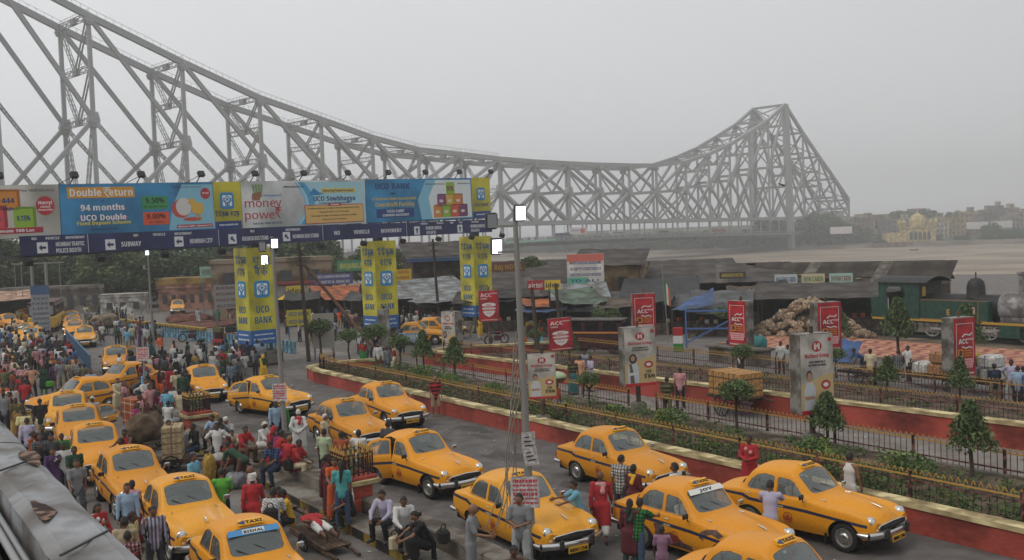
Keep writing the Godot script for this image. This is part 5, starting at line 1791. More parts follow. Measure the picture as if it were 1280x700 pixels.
func make_wheel() -> Node3D:
	var w:=MeshInstance3D.new()
	w.name="wheel"
	var T:=Transform3D(Basis(Vector3(1,0,0),PI/2),Vector3.ZERO)
	var b:=MB.new()
	b.lathe([Vector2(0.20,0.075),Vector2(0.24,0.085),Vector2(0.295,0.08),Vector2(0.318,0.055),Vector2(0.322,-0.055),Vector2(0.30,-0.08),Vector2(0.2,-0.08)],22,T,false)
	for i in b.v.size():
		pass
	w.mesh=b.mesh()
	w.material_override=mt("tyre_rubber","1b1b1c",0.9,0.0,"fine",4.0)
	var rim:=MB.new()
	rim.lathe([Vector2(0.21,0.05),Vector2(0.215,0.082),Vector2(0.195,0.086),Vector2(0.17,0.05),Vector2(0.13,0.055),Vector2(0.0,0.055)],20,T)
	part(w,"rim",rim,mt("wheel_steel","8c8a84",0.5,0.4,"grime",4.0))
	var hub:=MB.new()
	hub.lathe([Vector2(0.115,0.056),Vector2(0.105,0.085),Vector2(0.06,0.1),Vector2(0.0,0.104)],16,T,true)
	part(w,"hub_cap",hub,chrome())
	return w
func chrome() -> StandardMaterial3D:
	return mt("chrome","d4d4d2",0.22,0.95,"fine",3.0)
func glass_mat() -> StandardMaterial3D:
	if not mats.has("pane"):
		var m:=StandardMaterial3D.new()
		m.resource_name="pane"
		m.albedo_color=Color(0.45,0.5,0.5,0.42)
		m.transparency=BaseMaterial3D.TRANSPARENCY_ALPHA
		m.roughness=0.06
		m.metallic_specular=0.75
		mats["pane"]=m
	return mats["pane"]
func build_taxi(primer:bool,open_door:int) -> Node3D:
	var K:=taxi_kit
	var o:=Node3D.new()
	var paint:=mt("taxi_yellow","df9518",0.5,0.0,"fine",0.9)
	paint.clearcoat_enabled=true
	paint.clearcoat=0.15
	paint.metallic_specular=0.35
	paint.clearcoat_roughness=0.25
	var navy:=mt("taxi_band","232942",0.45)
	var dark:=mt("car_interior","1c1a19",0.9)
	var prim:=mt("primer","6a5048",0.8,0.0,"grime",2.0)
	var ch:=chrome()
	if not K.has("m_body"):
		K.m_body=skin_mesh(K.body,true).mesh()
		K.m_bodyp=skin_mesh(K.body_rest,true).mesh()
		K.m_band=skin_mesh(K.band_body,true,false,Vector3.ZERO,0.001).mesh()
		K.m_pw=skin_mesh(K.patch_wing,false).mesh()
		K.m_pw2=skin_mesh(K.patch_wing2,false).mesh()
		K.m_pw3=skin_mesh(K.patch_wing,false,true).mesh()
		K.m_pw4=skin_mesh(K.patch_wing2,false,true).mesh()
		K.m_ws=skin_mesh(K.windscreen,true,false,Vector3.ZERO,-0.006).mesh()
		K.m_bg=skin_mesh(K.back_glass,true,false,Vector3.ZERO,-0.006).mesh()
		for s in [1.0,-1.0]:
			var fh:=Vector3(0.52,0,0.80*s)
			var rh:=Vector3(-0.345,0,0.80*s)
			for k in [["front_door",fh],["rear_door",rh],["front_rest",fh],["rear_rest",rh]]:
				K["m_%s%s" % [k[0],s]]=skin_mesh(K[k[0]],false,s<0,k[1],0.0,0.045).mesh()
			for k in [["band_front",fh],["band_rear",rh],["patch_front",fh],["patch_rear",rh]]:
				K["m_%s%s" % [k[0],s]]=skin_mesh(K[k[0]],false,s<0,k[1],0.001).mesh()
			for k in [["front_glass",fh],["rear_glass",rh]]:
				K["m_%s%s" % [k[0],s]]=skin_mesh(K[k[0]],false,s<0,k[1],-0.012).mesh()
		var b:=MB.new()
		b.box(Vector3(0,0.3,0),Vector3(3.9,0.12,1.36))
		b.box(Vector3(1.43,0.5,0),Vector3(0.9,0.5,1.0))
		b.box(Vector3(-1.5,0.55,0),Vector3(0.9,0.5,1.1))
		for x in [1.43,-1.03]:
			for s in [-1.0,1.0]:
				var h:=MB.new()
				h.lathe([Vector2(0.38,0.0),Vector2(0.38,0.28)],18,Transform3D(Basis(Vector3(1,0,0),PI/2),Vector3(x,0.36,0.74*s if s<0 else 0.46)))
				b.add(h)
				b.box(Vector3(x,0.45,0.44*s),Vector3(0.8,0.6,0.03))
		K.m_under=b.mesh()
		b=MB.new()
		b.rbox(Vector3(-0.12,0.52,0),Vector3(0.55,0.26,1.3),0.06)
		b.rbox(Vector3(-0.38,0.84,0),Vector3(0.2,0.62,1.28),0.06,Basis(Vector3(0,0,1),0.18))
		K.m_fseat=b.mesh()
		b=MB.new()
		b.rbox(Vector3(-0.95,0.52,0),Vector3(0.5,0.26,1.3),0.06)
		b.rbox(Vector3(-1.22,0.86,0),Vector3(0.2,0.6,1.26),0.06,Basis(Vector3(0,0,1),0.2))
		K.m_rseat=b.mesh()
		b=MB.new()
		b.rbox(Vector3(0.55,0.86,0),Vector3(0.3,0.26,1.36),0.08)
		K.m_dash=b.mesh()
		b=MB.new()
		var pts:=[]
		for i in 17:
			var a:=TAU*i/16
			pts.append(Vector3(0.28+0.06*sin(a),0.95+0.16*sin(a),0.33+0.19*cos(a)) )
		b.tube(pts,0.014,6,false)
		b.bar(Vector3(0.28,0.95,0.33),Vector3(0.5,0.86,0.33),0.04,0.04)
		K.m_steer=b.mesh()
		b=MB.new()
		var g:=[]
		for i in 15:
			var a:=-1.0+2.0*i/14.0
			var x:=2.235 - 0.20*pow(absf(a),2.6)
			var z:=0.79*a
			var row:=[]
			for q in [[-0.03,-0.075],[0.02,-0.07],[0.038,0.0],[0.02,0.07],[-0.03,0.075],[-0.03,-0.075]]:
				row.append(Vector3(x+q[0],0.47+q[1],z))
			g.append(row)
		b.surf(g)
		for s in [-1.0,1.0]:
			b.tube([Vector3(2.03,0.47,0.79*s),Vector3(1.86,0.475,0.815*s),Vector3(1.78,0.48,0.81*s)],[0.07,0.055,0.03],8)
		K.m_bumper=b.mesh()
		b=MB.new()
		for s in [-1.0,1.0]:
			b.rbox(Vector3(2.26,0.50,0.40*s),Vector3(0.09,0.24,0.085),0.025)
		K.m_over=b.mesh()
		b=MB.new()
		var fr:=[]
		for q in [[-0.50,0.665],[0,0.705],[0.50,0.665],[0.55,0.60],[0.48,0.535],[0,0.52],[-0.48,0.535],[-0.55,0.60],[-0.50,0.665]]:
			fr.append(Vector3(2.175 - 0.16*q[0]*q[0],q[1],q[0]))
		b.tube(fr,0.02,6,false)
		K.m_grille=b.mesh()
		b=MB.new()
		for i in 5:
			var y:=0.55+i*0.028
			b.tube([Vector3(2.135,y,-0.49),Vector3(2.172,y+0.006,0),Vector3(2.135,y,0.49)],0.007,4,false)
		K.m_gbars=b.mesh()
		b=MB.new()
		b.tube([Vector3(2.125,0.61,-0.50),Vector3(2.162,0.61,0),Vector3(2.125,0.61,0.50)],[0.045,0.075,0.045],8)
		K.m_gdark=b.mesh()
		var LX:=Transform3D(Basis(Vector3(0,0,1),-PI/2),Vector3.ZERO)
		b=MB.new()
		b.lathe([Vector2(0.10,-0.16),Vector2(0.118,-0.03),Vector2(0.112,0.02),Vector2(0.092,0.03)],18,LX,true)
		K.m_ring=b.mesh()
		b=MB.new()
		b.lathe([Vector2(0.093,0.022),Vector2(0.075,0.04),Vector2(0.04,0.055),Vector2(0,0.06)],16,LX,true)
		K.m_lens=b.mesh()
		b=MB.new()
		b.lathe([Vector2(0.055,-0.05),Vector2(0.055,0.02),Vector2(0.03,0.045),Vector2(0,0.05)],12,LX,true)
		K.m_side=b.mesh()
		b=MB.new()
		b.tube([Vector3(0,0,-0.06),Vector3(0.015,0,0.0),Vector3(0,0,0.06)],0.014,6)
		K.m_handle=b.mesh()
		b=MB.new()
		b.bar(Vector3.ZERO,Vector3(0.03,0.1,0.08),0.02,0.02)
		b.rbox(Vector3(0.03,0.13,0.11),Vector3(0.05,0.11,0.17),0.02)
		K.m_mirror=b.mesh()
		b=MB.new()
		b.bar(Vector3(0.585,1.055,-0.30),Vector3(0.42,1.235,0.06),0.015,0.015)
		b.bar(Vector3(0.60,1.045,0.12),Vector3(0.46,1.20,0.42),0.015,0.015)
		K.m_wiper=b.mesh()
		b=MB.new()
		b.tube([Vector3(1.66,0.985,0),Vector3(1.80,0.955,0),Vector3(1.9,0.925,0)],[0.012,0.02,0.012],6)
		b.tube([Vector3(0.72,0.985,0.5),Vector3(0.86,0.975,0.52)],0.018,6)
		b.tube([Vector3(0.72,0.985,-0.5),Vector3(0.86,0.975,-0.52)],0.018,6)
		K.m_orn=b.mesh()
		b=MB.new()
		b.box(Vector3(2.28,0.36,0),Vector3(0.02,0.13,0.52))
		K.m_np=b.mesh()
		b=MB.new()
		b.prism(pv([0,0,0.15,0,0.03,0.075,-0.01,0.075]),0.5,Transform3D(Basis(),Vector3(0,0,-0.25)))
		K.m_sign=b.mesh()
		b=MB.new()
		b.lathe([Vector2(0.125,0.0),Vector2(0.125,0.004),Vector2(0.105,0.004),Vector2(0.105,0.0)],22)
		K.m_emblem=b.mesh()
		b=MB.new()
		b.box(Vector3(0,-0.02,0),Vector3(0.012,0.34,0.012),Basis(Vector3(0,0,1),0.0))
		K.m_bar=b.mesh()
		b=MB.new()
		b.rbox(Vector3(-2.15,0.62,0.62),Vector3(0.05,0.16,0.1),0.02)
		b.rbox(Vector3(-2.15,0.62,-0.62),Vector3(0.05,0.16,0.1),0.02)
		K.m_tail=b.mesh()
		b=MB.new()
		for q in [[-1.4,0.66],[0.99,0.72]]:
			for s in [-1.0,1.0]:
				b.box(Vector3(q[0],0.22,q[1]*s),Vector3(0.02,0.26,0.2))
		K.m_flap=b.mesh()
	part(o,"body",K.m_bodyp if primer else K.m_body,paint)
	part(o,"waist_band",K.m_band,navy)
	if primer:
		part(o,"primer_patch",K.m_pw,prim)
		part(o,"primer_patch",K.m_pw2,prim)
		part(o,"primer_patch",K.m_pw3,prim)
		part(o,"primer_patch",K.m_pw4,prim)
	part(o,"windscreen",K.m_ws,glass_mat())
	part(o,"rear_window",K.m_bg,glass_mat())
	part(o,"underbody",K.m_under,dark)
	part(o,"front_seat",K.m_fseat,mt("seat_rexine","3a302a",0.7))
	part(o,"rear_seat",K.m_rseat,mt("seat_rexine","3a302a",0.7))
	part(o,"dashboard",K.m_dash,dark)
	part(o,"steering_wheel",K.m_steer,mt("black_plastic","191919",0.5))
	part(o,"wiper",K.m_wiper,mt("black_plastic","191919",0.5))
	part(o,"bonnet_trim",K.m_orn,ch)
	for s in [1.0,-1.0]:
		var fd:=part(o,"front_door",K["m_front_%s%s" % ["rest" if primer else "door",s]],paint,Transform3D(Basis(),Vector3(0.52,0,0.80*s)))
		part(fd,"waist_band",K["m_band_front%s" % s],navy)
		part(fd,"window",K["m_front_glass%s" % s],glass_mat())
		part(fd,"handle",K.m_handle,ch,Transform3D(Basis(Vector3.UP,PI/2),Vector3(-0.72,0.865,0.0*s)))
		part(fd,"vent_bar",K.m_bar,ch,Transform3D(Basis(),Vector3(-0.42,1.17,-0.105*s)))
		part(fd,"mirror",K.m_mirror,ch if s<0 else mt("black_plastic","191919",0.5),Transform3D(Basis.from_scale(Vector3(1,1,s)),Vector3(-0.10,0.93,-0.03*s)))
		var em:=part(fd,"round_emblem",K.m_emblem,mt("emblem_red","9c3a1e",0.6),Transform3D(Basis(Vector3(1,0,0),PI/2*s),Vector3(-0.48,0.52,0.012*s)))
		var e2:=Node3D.new()
		e2.name="emblem_lettering"
		fd.add_child(e2,true)
		e2.transform=Transform3D(Basis() if s>0 else Basis(Vector3.UP,PI),Vector3(-0.48,0.52,0.012*s))
		var er:=mt("emblem_red","9c3a1e",0.6)
		text(e2,"NO",0,0.045,0.04,er,0,true)
		text(e2,"Refusal",0,-0.005,0.045,er,0,true,0.17)
		text(e2,"KOLKATA",0,-0.055,0.028,er,0,true,0.12)
		var bt:=Node3D.new()
		bt.name="band_lettering"
		fd.add_child(bt,true)
		bt.transform=Transform3D(Basis() if s>0 else Basis(Vector3.UP,PI),Vector3(-0.70,0.742,0.011*s))
		text(bt,"CALCUTTA",0,0,0.03,mt("band_white","c9c9c4",0.6),0,true,0.2)
		if primer:
			part(fd,"primer_patch",K["m_patch_front%s" % s],prim)
		var rd:=part(o,"rear_door",K["m_rear_%s%s" % ["rest" if primer else "door",s]],paint,Transform3D(Basis(),Vector3(-0.345,0,0.80*s)))
		part(rd,"waist_band",K["m_band_rear%s" % s],navy)
		part(rd,"window",K["m_rear_glass%s" % s],glass_mat())
		part(rd,"handle",K.m_handle,ch,Transform3D(Basis(Vector3.UP,PI/2),Vector3(-0.70,0.895,-0.012*s)))
		part(rd,"vent_bar",K.m_bar,ch,Transform3D(Basis(),Vector3(-0.47,1.19,-0.115*s)))
		if primer:
			part(rd,"primer_patch",K["m_patch_rear%s" % s],prim)
		if (open_door==1 and s>0) or (open_door==2 and s<0):
			rd.rotation.y=1.05*s
		var hl:=part(o,"headlight",K.m_ring,ch,Transform3D(Basis(),Vector3(2.02,0.735,0.61*s)))
		part(hl,"lens",K.m_lens,mt("lamp_glass","d8d8d2",0.08,0.3))
		part(o,"sidelight",K.m_side,mt("side_lens","c9a27a",0.15),Transform3D(Basis(),Vector3(2.10,0.575,0.60*s)))
	part(o,"grille_backing",K.m_gdark,dark)
	var gf:=part(o,"grille",K.m_grille,ch)
	part(gf,"grille_bars",K.m_gbars,mt("grille_alloy","9a9890",0.4,0.7)).name="grille_bar"
	var fb:=part(o,"bumper",K.m_bumper,ch)
	part(fb,"overrider",K.m_over,mt("bumper_rubber","2a2826",0.6))
	var rb:=part(o,"bumper",K.m_bumper,ch,Transform3D(Basis(Vector3.UP,PI),Vector3(0.03,0,0)))
	part(o,"tail_lamp",K.m_tail,mt("tail_red","7d1512",0.2))
	var np:=part(o,"number_plate",K.m_np,mt("plate_yellow","d9a52e",0.5))
	var nt:=Node3D.new()
	nt.name="plate_lettering"
	np.add_child(nt,true)
	nt.transform=Transform3D(Basis(Vector3.UP,PI/2),Vector3(2.292,0.36,0))
	text(nt,"WB04 %s" % ["C 2146","B 7731","D 5087"][(taxi_kit.get("count",0)) % 3],0,0,0.075,mt("plate_black","1a1a1a",0.6),0,true,0.46)
	var sg:=part(o,"roof_sign",K.m_sign,mt("sign_yellow","e5a928",0.5),Transform3D(Basis(),Vector3(-0.02,1.566,0)))
	var st:=Node3D.new()
	st.name="sign_lettering"
	sg.add_child(st,true)
	st.transform=Transform3D(Basis(Vector3.UP,PI/2)*Basis(Vector3(1,0,0),-1.01),Vector3(0.091,0.04,0))
	text(st,"TAXI",0.06,0,0.075,mt("sign_brown","5a3a16",0.6),0.006,true,0.34)
	plate(st,"blue_triangle",pv([-0.27,0.0,-0.13,0.055,-0.13,-0.055]),mt("sign_blue","2c4a7c",0.6),0.006,0.008)
	for q in [[1.43,1],[-1.03,1],[1.43,-1],[-1.03,-1]]:
		var w:Node3D=make_wheel() if not K.has("wheel") else K.wheel.duplicate()
		if not K.has("wheel"):
			K.wheel=w
			w=K.wheel.duplicate()
		w.name="wheel"
		o.add_child(w,true)
		w.transform=Transform3D(Basis() if q[1]>0 else Basis(Vector3.UP,PI),Vector3(q[0],0.322,0.665*q[1]))
		w.position.z=0.70*q[1]
	part(o,"mud_flap",K.m_flap,dark)
	return o
func banner(o:Node3D,s:String,col:String,ink_col:String,two:="") -> void:
	var f:=Node3D.new()
	f.name="windscreen_banner"
	o.add_child(f,true)
	f.transform=Transform3D(Basis(Vector3.UP,PI/2)*Basis(Vector3(1,0,0),-0.80),Vector3(0.225,1.463,0))
	plate(f,"banner_strip",pv([-.53,-.075,.53,-.075,.50,.06,-.50,.06]),mt("banner_"+col,col,0.6),0,0.006)
	if two:
		plate(f,"banner_patch",rect2(-0.22,-0.055,0.22,0.045),mt("banner_"+two,two,0.6),0.006,0.003)
	text(f,s,0,-0.01,0.06,mt("banner_ink"+ink_col,ink_col,0.6),0.01,true,0.4)
func build_taxis() -> void:
	taxi_meshes()
	var rows:=taxi_rows()
	var protos:={}
	for i in rows.size():
		var r:Array=rows[i]
		var key:int=r[3]
		taxi_kit.count=i
		var o:Node3D
		if protos.has(key):
			o=protos[key].duplicate()
		else:
			o=build_taxi(key==3,key if key<3 else 0)
			protos[key]=o
			o=o.duplicate()
		o.name=numbered("taxi")
		add_child(o)
		o.position=Vector3(r[0],0.008,r[1])
		o.rotation.y=deg_to_rad(-r[2])
		tag(o,r[4],"taxi","yellow taxis on the station road")
		if i % 4:
			var hue_i:String=["","da9019","cf8a1e","e09c22"][i % 4]
			var alt:=mt("taxi_yellow_%d" % (i % 4),hue_i,0.42+0.06*(i % 3),0.0,"fine",0.9)
			alt.clearcoat_enabled=true
			alt.clearcoat=0.15
			alt.metallic_specular=0.35
			alt.clearcoat_roughness=0.3
			for c in o.find_children("*","MeshInstance3D",true,false):
				if c.material_override==mats["taxi_yellow"]:
					c.material_override=alt
		if r.size()>5:
			if r[5]=="b1":banner(o,"BISHAL","4c8fc4","222222","d8d8d4")
			if r[5]=="b2":banner(o,"JOY","d8d8d4","222222")
	for k in protos:
		protos[k].free()
	taxi_kit.wheel.free()
func taxi_rows() -> Array:
	return [
		[6.7,-22.68,49.8,0,"yellow taxi by the red median wall, man in pale lavender at its rear door"],
		[3.95,-21.46,54,3,"yellow taxi with brown primer patches and a white windscreen banner","b2"],
		[2.88,-27.75,56.3,0,"yellow taxi by the red median wall behind the man in the red jacket"],
		[0.03,-22.83,58.3,0,"yellow taxi behind the concrete pole with paper notices, a boy touching its bonnet"],
		[-2.84,-28.38,50.3,1,"yellow taxi with open rear door just beyond the red planter with dark railings"],
		[-5.16,-38.79,57.9,0,"yellow taxi closest to the man standing against the red median wall"],
		[-6.05,-34.81,56,0,"yellow taxi with a woman in a red scarf at its front door"],
		[-10.65,-42.0,40,1,"yellow taxi with open rear door behind the thin lamp pole on the divider"],
		[-15.04,-46.96,62,0,"yellow taxi nearest to the small planter, between the pavement crowd and the open-doored taxi"],
		[4.63,-17.15,50,0,"yellow taxi cut off by the lower picture edge in front of the primer-patched taxi"],
		[-10.96,-27.47,57,0,"yellow taxi in the queue with a man in red leaning on its bonnet from behind"],
		[-8.15,-23.61,57,0,"yellow taxi in the queue behind the one with the blue windscreen banner"],
		[-5.47,-19.55,58,0,"yellow taxi with a blue windscreen banner at the head of the queue","b1"],
		[-13.75,-31.65,63,0,"yellow taxi in the queue in front of the one with an open rear door"],
		[-16.1,-35.73,62,2,"yellow taxi in the queue with its far rear door swung open"],
		[-18.18,-39.47,68,0,"yellow taxi in the queue between the open-doored taxi and the taxi turned the other way"],
		[-19.69,-43.81,128,0,"yellow taxi turned across the queue, showing its side and three windows"],
		[-19.92,-49.38,122,2,"yellow taxi with an open door beside the crowded cargo pavement, nose away from the river"],
		[-23.9,-58.5,66,2,"yellow taxi with an open door at the foot of the far slim lamp pole"],
		[-33.49,-76.2,66,0,"first yellow taxi of the line coming past the blue pedestrian railing"],
		[-37.73,-84.01,68,0,"second yellow taxi of the line coming past the blue pedestrian railing"],
		[-40.65,-90.13,68,0,"third yellow taxi of the line coming past the blue pedestrian railing"],
		[-43.97,-97.3,68,0,"fourth and last yellow taxi of the line coming past the blue pedestrian railing"],
		[-38.19,-77.35,80,0,"yellow taxi among the crowd in front of the parked maroon and yellow bus"],
		[-40.89,-81.87,85,0,"yellow taxi half hidden between the maroon and yellow bus and the next taxi"],
		[-49.97,-96.65,40,0,"yellow taxi crossing behind the crowd left of the maroon and yellow bus"],
		[-52.01,-104.51,30,0,"yellow taxi behind the maroon and yellow bus under the pale awning"],
		[-38.62,-112.67,72,0,"lone yellow taxi parked before the pink building with many small windows"],
		[-6.65,-68.7,15,0,"yellow taxi parked by the market tarpaulins, side on, first of two"],
		[-5.66,-72.16,20,0,"yellow taxi parked by the market tarpaulins, behind the first of the two"],
	]
func tree_proto(h:float,spread:float,n:int,leaf:float,c0:Color,c1:Color,kind:="broad") -> Node3D:
	var o:=Node3D.new()
	var tr:=MB.new()
	var cr:=MB.new()
	var bark:=mt("bark","4a3f35",0.95,0.0,"stain",0.8)
	if kind=="broad":
		var th:=h*0.38
		tr.tube([Vector3.ZERO,Vector3(0.1,th*0.6,0),Vector3(0,th,0.1)],[h*0.035,h*0.026,h*0.022],8)
		var clumps:=15
		for i in clumps:
			var a:=TAU*i*0.382
			var f:=float(i)/clumps
			var r:=spread*(0.35+0.55*sin(PI*(0.25+0.7*f))*rng.randf_range(0.7,1.0))
			var p:=Vector3(cos(a)*r*0.75,lerpf(h*0.42,h*0.88,f),sin(a)*r*0.75)
			tr.tube([Vector3(0,th*0.85,0),p*Vector3(0.5,0.85,0.5),p],[h*0.014,h*0.009,h*0.004],5)
			var k:=rng.randf_range(0.75,1.2)
			leaves(cr,p,Vector3(spread*0.36*k,h*0.13*k,spread*0.36*k),n/clumps,leaf,c0.lerp(c1,rng.randf()*0.4),c1,0.2)
	elif kind=="cone":
		tr.tube([Vector3.ZERO,Vector3(0.03,h*0.5,0),Vector3(0,h*0.9,0)],[0.055,0.045,0.02],7)
		for i in 9:
			var f:=i/8.0
			var r:=spread*(1.0 - 0.82*f)
			for q in 5:
				var a:=TAU*q/5+i*0.6
				leaves(cr,Vector3(cos(a)*r*0.6,lerpf(h*0.46,h*0.97,f),sin(a)*r*0.6),Vector3(r*0.45+0.05,h*0.085,r*0.45+0.05),n/45,leaf,c0,c1,1.1)
	else:
		tr.tube([Vector3.ZERO,Vector3(0.06,h*0.3,0.02),Vector3(0.02,h*0.62,0)],[0.06,0.05,0.04],7)
		for q in 4:
			var a:=TAU*q/4+0.5
			var p:=Vector3(cos(a)*spread*0.5,h*0.74,sin(a)*spread*0.5)
			tr.tube([Vector3(0.02,h*0.55,0),p],[0.035,0.02],6)
			leaves(cr,p+Vector3(0,0.08,0),Vector3(spread*0.55,h*0.16,spread*0.55),n/5,leaf,c0,c1,0.3)
		leaves(cr,Vector3(0,h*0.86,0),Vector3(spread*0.6,h*0.14,spread*0.6),n/5,leaf,c0,c1,0.3)
	part(o,"trunk",tr,bark)
	part(o,"crown",cr,leaf_mat(),Transform3D(),true)
	return o
func plant_tree(pr:Node3D,called:String,label:String,at:Vector3,k:float,group:String) -> void:
	var t:=dup(pr,called,label,at,rng.randf()*TAU,group)
	tag(t,label,"tree")
	for c in t.get_children():
		c.scale=Vector3(k,k*rng.randf_range(0.9,1.12),k*rng.randf_range(0.85,1.1))
	t.rotation.z=rng.randf_range(-0.05,0.05)
func build_trees() -> void:
	var dk:=Color(0.03,0.055,0.018)
	var lt:=Color(0.105,0.15,0.05)
	var big:=[tree_proto(11,6.0,6000,0.36,dk,lt),tree_proto(10,7.0,6400,0.36,dk,Color(0.06,0.1,0.04)),tree_proto(12.5,5.6,5600,0.36,Color(0.03,0.05,0.015),Color(0.09,0.12,0.04))]
	var row:=[[-112,-205],[-100,-188],[-88,-196],[-78,-172],[-70,-186],[-62,-165],[-54,-178],[-47,-160],[-95,-165],[-84,-158],[-40,-172],[-66,-150],[-57,-142],[-120,-180],[-76,-145],[-33,-158],[-50,-146]]
	for i in row.size():
		plant_tree(big[i % 3],"tree","large dark tree behind the open square, %s in the row from the bus side" % ordinal([2,4,6,8,10,12,13,15,3,5,16,9,11,1,7,17,14][i]),Vector3(row[i][0]*0.9,-2.6,row[i][1]*0.9),rng.randf_range(1.0,1.25),"large trees behind the square")
	var nb:=[[-17,-125,0.72,"round green tree behind the market between the second and third yellow pillars"],[-22,-131,0.6,"smaller tree left of the round green tree behind the market"],[1.4,-95,0.5,"young feathery tree beside the concrete pole behind the market roofs"],[-9,-128,0.55,"low tree behind the tiled hut roofs"],[6.0,-62.5,0.22,"small bushy tree just behind the maroon van"]]
	for q in nb:
		plant_tree(big[0],"tree",q[3],Vector3(q[0],0,q[1]),q[2],"")
	var cone:=tree_proto(1.8,0.64,1350,0.08,Color(0.035,0.065,0.02),Color(0.11,0.15,0.05),"cone")
	var mop:=tree_proto(1.65,0.62,1100,0.065,Color(0.035,0.07,0.02),Color(0.12,0.17,0.055),"mop")
	var sm:=[[6.8,4.6,1,1.15,"bushy small tree with a bent trunk right of the carton cart"],[10.4,4.7,0,0.95,"cone shaped small tree beside the white box with the man's portrait"],[15.2,4.5,0,1.1,"cone shaped small tree nearest the picture edge by the taxi road"],
		[-27.2,4.2,1,1.35,"small tree with a slanted trunk before the blank white board"],[-23.4,4.4,1,1.2,"small round tree beside the bare grey case"],[-20.4,4.6,1,1.4,"small tree at the rounded end of the hedge wall"],[-17.2,4.4,1,1.1,"small low tree, second after the wall's rounded end"],[-15.0,4.7,0,1.2,"small dark tree hiding the foot of a white advertising box"],[-11.6,4.5,0,1.2,"small cone tree at the start of the far red wall"],[-0.6,4.2,1,0.85,"thin cloud pruned small tree left of the white box with the woman's portrait"],
		[-1.0,13.4,1,0.95,"flat topped small tree in the bed behind the white box with the woman's portrait"],[-12.8,12.6,0,0.95,"small tree before the maroon van"],[-17.4,13.6,1,0.9,"small round tree between two red shield signs"],[6.0,14.0,0,0.95,"small drooping tree behind the white box with the man's portrait"],[9.0,14.2,0,0.9,"small drooping tree below the white bales"],
		[-4.5,24.6,0,1.45,"cone tree on the salmon footpath, first from the rocks"],[-0.5,24.4,0,1.5,"cone tree on the salmon footpath, middle one"],[3.2,24.2,0,1.55,"cone tree on the salmon footpath, nearest the engine's chimney"],[-13.5,25.8,1,1.4,"pale green tree behind the blue pipe frame"],[1.5,16.8,1,0.8,"small tree by the man bending at the blue tarpaulin"]]
	for q in sm:
		plant_tree(mop if q[2] else cone,"small_tree",q[4],P(q[0],q[1],0.3),q[3],"")
	var fb:=[tree_proto(13,8.5,1500,0.85,dk,lt),tree_proto(11,9.0,1500,0.85,dk,Color(0.06,0.09,0.04))]
	for i in 96:
		var x:=lerpf(-60,400,i/95.0)+rng.randf_range(-4,4)
		var z:=shore_z(x) - rng.randf_range(7,34)
		if x>243 and x<292:
			z -=30
		var up:=-7.0
		if i % 4==0 and x>210:
			up=5.0
			z=shore_z(x) - 120
		plant_tree(fb[i % 2],"bank_tree",far_tree_label(i,x),Vector3(x,up,z),rng.randf_range(0.6,1.25)*(1.55 if absf(x - 195)<32 else 1.0),"trees on the far bank")
	for a in [big,[cone,mop],fb]:
		for t in a:t.free()
func block(o:Node3D,w:float,h:float,d:float,m:Material,cols:int,rows:int,at := Vector3.ZERO,wm:Material = null) -> void:
	var b:=MB.new()
	b.box(at+Vector3(0,h/2,0),Vector3(w,h,d))
	b.box(at+Vector3(0,h+0.2,0),Vector3(w+0.3,0.4,d+0.3))
	part(o,"wall",b,m)
	for r in rows:
		for c in cols:
			b=MB.new()
			var sw:=w/(cols+0.4)
			var sh:=h/(rows+0.2)
			b.box(at+Vector3((c - (cols - 1)/2.0)*sw,(r+0.62)*sh,d/2),Vector3(sw*0.45,sh*0.46,0.16))
			part(o,"window",b,wm if wm else mt("window_dark","3a3c3e",0.3))
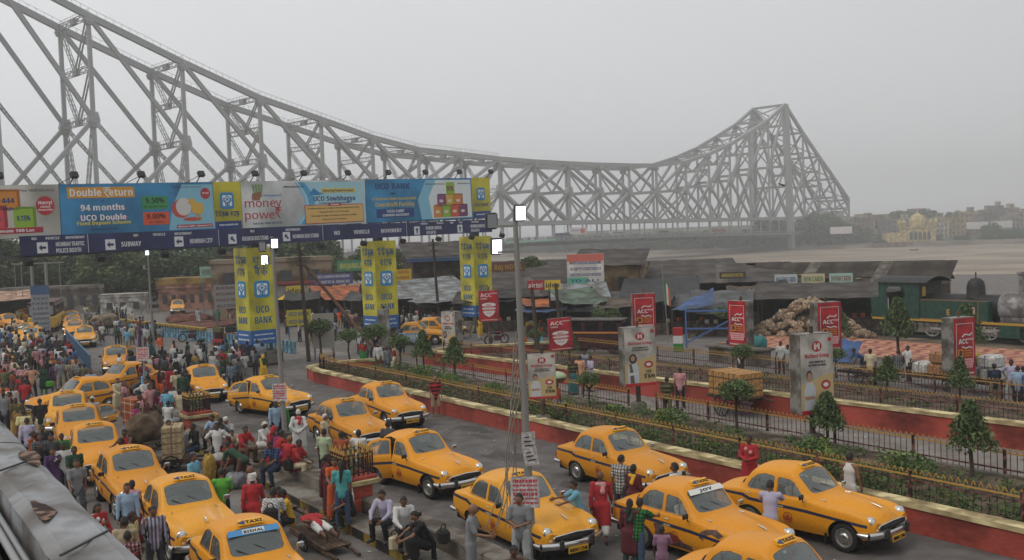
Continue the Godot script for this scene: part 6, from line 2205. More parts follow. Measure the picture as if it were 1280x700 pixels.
func build_far_bank() -> void:
	var b:=MB.new()
	var sh:=PackedVector2Array([Vector2(-900,-1500),Vector2(-300,-960),Vector2(40,-720),Vector2(112,-640),Vector2(190,-646),Vector2(255,-621),Vector2(330,-596),Vector2(700,-520),Vector2(2600,-400),Vector2(2600,-1500)])
	flat(b,sh,-3.4)
	for i in range(0,8):
		var a:=sh[i]
		var c:=sh[i+1]
		b.quad(Vector3(a.x,-3.4,a.y),Vector3(a.x+2,-6.4,a.y+12),Vector3(c.x+2,-6.4,c.y+12),Vector3(c.x,-3.4,c.y))
	setting("far_river_bank",b,mt("mud_bank","7d7264",1.0,0.0,"stain",0.02,true))
	b=MB.new()
	for i in range(2,7):
		var a:=sh[i]
		var c:=sh[i+1] if i<6 else Vector2(700,-520)
		b.quad(Vector3(a.x,-3.39,a.y - 26),Vector3(c.x,-3.39,c.y - 26),Vector3(c.x+10,12.6,c.y - 186),Vector3(a.x+10,12.6,a.y - 186))
	setting("far_hillside",b,mt("far_green","5c6650",1.0,0.0,"stain",0.02,true))
	var wc:=["b9a98a","9a948c","8d7f74","c2b9a4","a89484","7f7b78","b39c6c"]
	var nm:=["cream","grey","brown","pale","pinkish","dark grey","ochre"]
	for i in 60:
		var x:=205.0+i*4.7+rng.randf_range(-3,3)
		var far:=fmod(i*47.0,131.0)
		var z:=shore_z(x) - 26 - far
		var h:=rng.randf_range(7,12.5)
		if i in [5,8,9,12,15]:
			h+=3
		var w:=rng.randf_range(7,14)
		var o:=thing("far_house",far_house_label(nm[i % 7],i),"building",Vector3(x,-3.4+far*0.1,z),0.25*sin(i*2.0),"buildings across the river")
		block(o,w,h,10,mt("far_wall_%d" % (i % 7),wc[i % 7],0.9,0.0,"grime",0.08),int(w/3),maxi(1,int(h/3.4)))
		if i % 3==0:
			block(o,w*0.35,2.6,4,mt("far_wall_%d" % ((i+2) % 7),wc[(i+2) % 7],0.9,0.0,"grime",0.08),1,1,Vector3(w*0.2,h+0.4,0))
	var ye:=mt("temple_yellow","d6c185",0.85,0.0,"grime",0.1)
	var t:=thing("domed_pavilion","yellow domed riverside building with arches and corner turrets across the water","temple",Vector3(267,-3.4,-640),-0.12)
	b=MB.new()
	b.box(Vector3(0,4.6,-4),Vector3(20,9.2,12))
	b.box(Vector3(0,9.5,-4),Vector3(21.5,0.7,13.5))
	b.box(Vector3(-15,3.2,-4),Vector3(12,6.4,9))
	part(t,"wall",b,ye)
	for i in 5:
		var p:=PackedVector2Array([Vector2(-0.95,0.3),Vector2(0.95,0.3),Vector2(0.95,4.2),Vector2(0.6,5.2),Vector2(0,5.8),Vector2(-0.6,5.2),Vector2(-0.95,4.2)])
		plate(t,"arch",p,mt("window_dark","3a3c3e",0.3),0,0.3).position=Vector3(-5.6+i*2.8,1.0,2.0)
	b=MB.new()
	b.lathe([Vector2(4.6,9.8),Vector2(4.6,11.2),Vector2(5.1,12.6),Vector2(4.9,14.6),Vector2(3.6,16.8),Vector2(1.6,18.2),Vector2(0.4,18.9),Vector2(0.3,20.2),Vector2(0,21.4)],22,Transform3D(Basis(),Vector3(0,0,-4)),true)
	part(t,"dome",b,ye)
	for q in [[-10,2],[10,2],[-10,-9],[10,-9]]:
		b=MB.new()
		b.lathe([Vector2(1.0,9.6),Vector2(1.0,12),Vector2(1.4,12.2),Vector2(1.3,13.2),Vector2(0.6,14.2),Vector2(0,15.2)],12,Transform3D(Basis(),Vector3(q[0],0,q[1])),true)
		part(t,"turret",b,ye)
	for q in [[212,-628,"white"],[305,-640,"white"],[322,-642,"white"]]:
		t=thing("bank_hoarding","blank %s hoarding above the far bank, %s" % [q[2],"by the bridge end" if q[0]<250 else ("beside the yellow dome" if q[0]<310 else "farther from the yellow dome")],"hoarding",Vector3(q[0],-3.4,q[1]))
		plate(t,"board",rect2(-7,7,7,11.5),mt("hoarding_white","d8d2d2",0.7),0,0.3)
		b=MB.new()
		for x in [-5.0,0.0,5.0]:
			b.box(Vector3(x,3.5,-0.2),Vector3(0.3,7.2,0.3))
		part(t,"leg",b,mt("gantry_steel","54565a"))
	t=thing("ghat_steps","stone steps and small red shrine walls at the far water's edge","steps",Vector3(240,-5.6,-616))
	for i in 5:
		b=MB.new()
		b.box(Vector3(i*2.0,0.25+i*0.5,-i*1.4),Vector3(34,0.5,2))
		part(t,"step",b,mt("ghat_stone","8a7464",0.95,0.0,"stain",0.2))
	t=thing("river_boat","small dark boat lying on the brown river","boat",Vector3(214,-6,-520),0.4)
	b=MB.new()
	b.surf([[Vector3(-4,0.9,0),Vector3(-4,0.9,0),Vector3(-4,0.9,0)],[Vector3(-2,0.5,0.8),Vector3(-2,-0.1,0),Vector3(-2,0.5,-0.8)],[Vector3(2,0.5,0.8),Vector3(2,-0.1,0),Vector3(2,0.5,-0.8)],[Vector3(4,0.9,0),Vector3(4,0.9,0),Vector3(4,0.9,0)]])
	part(t,"hull",b,mt("dark_timber","43372f",0.9))
	t=thing("kite_bird","dark kite gliding with spread wings before the bridge tower","bird",Vector3(25.2,11.2,-90),0.5)
	b=MB.new()
	b.ball(Vector3.ZERO,Vector3(0.07,0.07,0.26),8,6)
	for s in [-1.0,1.0]:
		b.prism(pv([0,0.1,0.35,0.14,0.72,0.0,0.4,-0.06,0,-0.1]),0.02,Transform3D(Basis(Vector3(s,0.25,0),Vector3(0,0.2,1),Vector3(0,1,0)),Vector3.ZERO))
	b.prism(pv([-0.05,0,0.05,0,0.14,-0.25,-0.14,-0.25]),0.02,Transform3D(Basis(Vector3(1,0,0),Vector3(0,0,1),Vector3(0,1,0)),Vector3(0,0,-0.2)))
	part(t,"body",b,mt("bird_brown","3a2c22",0.9))
func sag(o:Node3D,called:String,c:Array,m:Material,dip := 0.25,ribs := 0) -> void:
	var g:=[]
	for i in 9:
		var row:=[]
		for j in 9:
			var u:=i/8.0
			var w:=j/8.0
			var p:Vector3=c[0].lerp(c[1],u).lerp(c[3].lerp(c[2],u),w)
			p.y+=-dip*4.0*(u*(1 - u)*0.7+w*(1 - w)*0.3)+0.04*sin(i*2.2+j*1.4)*signf(dip)
			row.append(p)
		g.append(row)
	var b:=MB.new()
	b.surf(g)
	part(o,called,b,m)
func stall(label:String,at:Vector3,yaw:float,w:float,d:float,h:float,rise:float,roof:Material,kind:="tarp",open := true) -> Node3D:
	var o:=thing("market_stall",label,"stall",at,yaw)
	var tim:=mt("dark_timber","43372f",0.9,0.0,"stain",1.0)
	for q in [[-1,1],[1,1],[-1,-1],[1,-1]]:
		var b:=MB.new()
		b.box(Vector3(q[0]*w*0.47,(h+(rise if q[1]<0 else 0.0))/2,q[1]*d*0.46),Vector3(0.1,h+(rise if q[1]<0 else 0.0),0.1))
		part(o,"post",b,tim)
	var c:=[Vector3(-w/2,h,d/2+0.4),Vector3(w/2,h,d/2+0.4),Vector3(w/2,h+rise,-d/2),Vector3(-w/2,h+rise,-d/2)]
	if kind=="tarp":
		sag(o,"tarpaulin",c,roof,0.22)
	else:
		var n:=int(w/0.9)
		for i in n:
			var u0:=float(i)/n
			var u1:=(i+1.06)/n
			var up:=Vector3(0,0.025*(i % 2)+rng.randf()*0.03,0)
			var b:=MB.new()
			var q:=[c[0].lerp(c[1],u0)+up,c[0].lerp(c[1],u1)+up,c[3].lerp(c[2],u1)+up,c[3].lerp(c[2],u0)+up]
			b.quad(q[0],q[1],q[2],q[3])
			b.quad(q[0] - Vector3(0,0.05,0),q[1] - Vector3(0,0.05,0),q[1],q[0])
			part(o,"roof_sheet",b,mt("pale_sheet","67625b",0.8,0.1,"stain",0.5) if rng.randf()<0.05 else roof)
	var b:=MB.new()
	b.box(Vector3(0,h*0.5,-d*0.46),Vector3(w*0.96,h,0.08))
	if not open:
		b.box(Vector3(0,h*0.5,d*0.44),Vector3(w*0.96,h*0.98,0.08))
	part(o,"back_wall",b,mt("stall_dark","332d29",0.95,0.0,"stain",0.6))
	if open:
		b=MB.new()
		b.rbox(Vector3(0,0.4,d*0.2),Vector3(w*0.8,0.8,0.8),0.04)
		part(o,"counter",b,mt("stall_counter","5d5147",0.9,0.0,"stain",0.9))
		for i in int(w*1.2):
			b=MB.new()
			b.rbox(Vector3(rng.randf_range(-0.38,0.38)*w,0.95,d*0.2+rng.randf_range(-0.2,0.2)),Vector3(0.3,0.3,0.26),0.05)
			part(o,"goods",b,cloth(["orange","yellow","red","white","green","brown","cream"][rng.randi() % 7]))
	return o
func signboard(label:String,at:Vector3,yaw:float,w:float,h:float,bg:String,s:Array,fg:String,legs := 0.0) -> Node3D:
	var o:=thing("sign_board",label,"sign",at,yaw)
	plate(o,"board",rect2(-w/2,0,w/2,h),mt("board_"+bg,bg,0.65,0.0,"fine",0.8),0,0.08)
	for i in s.size():
		text(o,s[i],0,h*(1.0 - (i+0.5)/s.size()),h/s.size()*0.5,ink(fg,fg),0.085,true,w*0.84)
	if legs>0:
		for x in [-0.42,0.42]:
			var b:=MB.new()
			b.box(Vector3(w*x,-legs/2,0.02),Vector3(0.09,legs+0.1,0.09))
			part(o,"leg",b,mt("blue_steel","4b6d8c",0.7))
	return o
func build_market() -> void:
	var grey:=mt("tarp_grey","55575a",0.75,0.0,"stain",0.4)
	var blk:=mt("tarp_black","29292b",0.7,0.0,"stain",0.4)
	var lite:=mt("tarp_pale","858c90",0.7,0.0,"stain",0.4)
	var org:=mt("tarp_orange","b5642f",0.8,0.0,"stain",0.4)
	var blue:=mt("tarp_blue","35588f",0.6,0.0,"stain",0.4)
	var corr:=mt("roof_dark","4b4643",0.9,0.0,"stain",0.25)
	var L:=[["orange awning stall below the purple banner",-15.6,-93,0.5,6.5,5,2.25,1.15,org,"tarp"],["grey roofed stall beside the orange awning",-22,-95,0.5,7,6,2.35,0.95,corr,"sheet"],["stall with a pale awning right of the orange one",-11,-90,0.5,5,5,2.25,0.95,grey,"tarp"],
		["wide stall with a pale blue-grey tarpaulin behind the parked taxis",-8.5,-86,0.35,9,7,2.65,1.35,lite,"tarp"],["stall under a slack black tarpaulin behind the parked taxis",-4.6,-81,0.3,7,5,1.95,0.45,blk,"tarp"],["tarpaulin stall between the dark timber pole and the third pillar",-0.2,-84,0.2,6,6,2.6,1,grey,"tarp"],
		["long stall of dark sheets behind the shield signs",2,-80,0.1,9,7,2.6,1.2,corr,"sheet"],["small stall with a bright orange cloth by the lamp pole",2.2,-72.5,0.1,3,2.6,2.3,0.4,org,"tarp"],["stall with a big pale grey tarpaulin below the political poster",5.1,-74,0,4.6,7,1.9,1.7,lite,"tarp"],
		["stall with a brown-grey tarpaulin and green fringe",7,-74,-0.1,5,6,1.7,1.2,grey,"tarp"],["low stall of black sheets behind the maroon van",11.5,-76,-0.2,6,6,2.5,1.2,blk,"tarp"],["stall with a blue and grey tarpaulin by the flag",14.6,-68.5,-0.25,4.4,6,1.8,1.2,grey,"tarp"],
		["long dark roofed eating house with a yellow name board",17,-84,-0.2,14,8,3,1.3,corr,"sheet"],["dark roofed lean-to before the rock heap",22.5,-70,-0.3,10,5,2.3,0.8,corr,"sheet"],["dark roofed row left of the shack with the poster",2.5,-93,0,11,8,3.6,1.4,corr,"sheet"],["wide dark shed roof behind the yellow name board",14,-98,-0.1,17,9,2.8,1.6,corr,"sheet"],["row of dark sheet roofs behind the pale blue-grey tarpaulin",-9,-99,0.3,12,9,3.15,1.05,corr,"sheet"]]
	for q in L:
		stall(q[0],Vector3(q[1],0,q[2]),q[3],q[4],q[5],q[6],q[7],q[8],q[9])
	var tn:=["grey","blue","black","pale","brown","orange","dark","faded green"]
	var tm:=[grey,blue,blk,lite,mt("tarp_brown","5f5346",0.85,0.0,"stain",0.4),org,corr,mt("tarp_green","5d6f60",0.8,0.0,"stain",0.4)]
	var tp:=[[-19,-88.5,2],[-13.5,-86.5,0],[-6.2,-78.5,3],[-3.2,-77.5,6],[-1.0,-76.5,2],[2.2,-71.5,1],[4.6,-69.8,7],[7.4,-69.0,4],[10.0,-70.2,2],[12.6,-70.5,0],[14.2,-73.5,3],[17.5,-73.8,4],[20.5,-76.0,2],[-12.8,-95,6],[-4.0,-90,4],[6.5,-88,2],[12.5,-90,3],[18.5,-90,4],[5.6,-77.5,0],[-17.2,-99,6]]
	for i in tp.size():
		var q:Array=tp[i]
		stall("little stall under a %s sheet, %s counting from the striped umbrella" % [tn[q[2]],ordinal(i+1)],Vector3(q[0],0,q[1]),rng.randf_range(-0.3,0.3),rng.randf_range(2.4,3.8),rng.randf_range(2.2,3.2),rng.randf_range(2.0,2.7),rng.randf_range(0.3,0.9),tm[q[2]],"sheet" if q[2]==6 else "tarp")
	var bt:=thing("blue_tarpaulin","loose blue tarpaulin hung at the end of the grey one by the flag","tarpaulin",Vector3(11.8,0,-66.5))
	sag(bt,"sheet",[Vector3(-1.2,2.0,1),Vector3(1.6,2.3,1),Vector3(2.2,3.3,-1.5),Vector3(0.6,2.6,-1.5)],blue,0.15)
	bt=thing("blue_tarpaulin","blue tarpaulin slung over poles at the start of the salmon footpath","tarpaulin",P(-3.2,23.6,0),RY)
	sag(bt,"sheet",[Vector3(-1.6,0.3,1),Vector3(1.3,0.2,1.1),Vector3(0.9,1.1,-0.4),Vector3(-1.4,1.45,-0.5)],blue,0.2)
	var tan:=relief(mt("shack_wall","8f7a5e",0.95,0.0,"stain",0.25),"bumpn",0.5)
	var o:=thing("riverside_shack","two-storey tan walled shack with a ragged dark roof and black cloth windows","building",Vector3(9.0,0,-84),-0.25)
	block(o,4.8,4.4,6,tan,2,2,Vector3.ZERO,mt("black_cloth","262626",0.95))
	sag(o,"roof",[Vector3(-3.6,4.9,3.6),Vector3(2.8,4.7,3.6),Vector3(2.6,5.9,-3.2),Vector3(-3.6,6.1,-3.2)],corr,0.1)
	o=thing("tiled_hut","raised dark hut with a sloping roof and blue eaves above the market","building",Vector3(-7.2,0,-96),0.3)
	block(o,6,5.4,5,mt("hut_dark","4d4239",0.95,0.0,"stain",0.3),3,1,Vector3.ZERO)
	sag(o,"roof",[Vector3(-3.8,5.6,3.4),Vector3(3.8,5.6,3.4),Vector3(3.4,7.2,-2.8),Vector3(-3.4,7.2,-2.8)],corr,0.05)
	b_eave(o,7.4,5.5,3.3)
	o=thing("tan_building","plain tan two-storey building with barred windows behind the first pillar","building",Vector3(-25.5,0,-104),0.25)
	block(o,12,5.7,8,mt("tan_plaster","8c7d69",0.9,0.0,"stain",0.2),4,2)
	var rb:=MB.new()
	rb.box(Vector3(2,3.5,4.6),Vector3(11,0.25,1.2))
	part(o,"red_ledge",rb,mt("ledge_red","8c3b34",0.8))
	o=thing("tan_building","narrow tan building with a pipe beside the pink building","building",Vector3(-31,0,-114),0.2)
	block(o,4,6.4,6,mt("tan_plaster","8c7d69",0.9,0.0,"stain",0.2),1,2)
	o=thing("pink_building","low pink building with a row of small windows and an ochre parapet","building",Vector3(-38.8,0,-122),0.12)
	block(o,9,2.7,6,mt("pink_plaster","a97c6c",0.9,0.0,"stain",0.2),8,1)
	rb=MB.new()
	rb.box(Vector3(0,3.5,0),Vector3(9.4,0.8,6.4))
	part(o,"ochre_parapet",rb,mt("ochre_plaster","94773a",0.9,0.0,"stain",0.3))
	signboard("purple banner with white writing above the orange awning",Vector3(-16.6,3.55,-91),0.4,3.6,1.0,"5c5a8c",["SRI GANESH BHANDAR","SWEETS & SNACKS"],"cfcfcf")
	signboard("green and orange shop board over the purple banner",Vector3(-14.9,4.7,-92),0.4,3.0,1.0,"4f8c6a",["BHOJANALAYA"],"c9c06a")
	signboard("yellow shop board with red writing behind the second pillar",Vector3(-10.3,3.8,-88),0.4,2.6,1.0,"cfae2e",["HINDU HOTEL","& RESTAURANT"],"a32c22")
	signboard("small yellow board by the striped umbrella",Vector3(-20.4,2.6,-92),0.3,1.7,0.9,"c9b22c",["idea"],"2b2b20")
	signboard("red telephone company board on the dark roofs",Vector3(1.8,3.15,-75.5),0.05,1.3,0.75,"a8232e",["airtel"],"d4c9c9")
	signboard("yellow telephone company board beside the red one",Vector3(3.1,3.15,-75),-0.1,1.2,0.75,"d1b21f",["idea"],"2b2b20")
	signboard("brown hotel board above the roofs right of the third pillar",Vector3(-0.3,4.2,-89),0.1,3.0,0.9,"6a4030",["RAJ HOTEL"],"a8862a")
	signboard("dark board with yellow capitals on the long roof",Vector3(18.0,3.3,-79.8),-0.2,2.1,0.55,"3a3a36",["ABHISHEK HOTEL"],"b8a23c")
	for i in 3:
		signboard(["pale board with blue writing on the shed eave","cream board with green writing on the shed eave","pale green board on the shed eave beside the rocks"][i],Vector3(21.9+i*2.0,2.75,-78.2+i*0.6),-0.3,1.75,0.8,["b9c0bf","c2b894","9dc0b4"][i],[["MAA TARA CABIN"],["NEW CABIN"],["SHYAM CABIN"]][i],["35537c","3f6b3a","7c3a3a"][i])
	o=signboard("large political greeting poster in orange, white and green on the shack",Vector3(6.0,2.85,-79.5),-0.12,3.0,2.9,"c9c4bd",["","HAPPY RAKSHA BANDHAN","HEARTY GREETINGS","SINCERE GOOD WISHES","TO ALL",""],"3a4a7c")
	plate(o,"orange_field",rect2(-1.48,2.3,1.48,2.88),mt("poster_orange","c4685a",0.7),0.08,0.003)
	plate(o,"green_field",rect2(-1.48,0.02,0.2,1.0),mt("poster_green","5aa88c",0.7),0.08,0.003)
	for x in [-1.15,1.15]:
		var pt:=plate(o,"printed_figure",disc2(0.25,14,x,1.75,0.42),mt("poster_white","d6d4d0",0.7),0.084,0.003)
		plate(pt,"printed_head",disc2(0.13,12,x,2.2),ink("portrait_skin","a87f64"),0.088,0.003)
	o=thing("striped_umbrella","green, red and yellow striped street umbrella by the awnings","umbrella",Vector3(-20.6,0,-90))
	for i in 8:
		var b:=MB.new()
		var a:=TAU*i/8
		var c:=TAU*(i+1)/8
		b.tri(Vector3(0,3.0,0),Vector3(1.3*cos(c),2.4,1.3*sin(c)),Vector3(1.3*cos(a),2.4,1.3*sin(a)))
		part(o,"panel",b,cloth(["dark green","red","yellow"][i % 3]))
	var ub:=MB.new()
	ub.tube([Vector3.ZERO,Vector3(0,3.0,0)],0.03,6)
	part(o,"stick",ub,mt("pole_paint","7f7d78"))
	var mr:=mt("van_maroon","40191a",0.4,0.0,"grime",0.6)
	o=thing("maroon_van","boxy dark maroon van with an orange waist stripe parked behind the fences","van",Vector3(5.0,0,-58.6),deg_to_rad(-22))
	var b:=MB.new()
	b.rbox(Vector3(0,0.95,0),Vector3(3.9,1.1,1.65),0.12)
	b.rbox(Vector3(-0.1,1.75,0),Vector3(3.6,0.75,1.5),0.18)
	part(o,"body",b,mr)
	b=MB.new()
	b.rbox(Vector3(-0.1,2.14,0),Vector3(3.7,0.1,1.58),0.04)
	part(o,"roof",b,mt("van_roof","5a5653",0.7,0.0,"stain",0.8))
	for s in [1.0,-1.0]:
		b=MB.new()
		b.box(Vector3(0,1.42,0.826*s),Vector3(3.7,0.09,0.02))
		part(o,"orange_stripe",b,mt("stripe_orange","b8742a",0.6))
		for i in 3:
			b=MB.new()
			b.rbox(Vector3(-1.2+i*1.1,1.78,0.75*s),Vector3(0.85,0.42,0.03),0.01)
			part(o,"window",b,mt("dark_glass","15181b",0.12))
		for x in [-1.2,1.25]:
			b=MB.new()
			b.tube([Vector3(x,0.33,0.62*s),Vector3(x,0.33,0.84*s)],0.33,16)
			part(o,"wheel",b,mt("tyre_rubber","1b1b1c",0.9))
	plate(o,"rear_plate",rect2(-0.2,0.75,0.2,1.0),mt("plate_yellow","d9a52e",0.5),0,0.02).transform=Transform3D(Basis(Vector3.UP,PI/2),Vector3(1.955,0,0.3))
	plate(o,"rear_window",rect2(-0.55,1.55,0.55,1.98),mt("dark_glass","15181b",0.12),0,0.02).transform=Transform3D(Basis(Vector3.UP,PI/2),Vector3(1.7,0,0))
	o=thing("tricolour_flag","orange, white and green flag on a slanting pole by the tarpaulins","flag",Vector3(9.8,0,-63.2))
	b=MB.new()
	b.tube([Vector3(0.2,0,0),Vector3(-0.1,5.3,0)],0.03,6)
	part(o,"pole",b,mt("pole_paint","7f7d78"))
	for i in 3:
		sag(o,["green_band","white_band","orange_band"][i],[Vector3(0.0+i*0.14,2.6,0),Vector3(0.14+i*0.14,2.6 - i*0.1,0.05),Vector3(0.12+i*0.12,4.1 - i*0.3,0),Vector3(-0.02+i*0.12,4.2 - i*0.2,0)],cloth(["green","white","orange"][i]),0.02)
func b_eave(o:Node3D,w:float,y:float,z:float) -> void:
	var b:=MB.new()
	b.box(Vector3(0,y,z),Vector3(w,0.35,0.1))
	part(o,"blue_eave",b,mt("eave_blue","3f5a80",0.8))
func build_plaza() -> void:
	var bl:=mt("barrier_blue","6f9fb8",0.75,0.0,"stain",0.8)
	var yl:=mt("barrier_yellow","b59c2e",0.75,0.0,"stain",0.8)
	var o:=thing("low_barrier","long low barrier of pale blue balusters under a yellow rail across the square","barrier",Vector3(-36.5,0,-90.5),-atan2(14.5,12.5))
	for i in 60:
		var b:=MB.new()
		b.rbox(Vector3(0.3+i*0.56,0.42,0),Vector3(0.34,0.84,0.16),0.03)
		part(o,"baluster",b,bl)
	var b:=MB.new()
	b.rbox(Vector3(9.5,0.98,0),Vector3(19.3,0.26,0.24),0.03)
	part(o,"yellow_rail",b,yl)
	o=thing("pedestrian_railing","blue steel pedestrian railing along the crowded side of the road","railing",Vector3(-36,0,-78.5),-atan2(21,11))
	for i in 48:
		b=MB.new()
		b.box(Vector3(i*0.5,0.6,0),Vector3(0.09,1.2,0.05))
		part(o,"upright",b,mt("blue_steel","4b6d8c",0.7))
	b=MB.new()
	b.box(Vector3(11.8,1.15,0),Vector3(23.8,0.07,0.08))
	b.box(Vector3(11.8,0.15,0),Vector3(23.8,0.07,0.08))
	part(o,"rail",b,mt("blue_steel","4b6d8c",0.7))
	var heap:=mt("red_earth","76483a",1.0,0.0,"stain",0.6)
	for q in [[-32.5,-98,3.2,0.7,"wide mound of red earth in the square"],[-26.5,-99,2.4,0.8,"smaller mound of red earth before the grey notice box"],[-29,-93,5.0,0.28,"low spread of red earth along the barrier"]]:
		sack("earth_mound",q[4],Vector3(q[0],-q[3]*0.6,q[1]),Vector3(q[2],q[3],q[2]*0.7),heap,"",int(q[2]))
	o=thing("parked_bus","maroon and yellow bus stuck in the crowd","bus",Vector3(-45.3,0,-95),deg_to_rad(-70))
	b=MB.new()
	b.rbox(Vector3(0,0.98,0),Vector3(9.6,1.1,2.4),0.12)
	part(o,"body",b,mt("bus_yellow","b98a2a",0.5,0.0,"grime",0.5))
	b=MB.new()
	b.rbox(Vector3(0,2.1,0),Vector3(9.5,1.3,2.36),0.2)
	part(o,"upper_body",b,mt("van_maroon","40191a",0.4))
	b=MB.new()
	b.rbox(Vector3(0,2.8,0),Vector3(9.4,0.16,2.3),0.06)
	part(o,"roof",b,mt("bus_roof","4f3434",0.7))
	for s in [1.0,-1.0]:
		for i in 7:
			b=MB.new()
			b.box(Vector3(-3.8+i*1.2,2.15,1.185*s),Vector3(0.95,0.7,0.03))
			part(o,"window",b,mt("dark_glass","15181b",0.12))
		b=MB.new()
		b.box(Vector3(4.765,2.1,0.52*s),Vector3(0.03,0.85,0.95))
		part(o,"windscreen",b,mt("lamp_dead","8f9296",0.15))
		for x in [-2.8,3.0]:
			b=MB.new()
			b.tube([Vector3(x,0.46,0.9*s),Vector3(x,0.46,1.22*s)],0.46,16)
			part(o,"wheel",b,mt("tyre_rubber","1b1b1c",0.9))
	o=thing("twin_post_frame","pair of tall grey posts with a cross bar above the bus","post frame",Vector3(-43.2,0,-89.5))
	for x in [-0.65,0.65]:
		b=MB.new()
		b.tube([Vector3(x,0,0),Vector3(x,6.6,0)],0.14,8)
		part(o,"post",b,mt("pole_paint","7f7d78"))
	b=MB.new()
	b.box(Vector3(0,6.5,0),Vector3(4.6,0.1,0.1))
	for x in [-2.2,-1.6,1.9]:
		b.box(Vector3(x,5.0,0),Vector3(0.05,3.0,0.05))
	part(o,"cross_bar",b,mt("pole_paint","7f7d78"))
	o=signboard("tall narrow fare board with a blue top in front of the bus",Vector3(-42.6,0.4,-88.2),0.4,1.5,3.6,"8d9196",["PRE-PAID","TAXI","FARE","LIST","HOWRAH","SEALDAH","ESPLANADE","AIRPORT"],"3f4146")
	plate(o,"blue_top",rect2(-0.76,3.3,0.76,4.1),mt("eave_blue","3f5a80"),0.001,0.1)
	signboard("white green bordered sign before the narrow tan building",Vector3(-34,4.0,-112),0.25,3.2,1.3,"8fae9c",["HOWRAH STATION"],"4a5a50",4.0)
	signboard("grey notice box with red and black lines on blue legs",Vector3(-26.4,1.7,-90),0.35,2.0,2.2,"8b8a86",["BANK","AUTO CO-OPERATIVE","OFFICE OF THE","HELP DESK"],"5c3a38",1.7)
	signboard("yellow bank box sign on short legs behind the thin lamp pole",Vector3(-16,1.3,-72.9),0.3,1.8,1.15,"c2b02c",["UCO BANK","UCO BANK"],"245a8c",1.3)
	signboard("blank white board in a dark frame by the leaning pole",Vector3(-12,0.7,-61.5),0.3,1.35,2.2,"a09b90",[],"000000",0.8)
	signboard("blue and white police barricade board before the parked taxis",Vector3(-6.7,0.5,-65.6),0.2,1.7,0.6,"7f97ab",["KOLKATA POLICE"],"d0d4d6",0.6)
	for i in 2:
		o=thing("cloth_line",["pink towel drying on a rail","peach towel drying on a rail"][i]+" before the parked taxis","towel",Vector3(-8.9+i*0.8,0,-68.6))
		sag(o,"towel",[Vector3(-0.35,0.25,0.03),Vector3(0.35,0.25,0.03),Vector3(0.35,1.1,0),Vector3(-0.35,1.1,0)],cloth(["pink","peach"][i]),0.02)
		b=MB.new()
		b.box(Vector3(0,1.11,0),Vector3(0.8,0.04,0.04))
		b.box(Vector3(0.38,0.55,0),Vector3(0.05,1.1,0.05))
		part(o,"rail",b,mt("dark_timber","43372f"))
	var cs:=["red","black","black","navy","dark grey","maroon","brown","red","black","blue","olive","black","dark green","red"]
	for i in 14:
		o=thing("suitcase","%s suitcase in the luggage heap, %s from the barrier end of its %s row" % [cs[i],["first","second","third","fourth","fifth"][i % 5],["lowest","middle","upper"][i/5]],"suitcase",Vector3(-22.2+(i % 5)*0.9,(i/5)*0.45,-73.2 - 0.2*(i % 3)),0.4*sin(i*1.7),"suitcases in the luggage heap")
		b=MB.new()
		b.rbox(Vector3(0,0.22,0),Vector3(0.78,0.44,0.5),0.07)
		part(o,"shell",b,cloth(cs[i]))
		b=MB.new()
		b.tube([Vector3(-0.1,0.42,0.2),Vector3(-0.08,0.5,0.22),Vector3(0.08,0.5,0.22),Vector3(0.1,0.42,0.2)],0.02,5)
		part(o,"handle",b,mt("black_plastic","191919",0.5))
	for q in [[-25.5,-77,"parked motorcycle by the luggage heap"],[-1.2,-66.8,"dark motorcycle parked under the shield sign"],[-18.9,-88,"motorcycle among the shoppers by the awnings"]]:
		o=thing("motorcycle",q[2],"motorcycle",Vector3(q[0],0,q[1]),0.5)
		for x in [-0.62,0.62]:
			b=MB.new()
			var pts:=[]
			for k in 17:
				pts.append(Vector3(x+0.3*cos(TAU*k/16),0.32+0.3*sin(TAU*k/16),0))
			b.tube(pts,0.05,6,false)
			part(o,"wheel",b,mt("tyre_rubber","1b1b1c",0.9))
		b=MB.new()
		b.rbox(Vector3(0.12,0.78,0),Vector3(0.5,0.22,0.28),0.08)
		b.rbox(Vector3(0.05,0.42,0),Vector3(0.45,0.34,0.26),0.05)
		b.bar(Vector3(0.62,0.32,0),Vector3(0.42,1.0,0),0.06,0.06)
		b.bar(Vector3(0.42,1.02,-0.36),Vector3(0.42,1.02,0.36),0.03,0.03)
		part(o,"tank_and_frame",b,cloth("maroon"))
		b=MB.new()
		b.rbox(Vector3(-0.4,0.8,0),Vector3(0.7,0.12,0.28),0.04)
		part(o,"seat",b,mt("black_plastic","191919",0.5))
	for q in [[-46,-116,5.0,2.0,2.6,"c4c4c2","white painted booth beyond the square"],[-57,-122,12.0,3.0,4.0,"7c766e","grey sheet roofed shed beyond the square, left of the white booth"],[-70,-120,9.0,3.0,4.0,"8a8278","low dusty shed under the trees, farthest from the pink building"]]:
		o=thing("low_shed",q[6],"shed",Vector3(q[0],0,q[1]),0.2)
		block(o,q[2],q[3],q[4],mt("shed_"+q[5],q[5],0.9,0.0,"stain",0.3),int(q[2]/1.5),1)
	o=stall("pale orange awning on poles behind the taxis at the picture edge",Vector3(-55,0,-104),0.4,9,6,2.8,0.8,mt("tarp_pink","b8937c",0.8,0.0,"stain",0.4))
	cart("goods cart with a high sagging load by the barrier",Vector3(-36,0,-86),0.3,2.4,1.4,0.7,0.4,true)
	sack("cart_load","big dun bundle on the goods cart by the barrier",Vector3(-36,0.7,-86),Vector3(1.3,0.6,0.9),mt("sack_dun","8d816c",0.9,0.0,"stain",1.0),"",6)
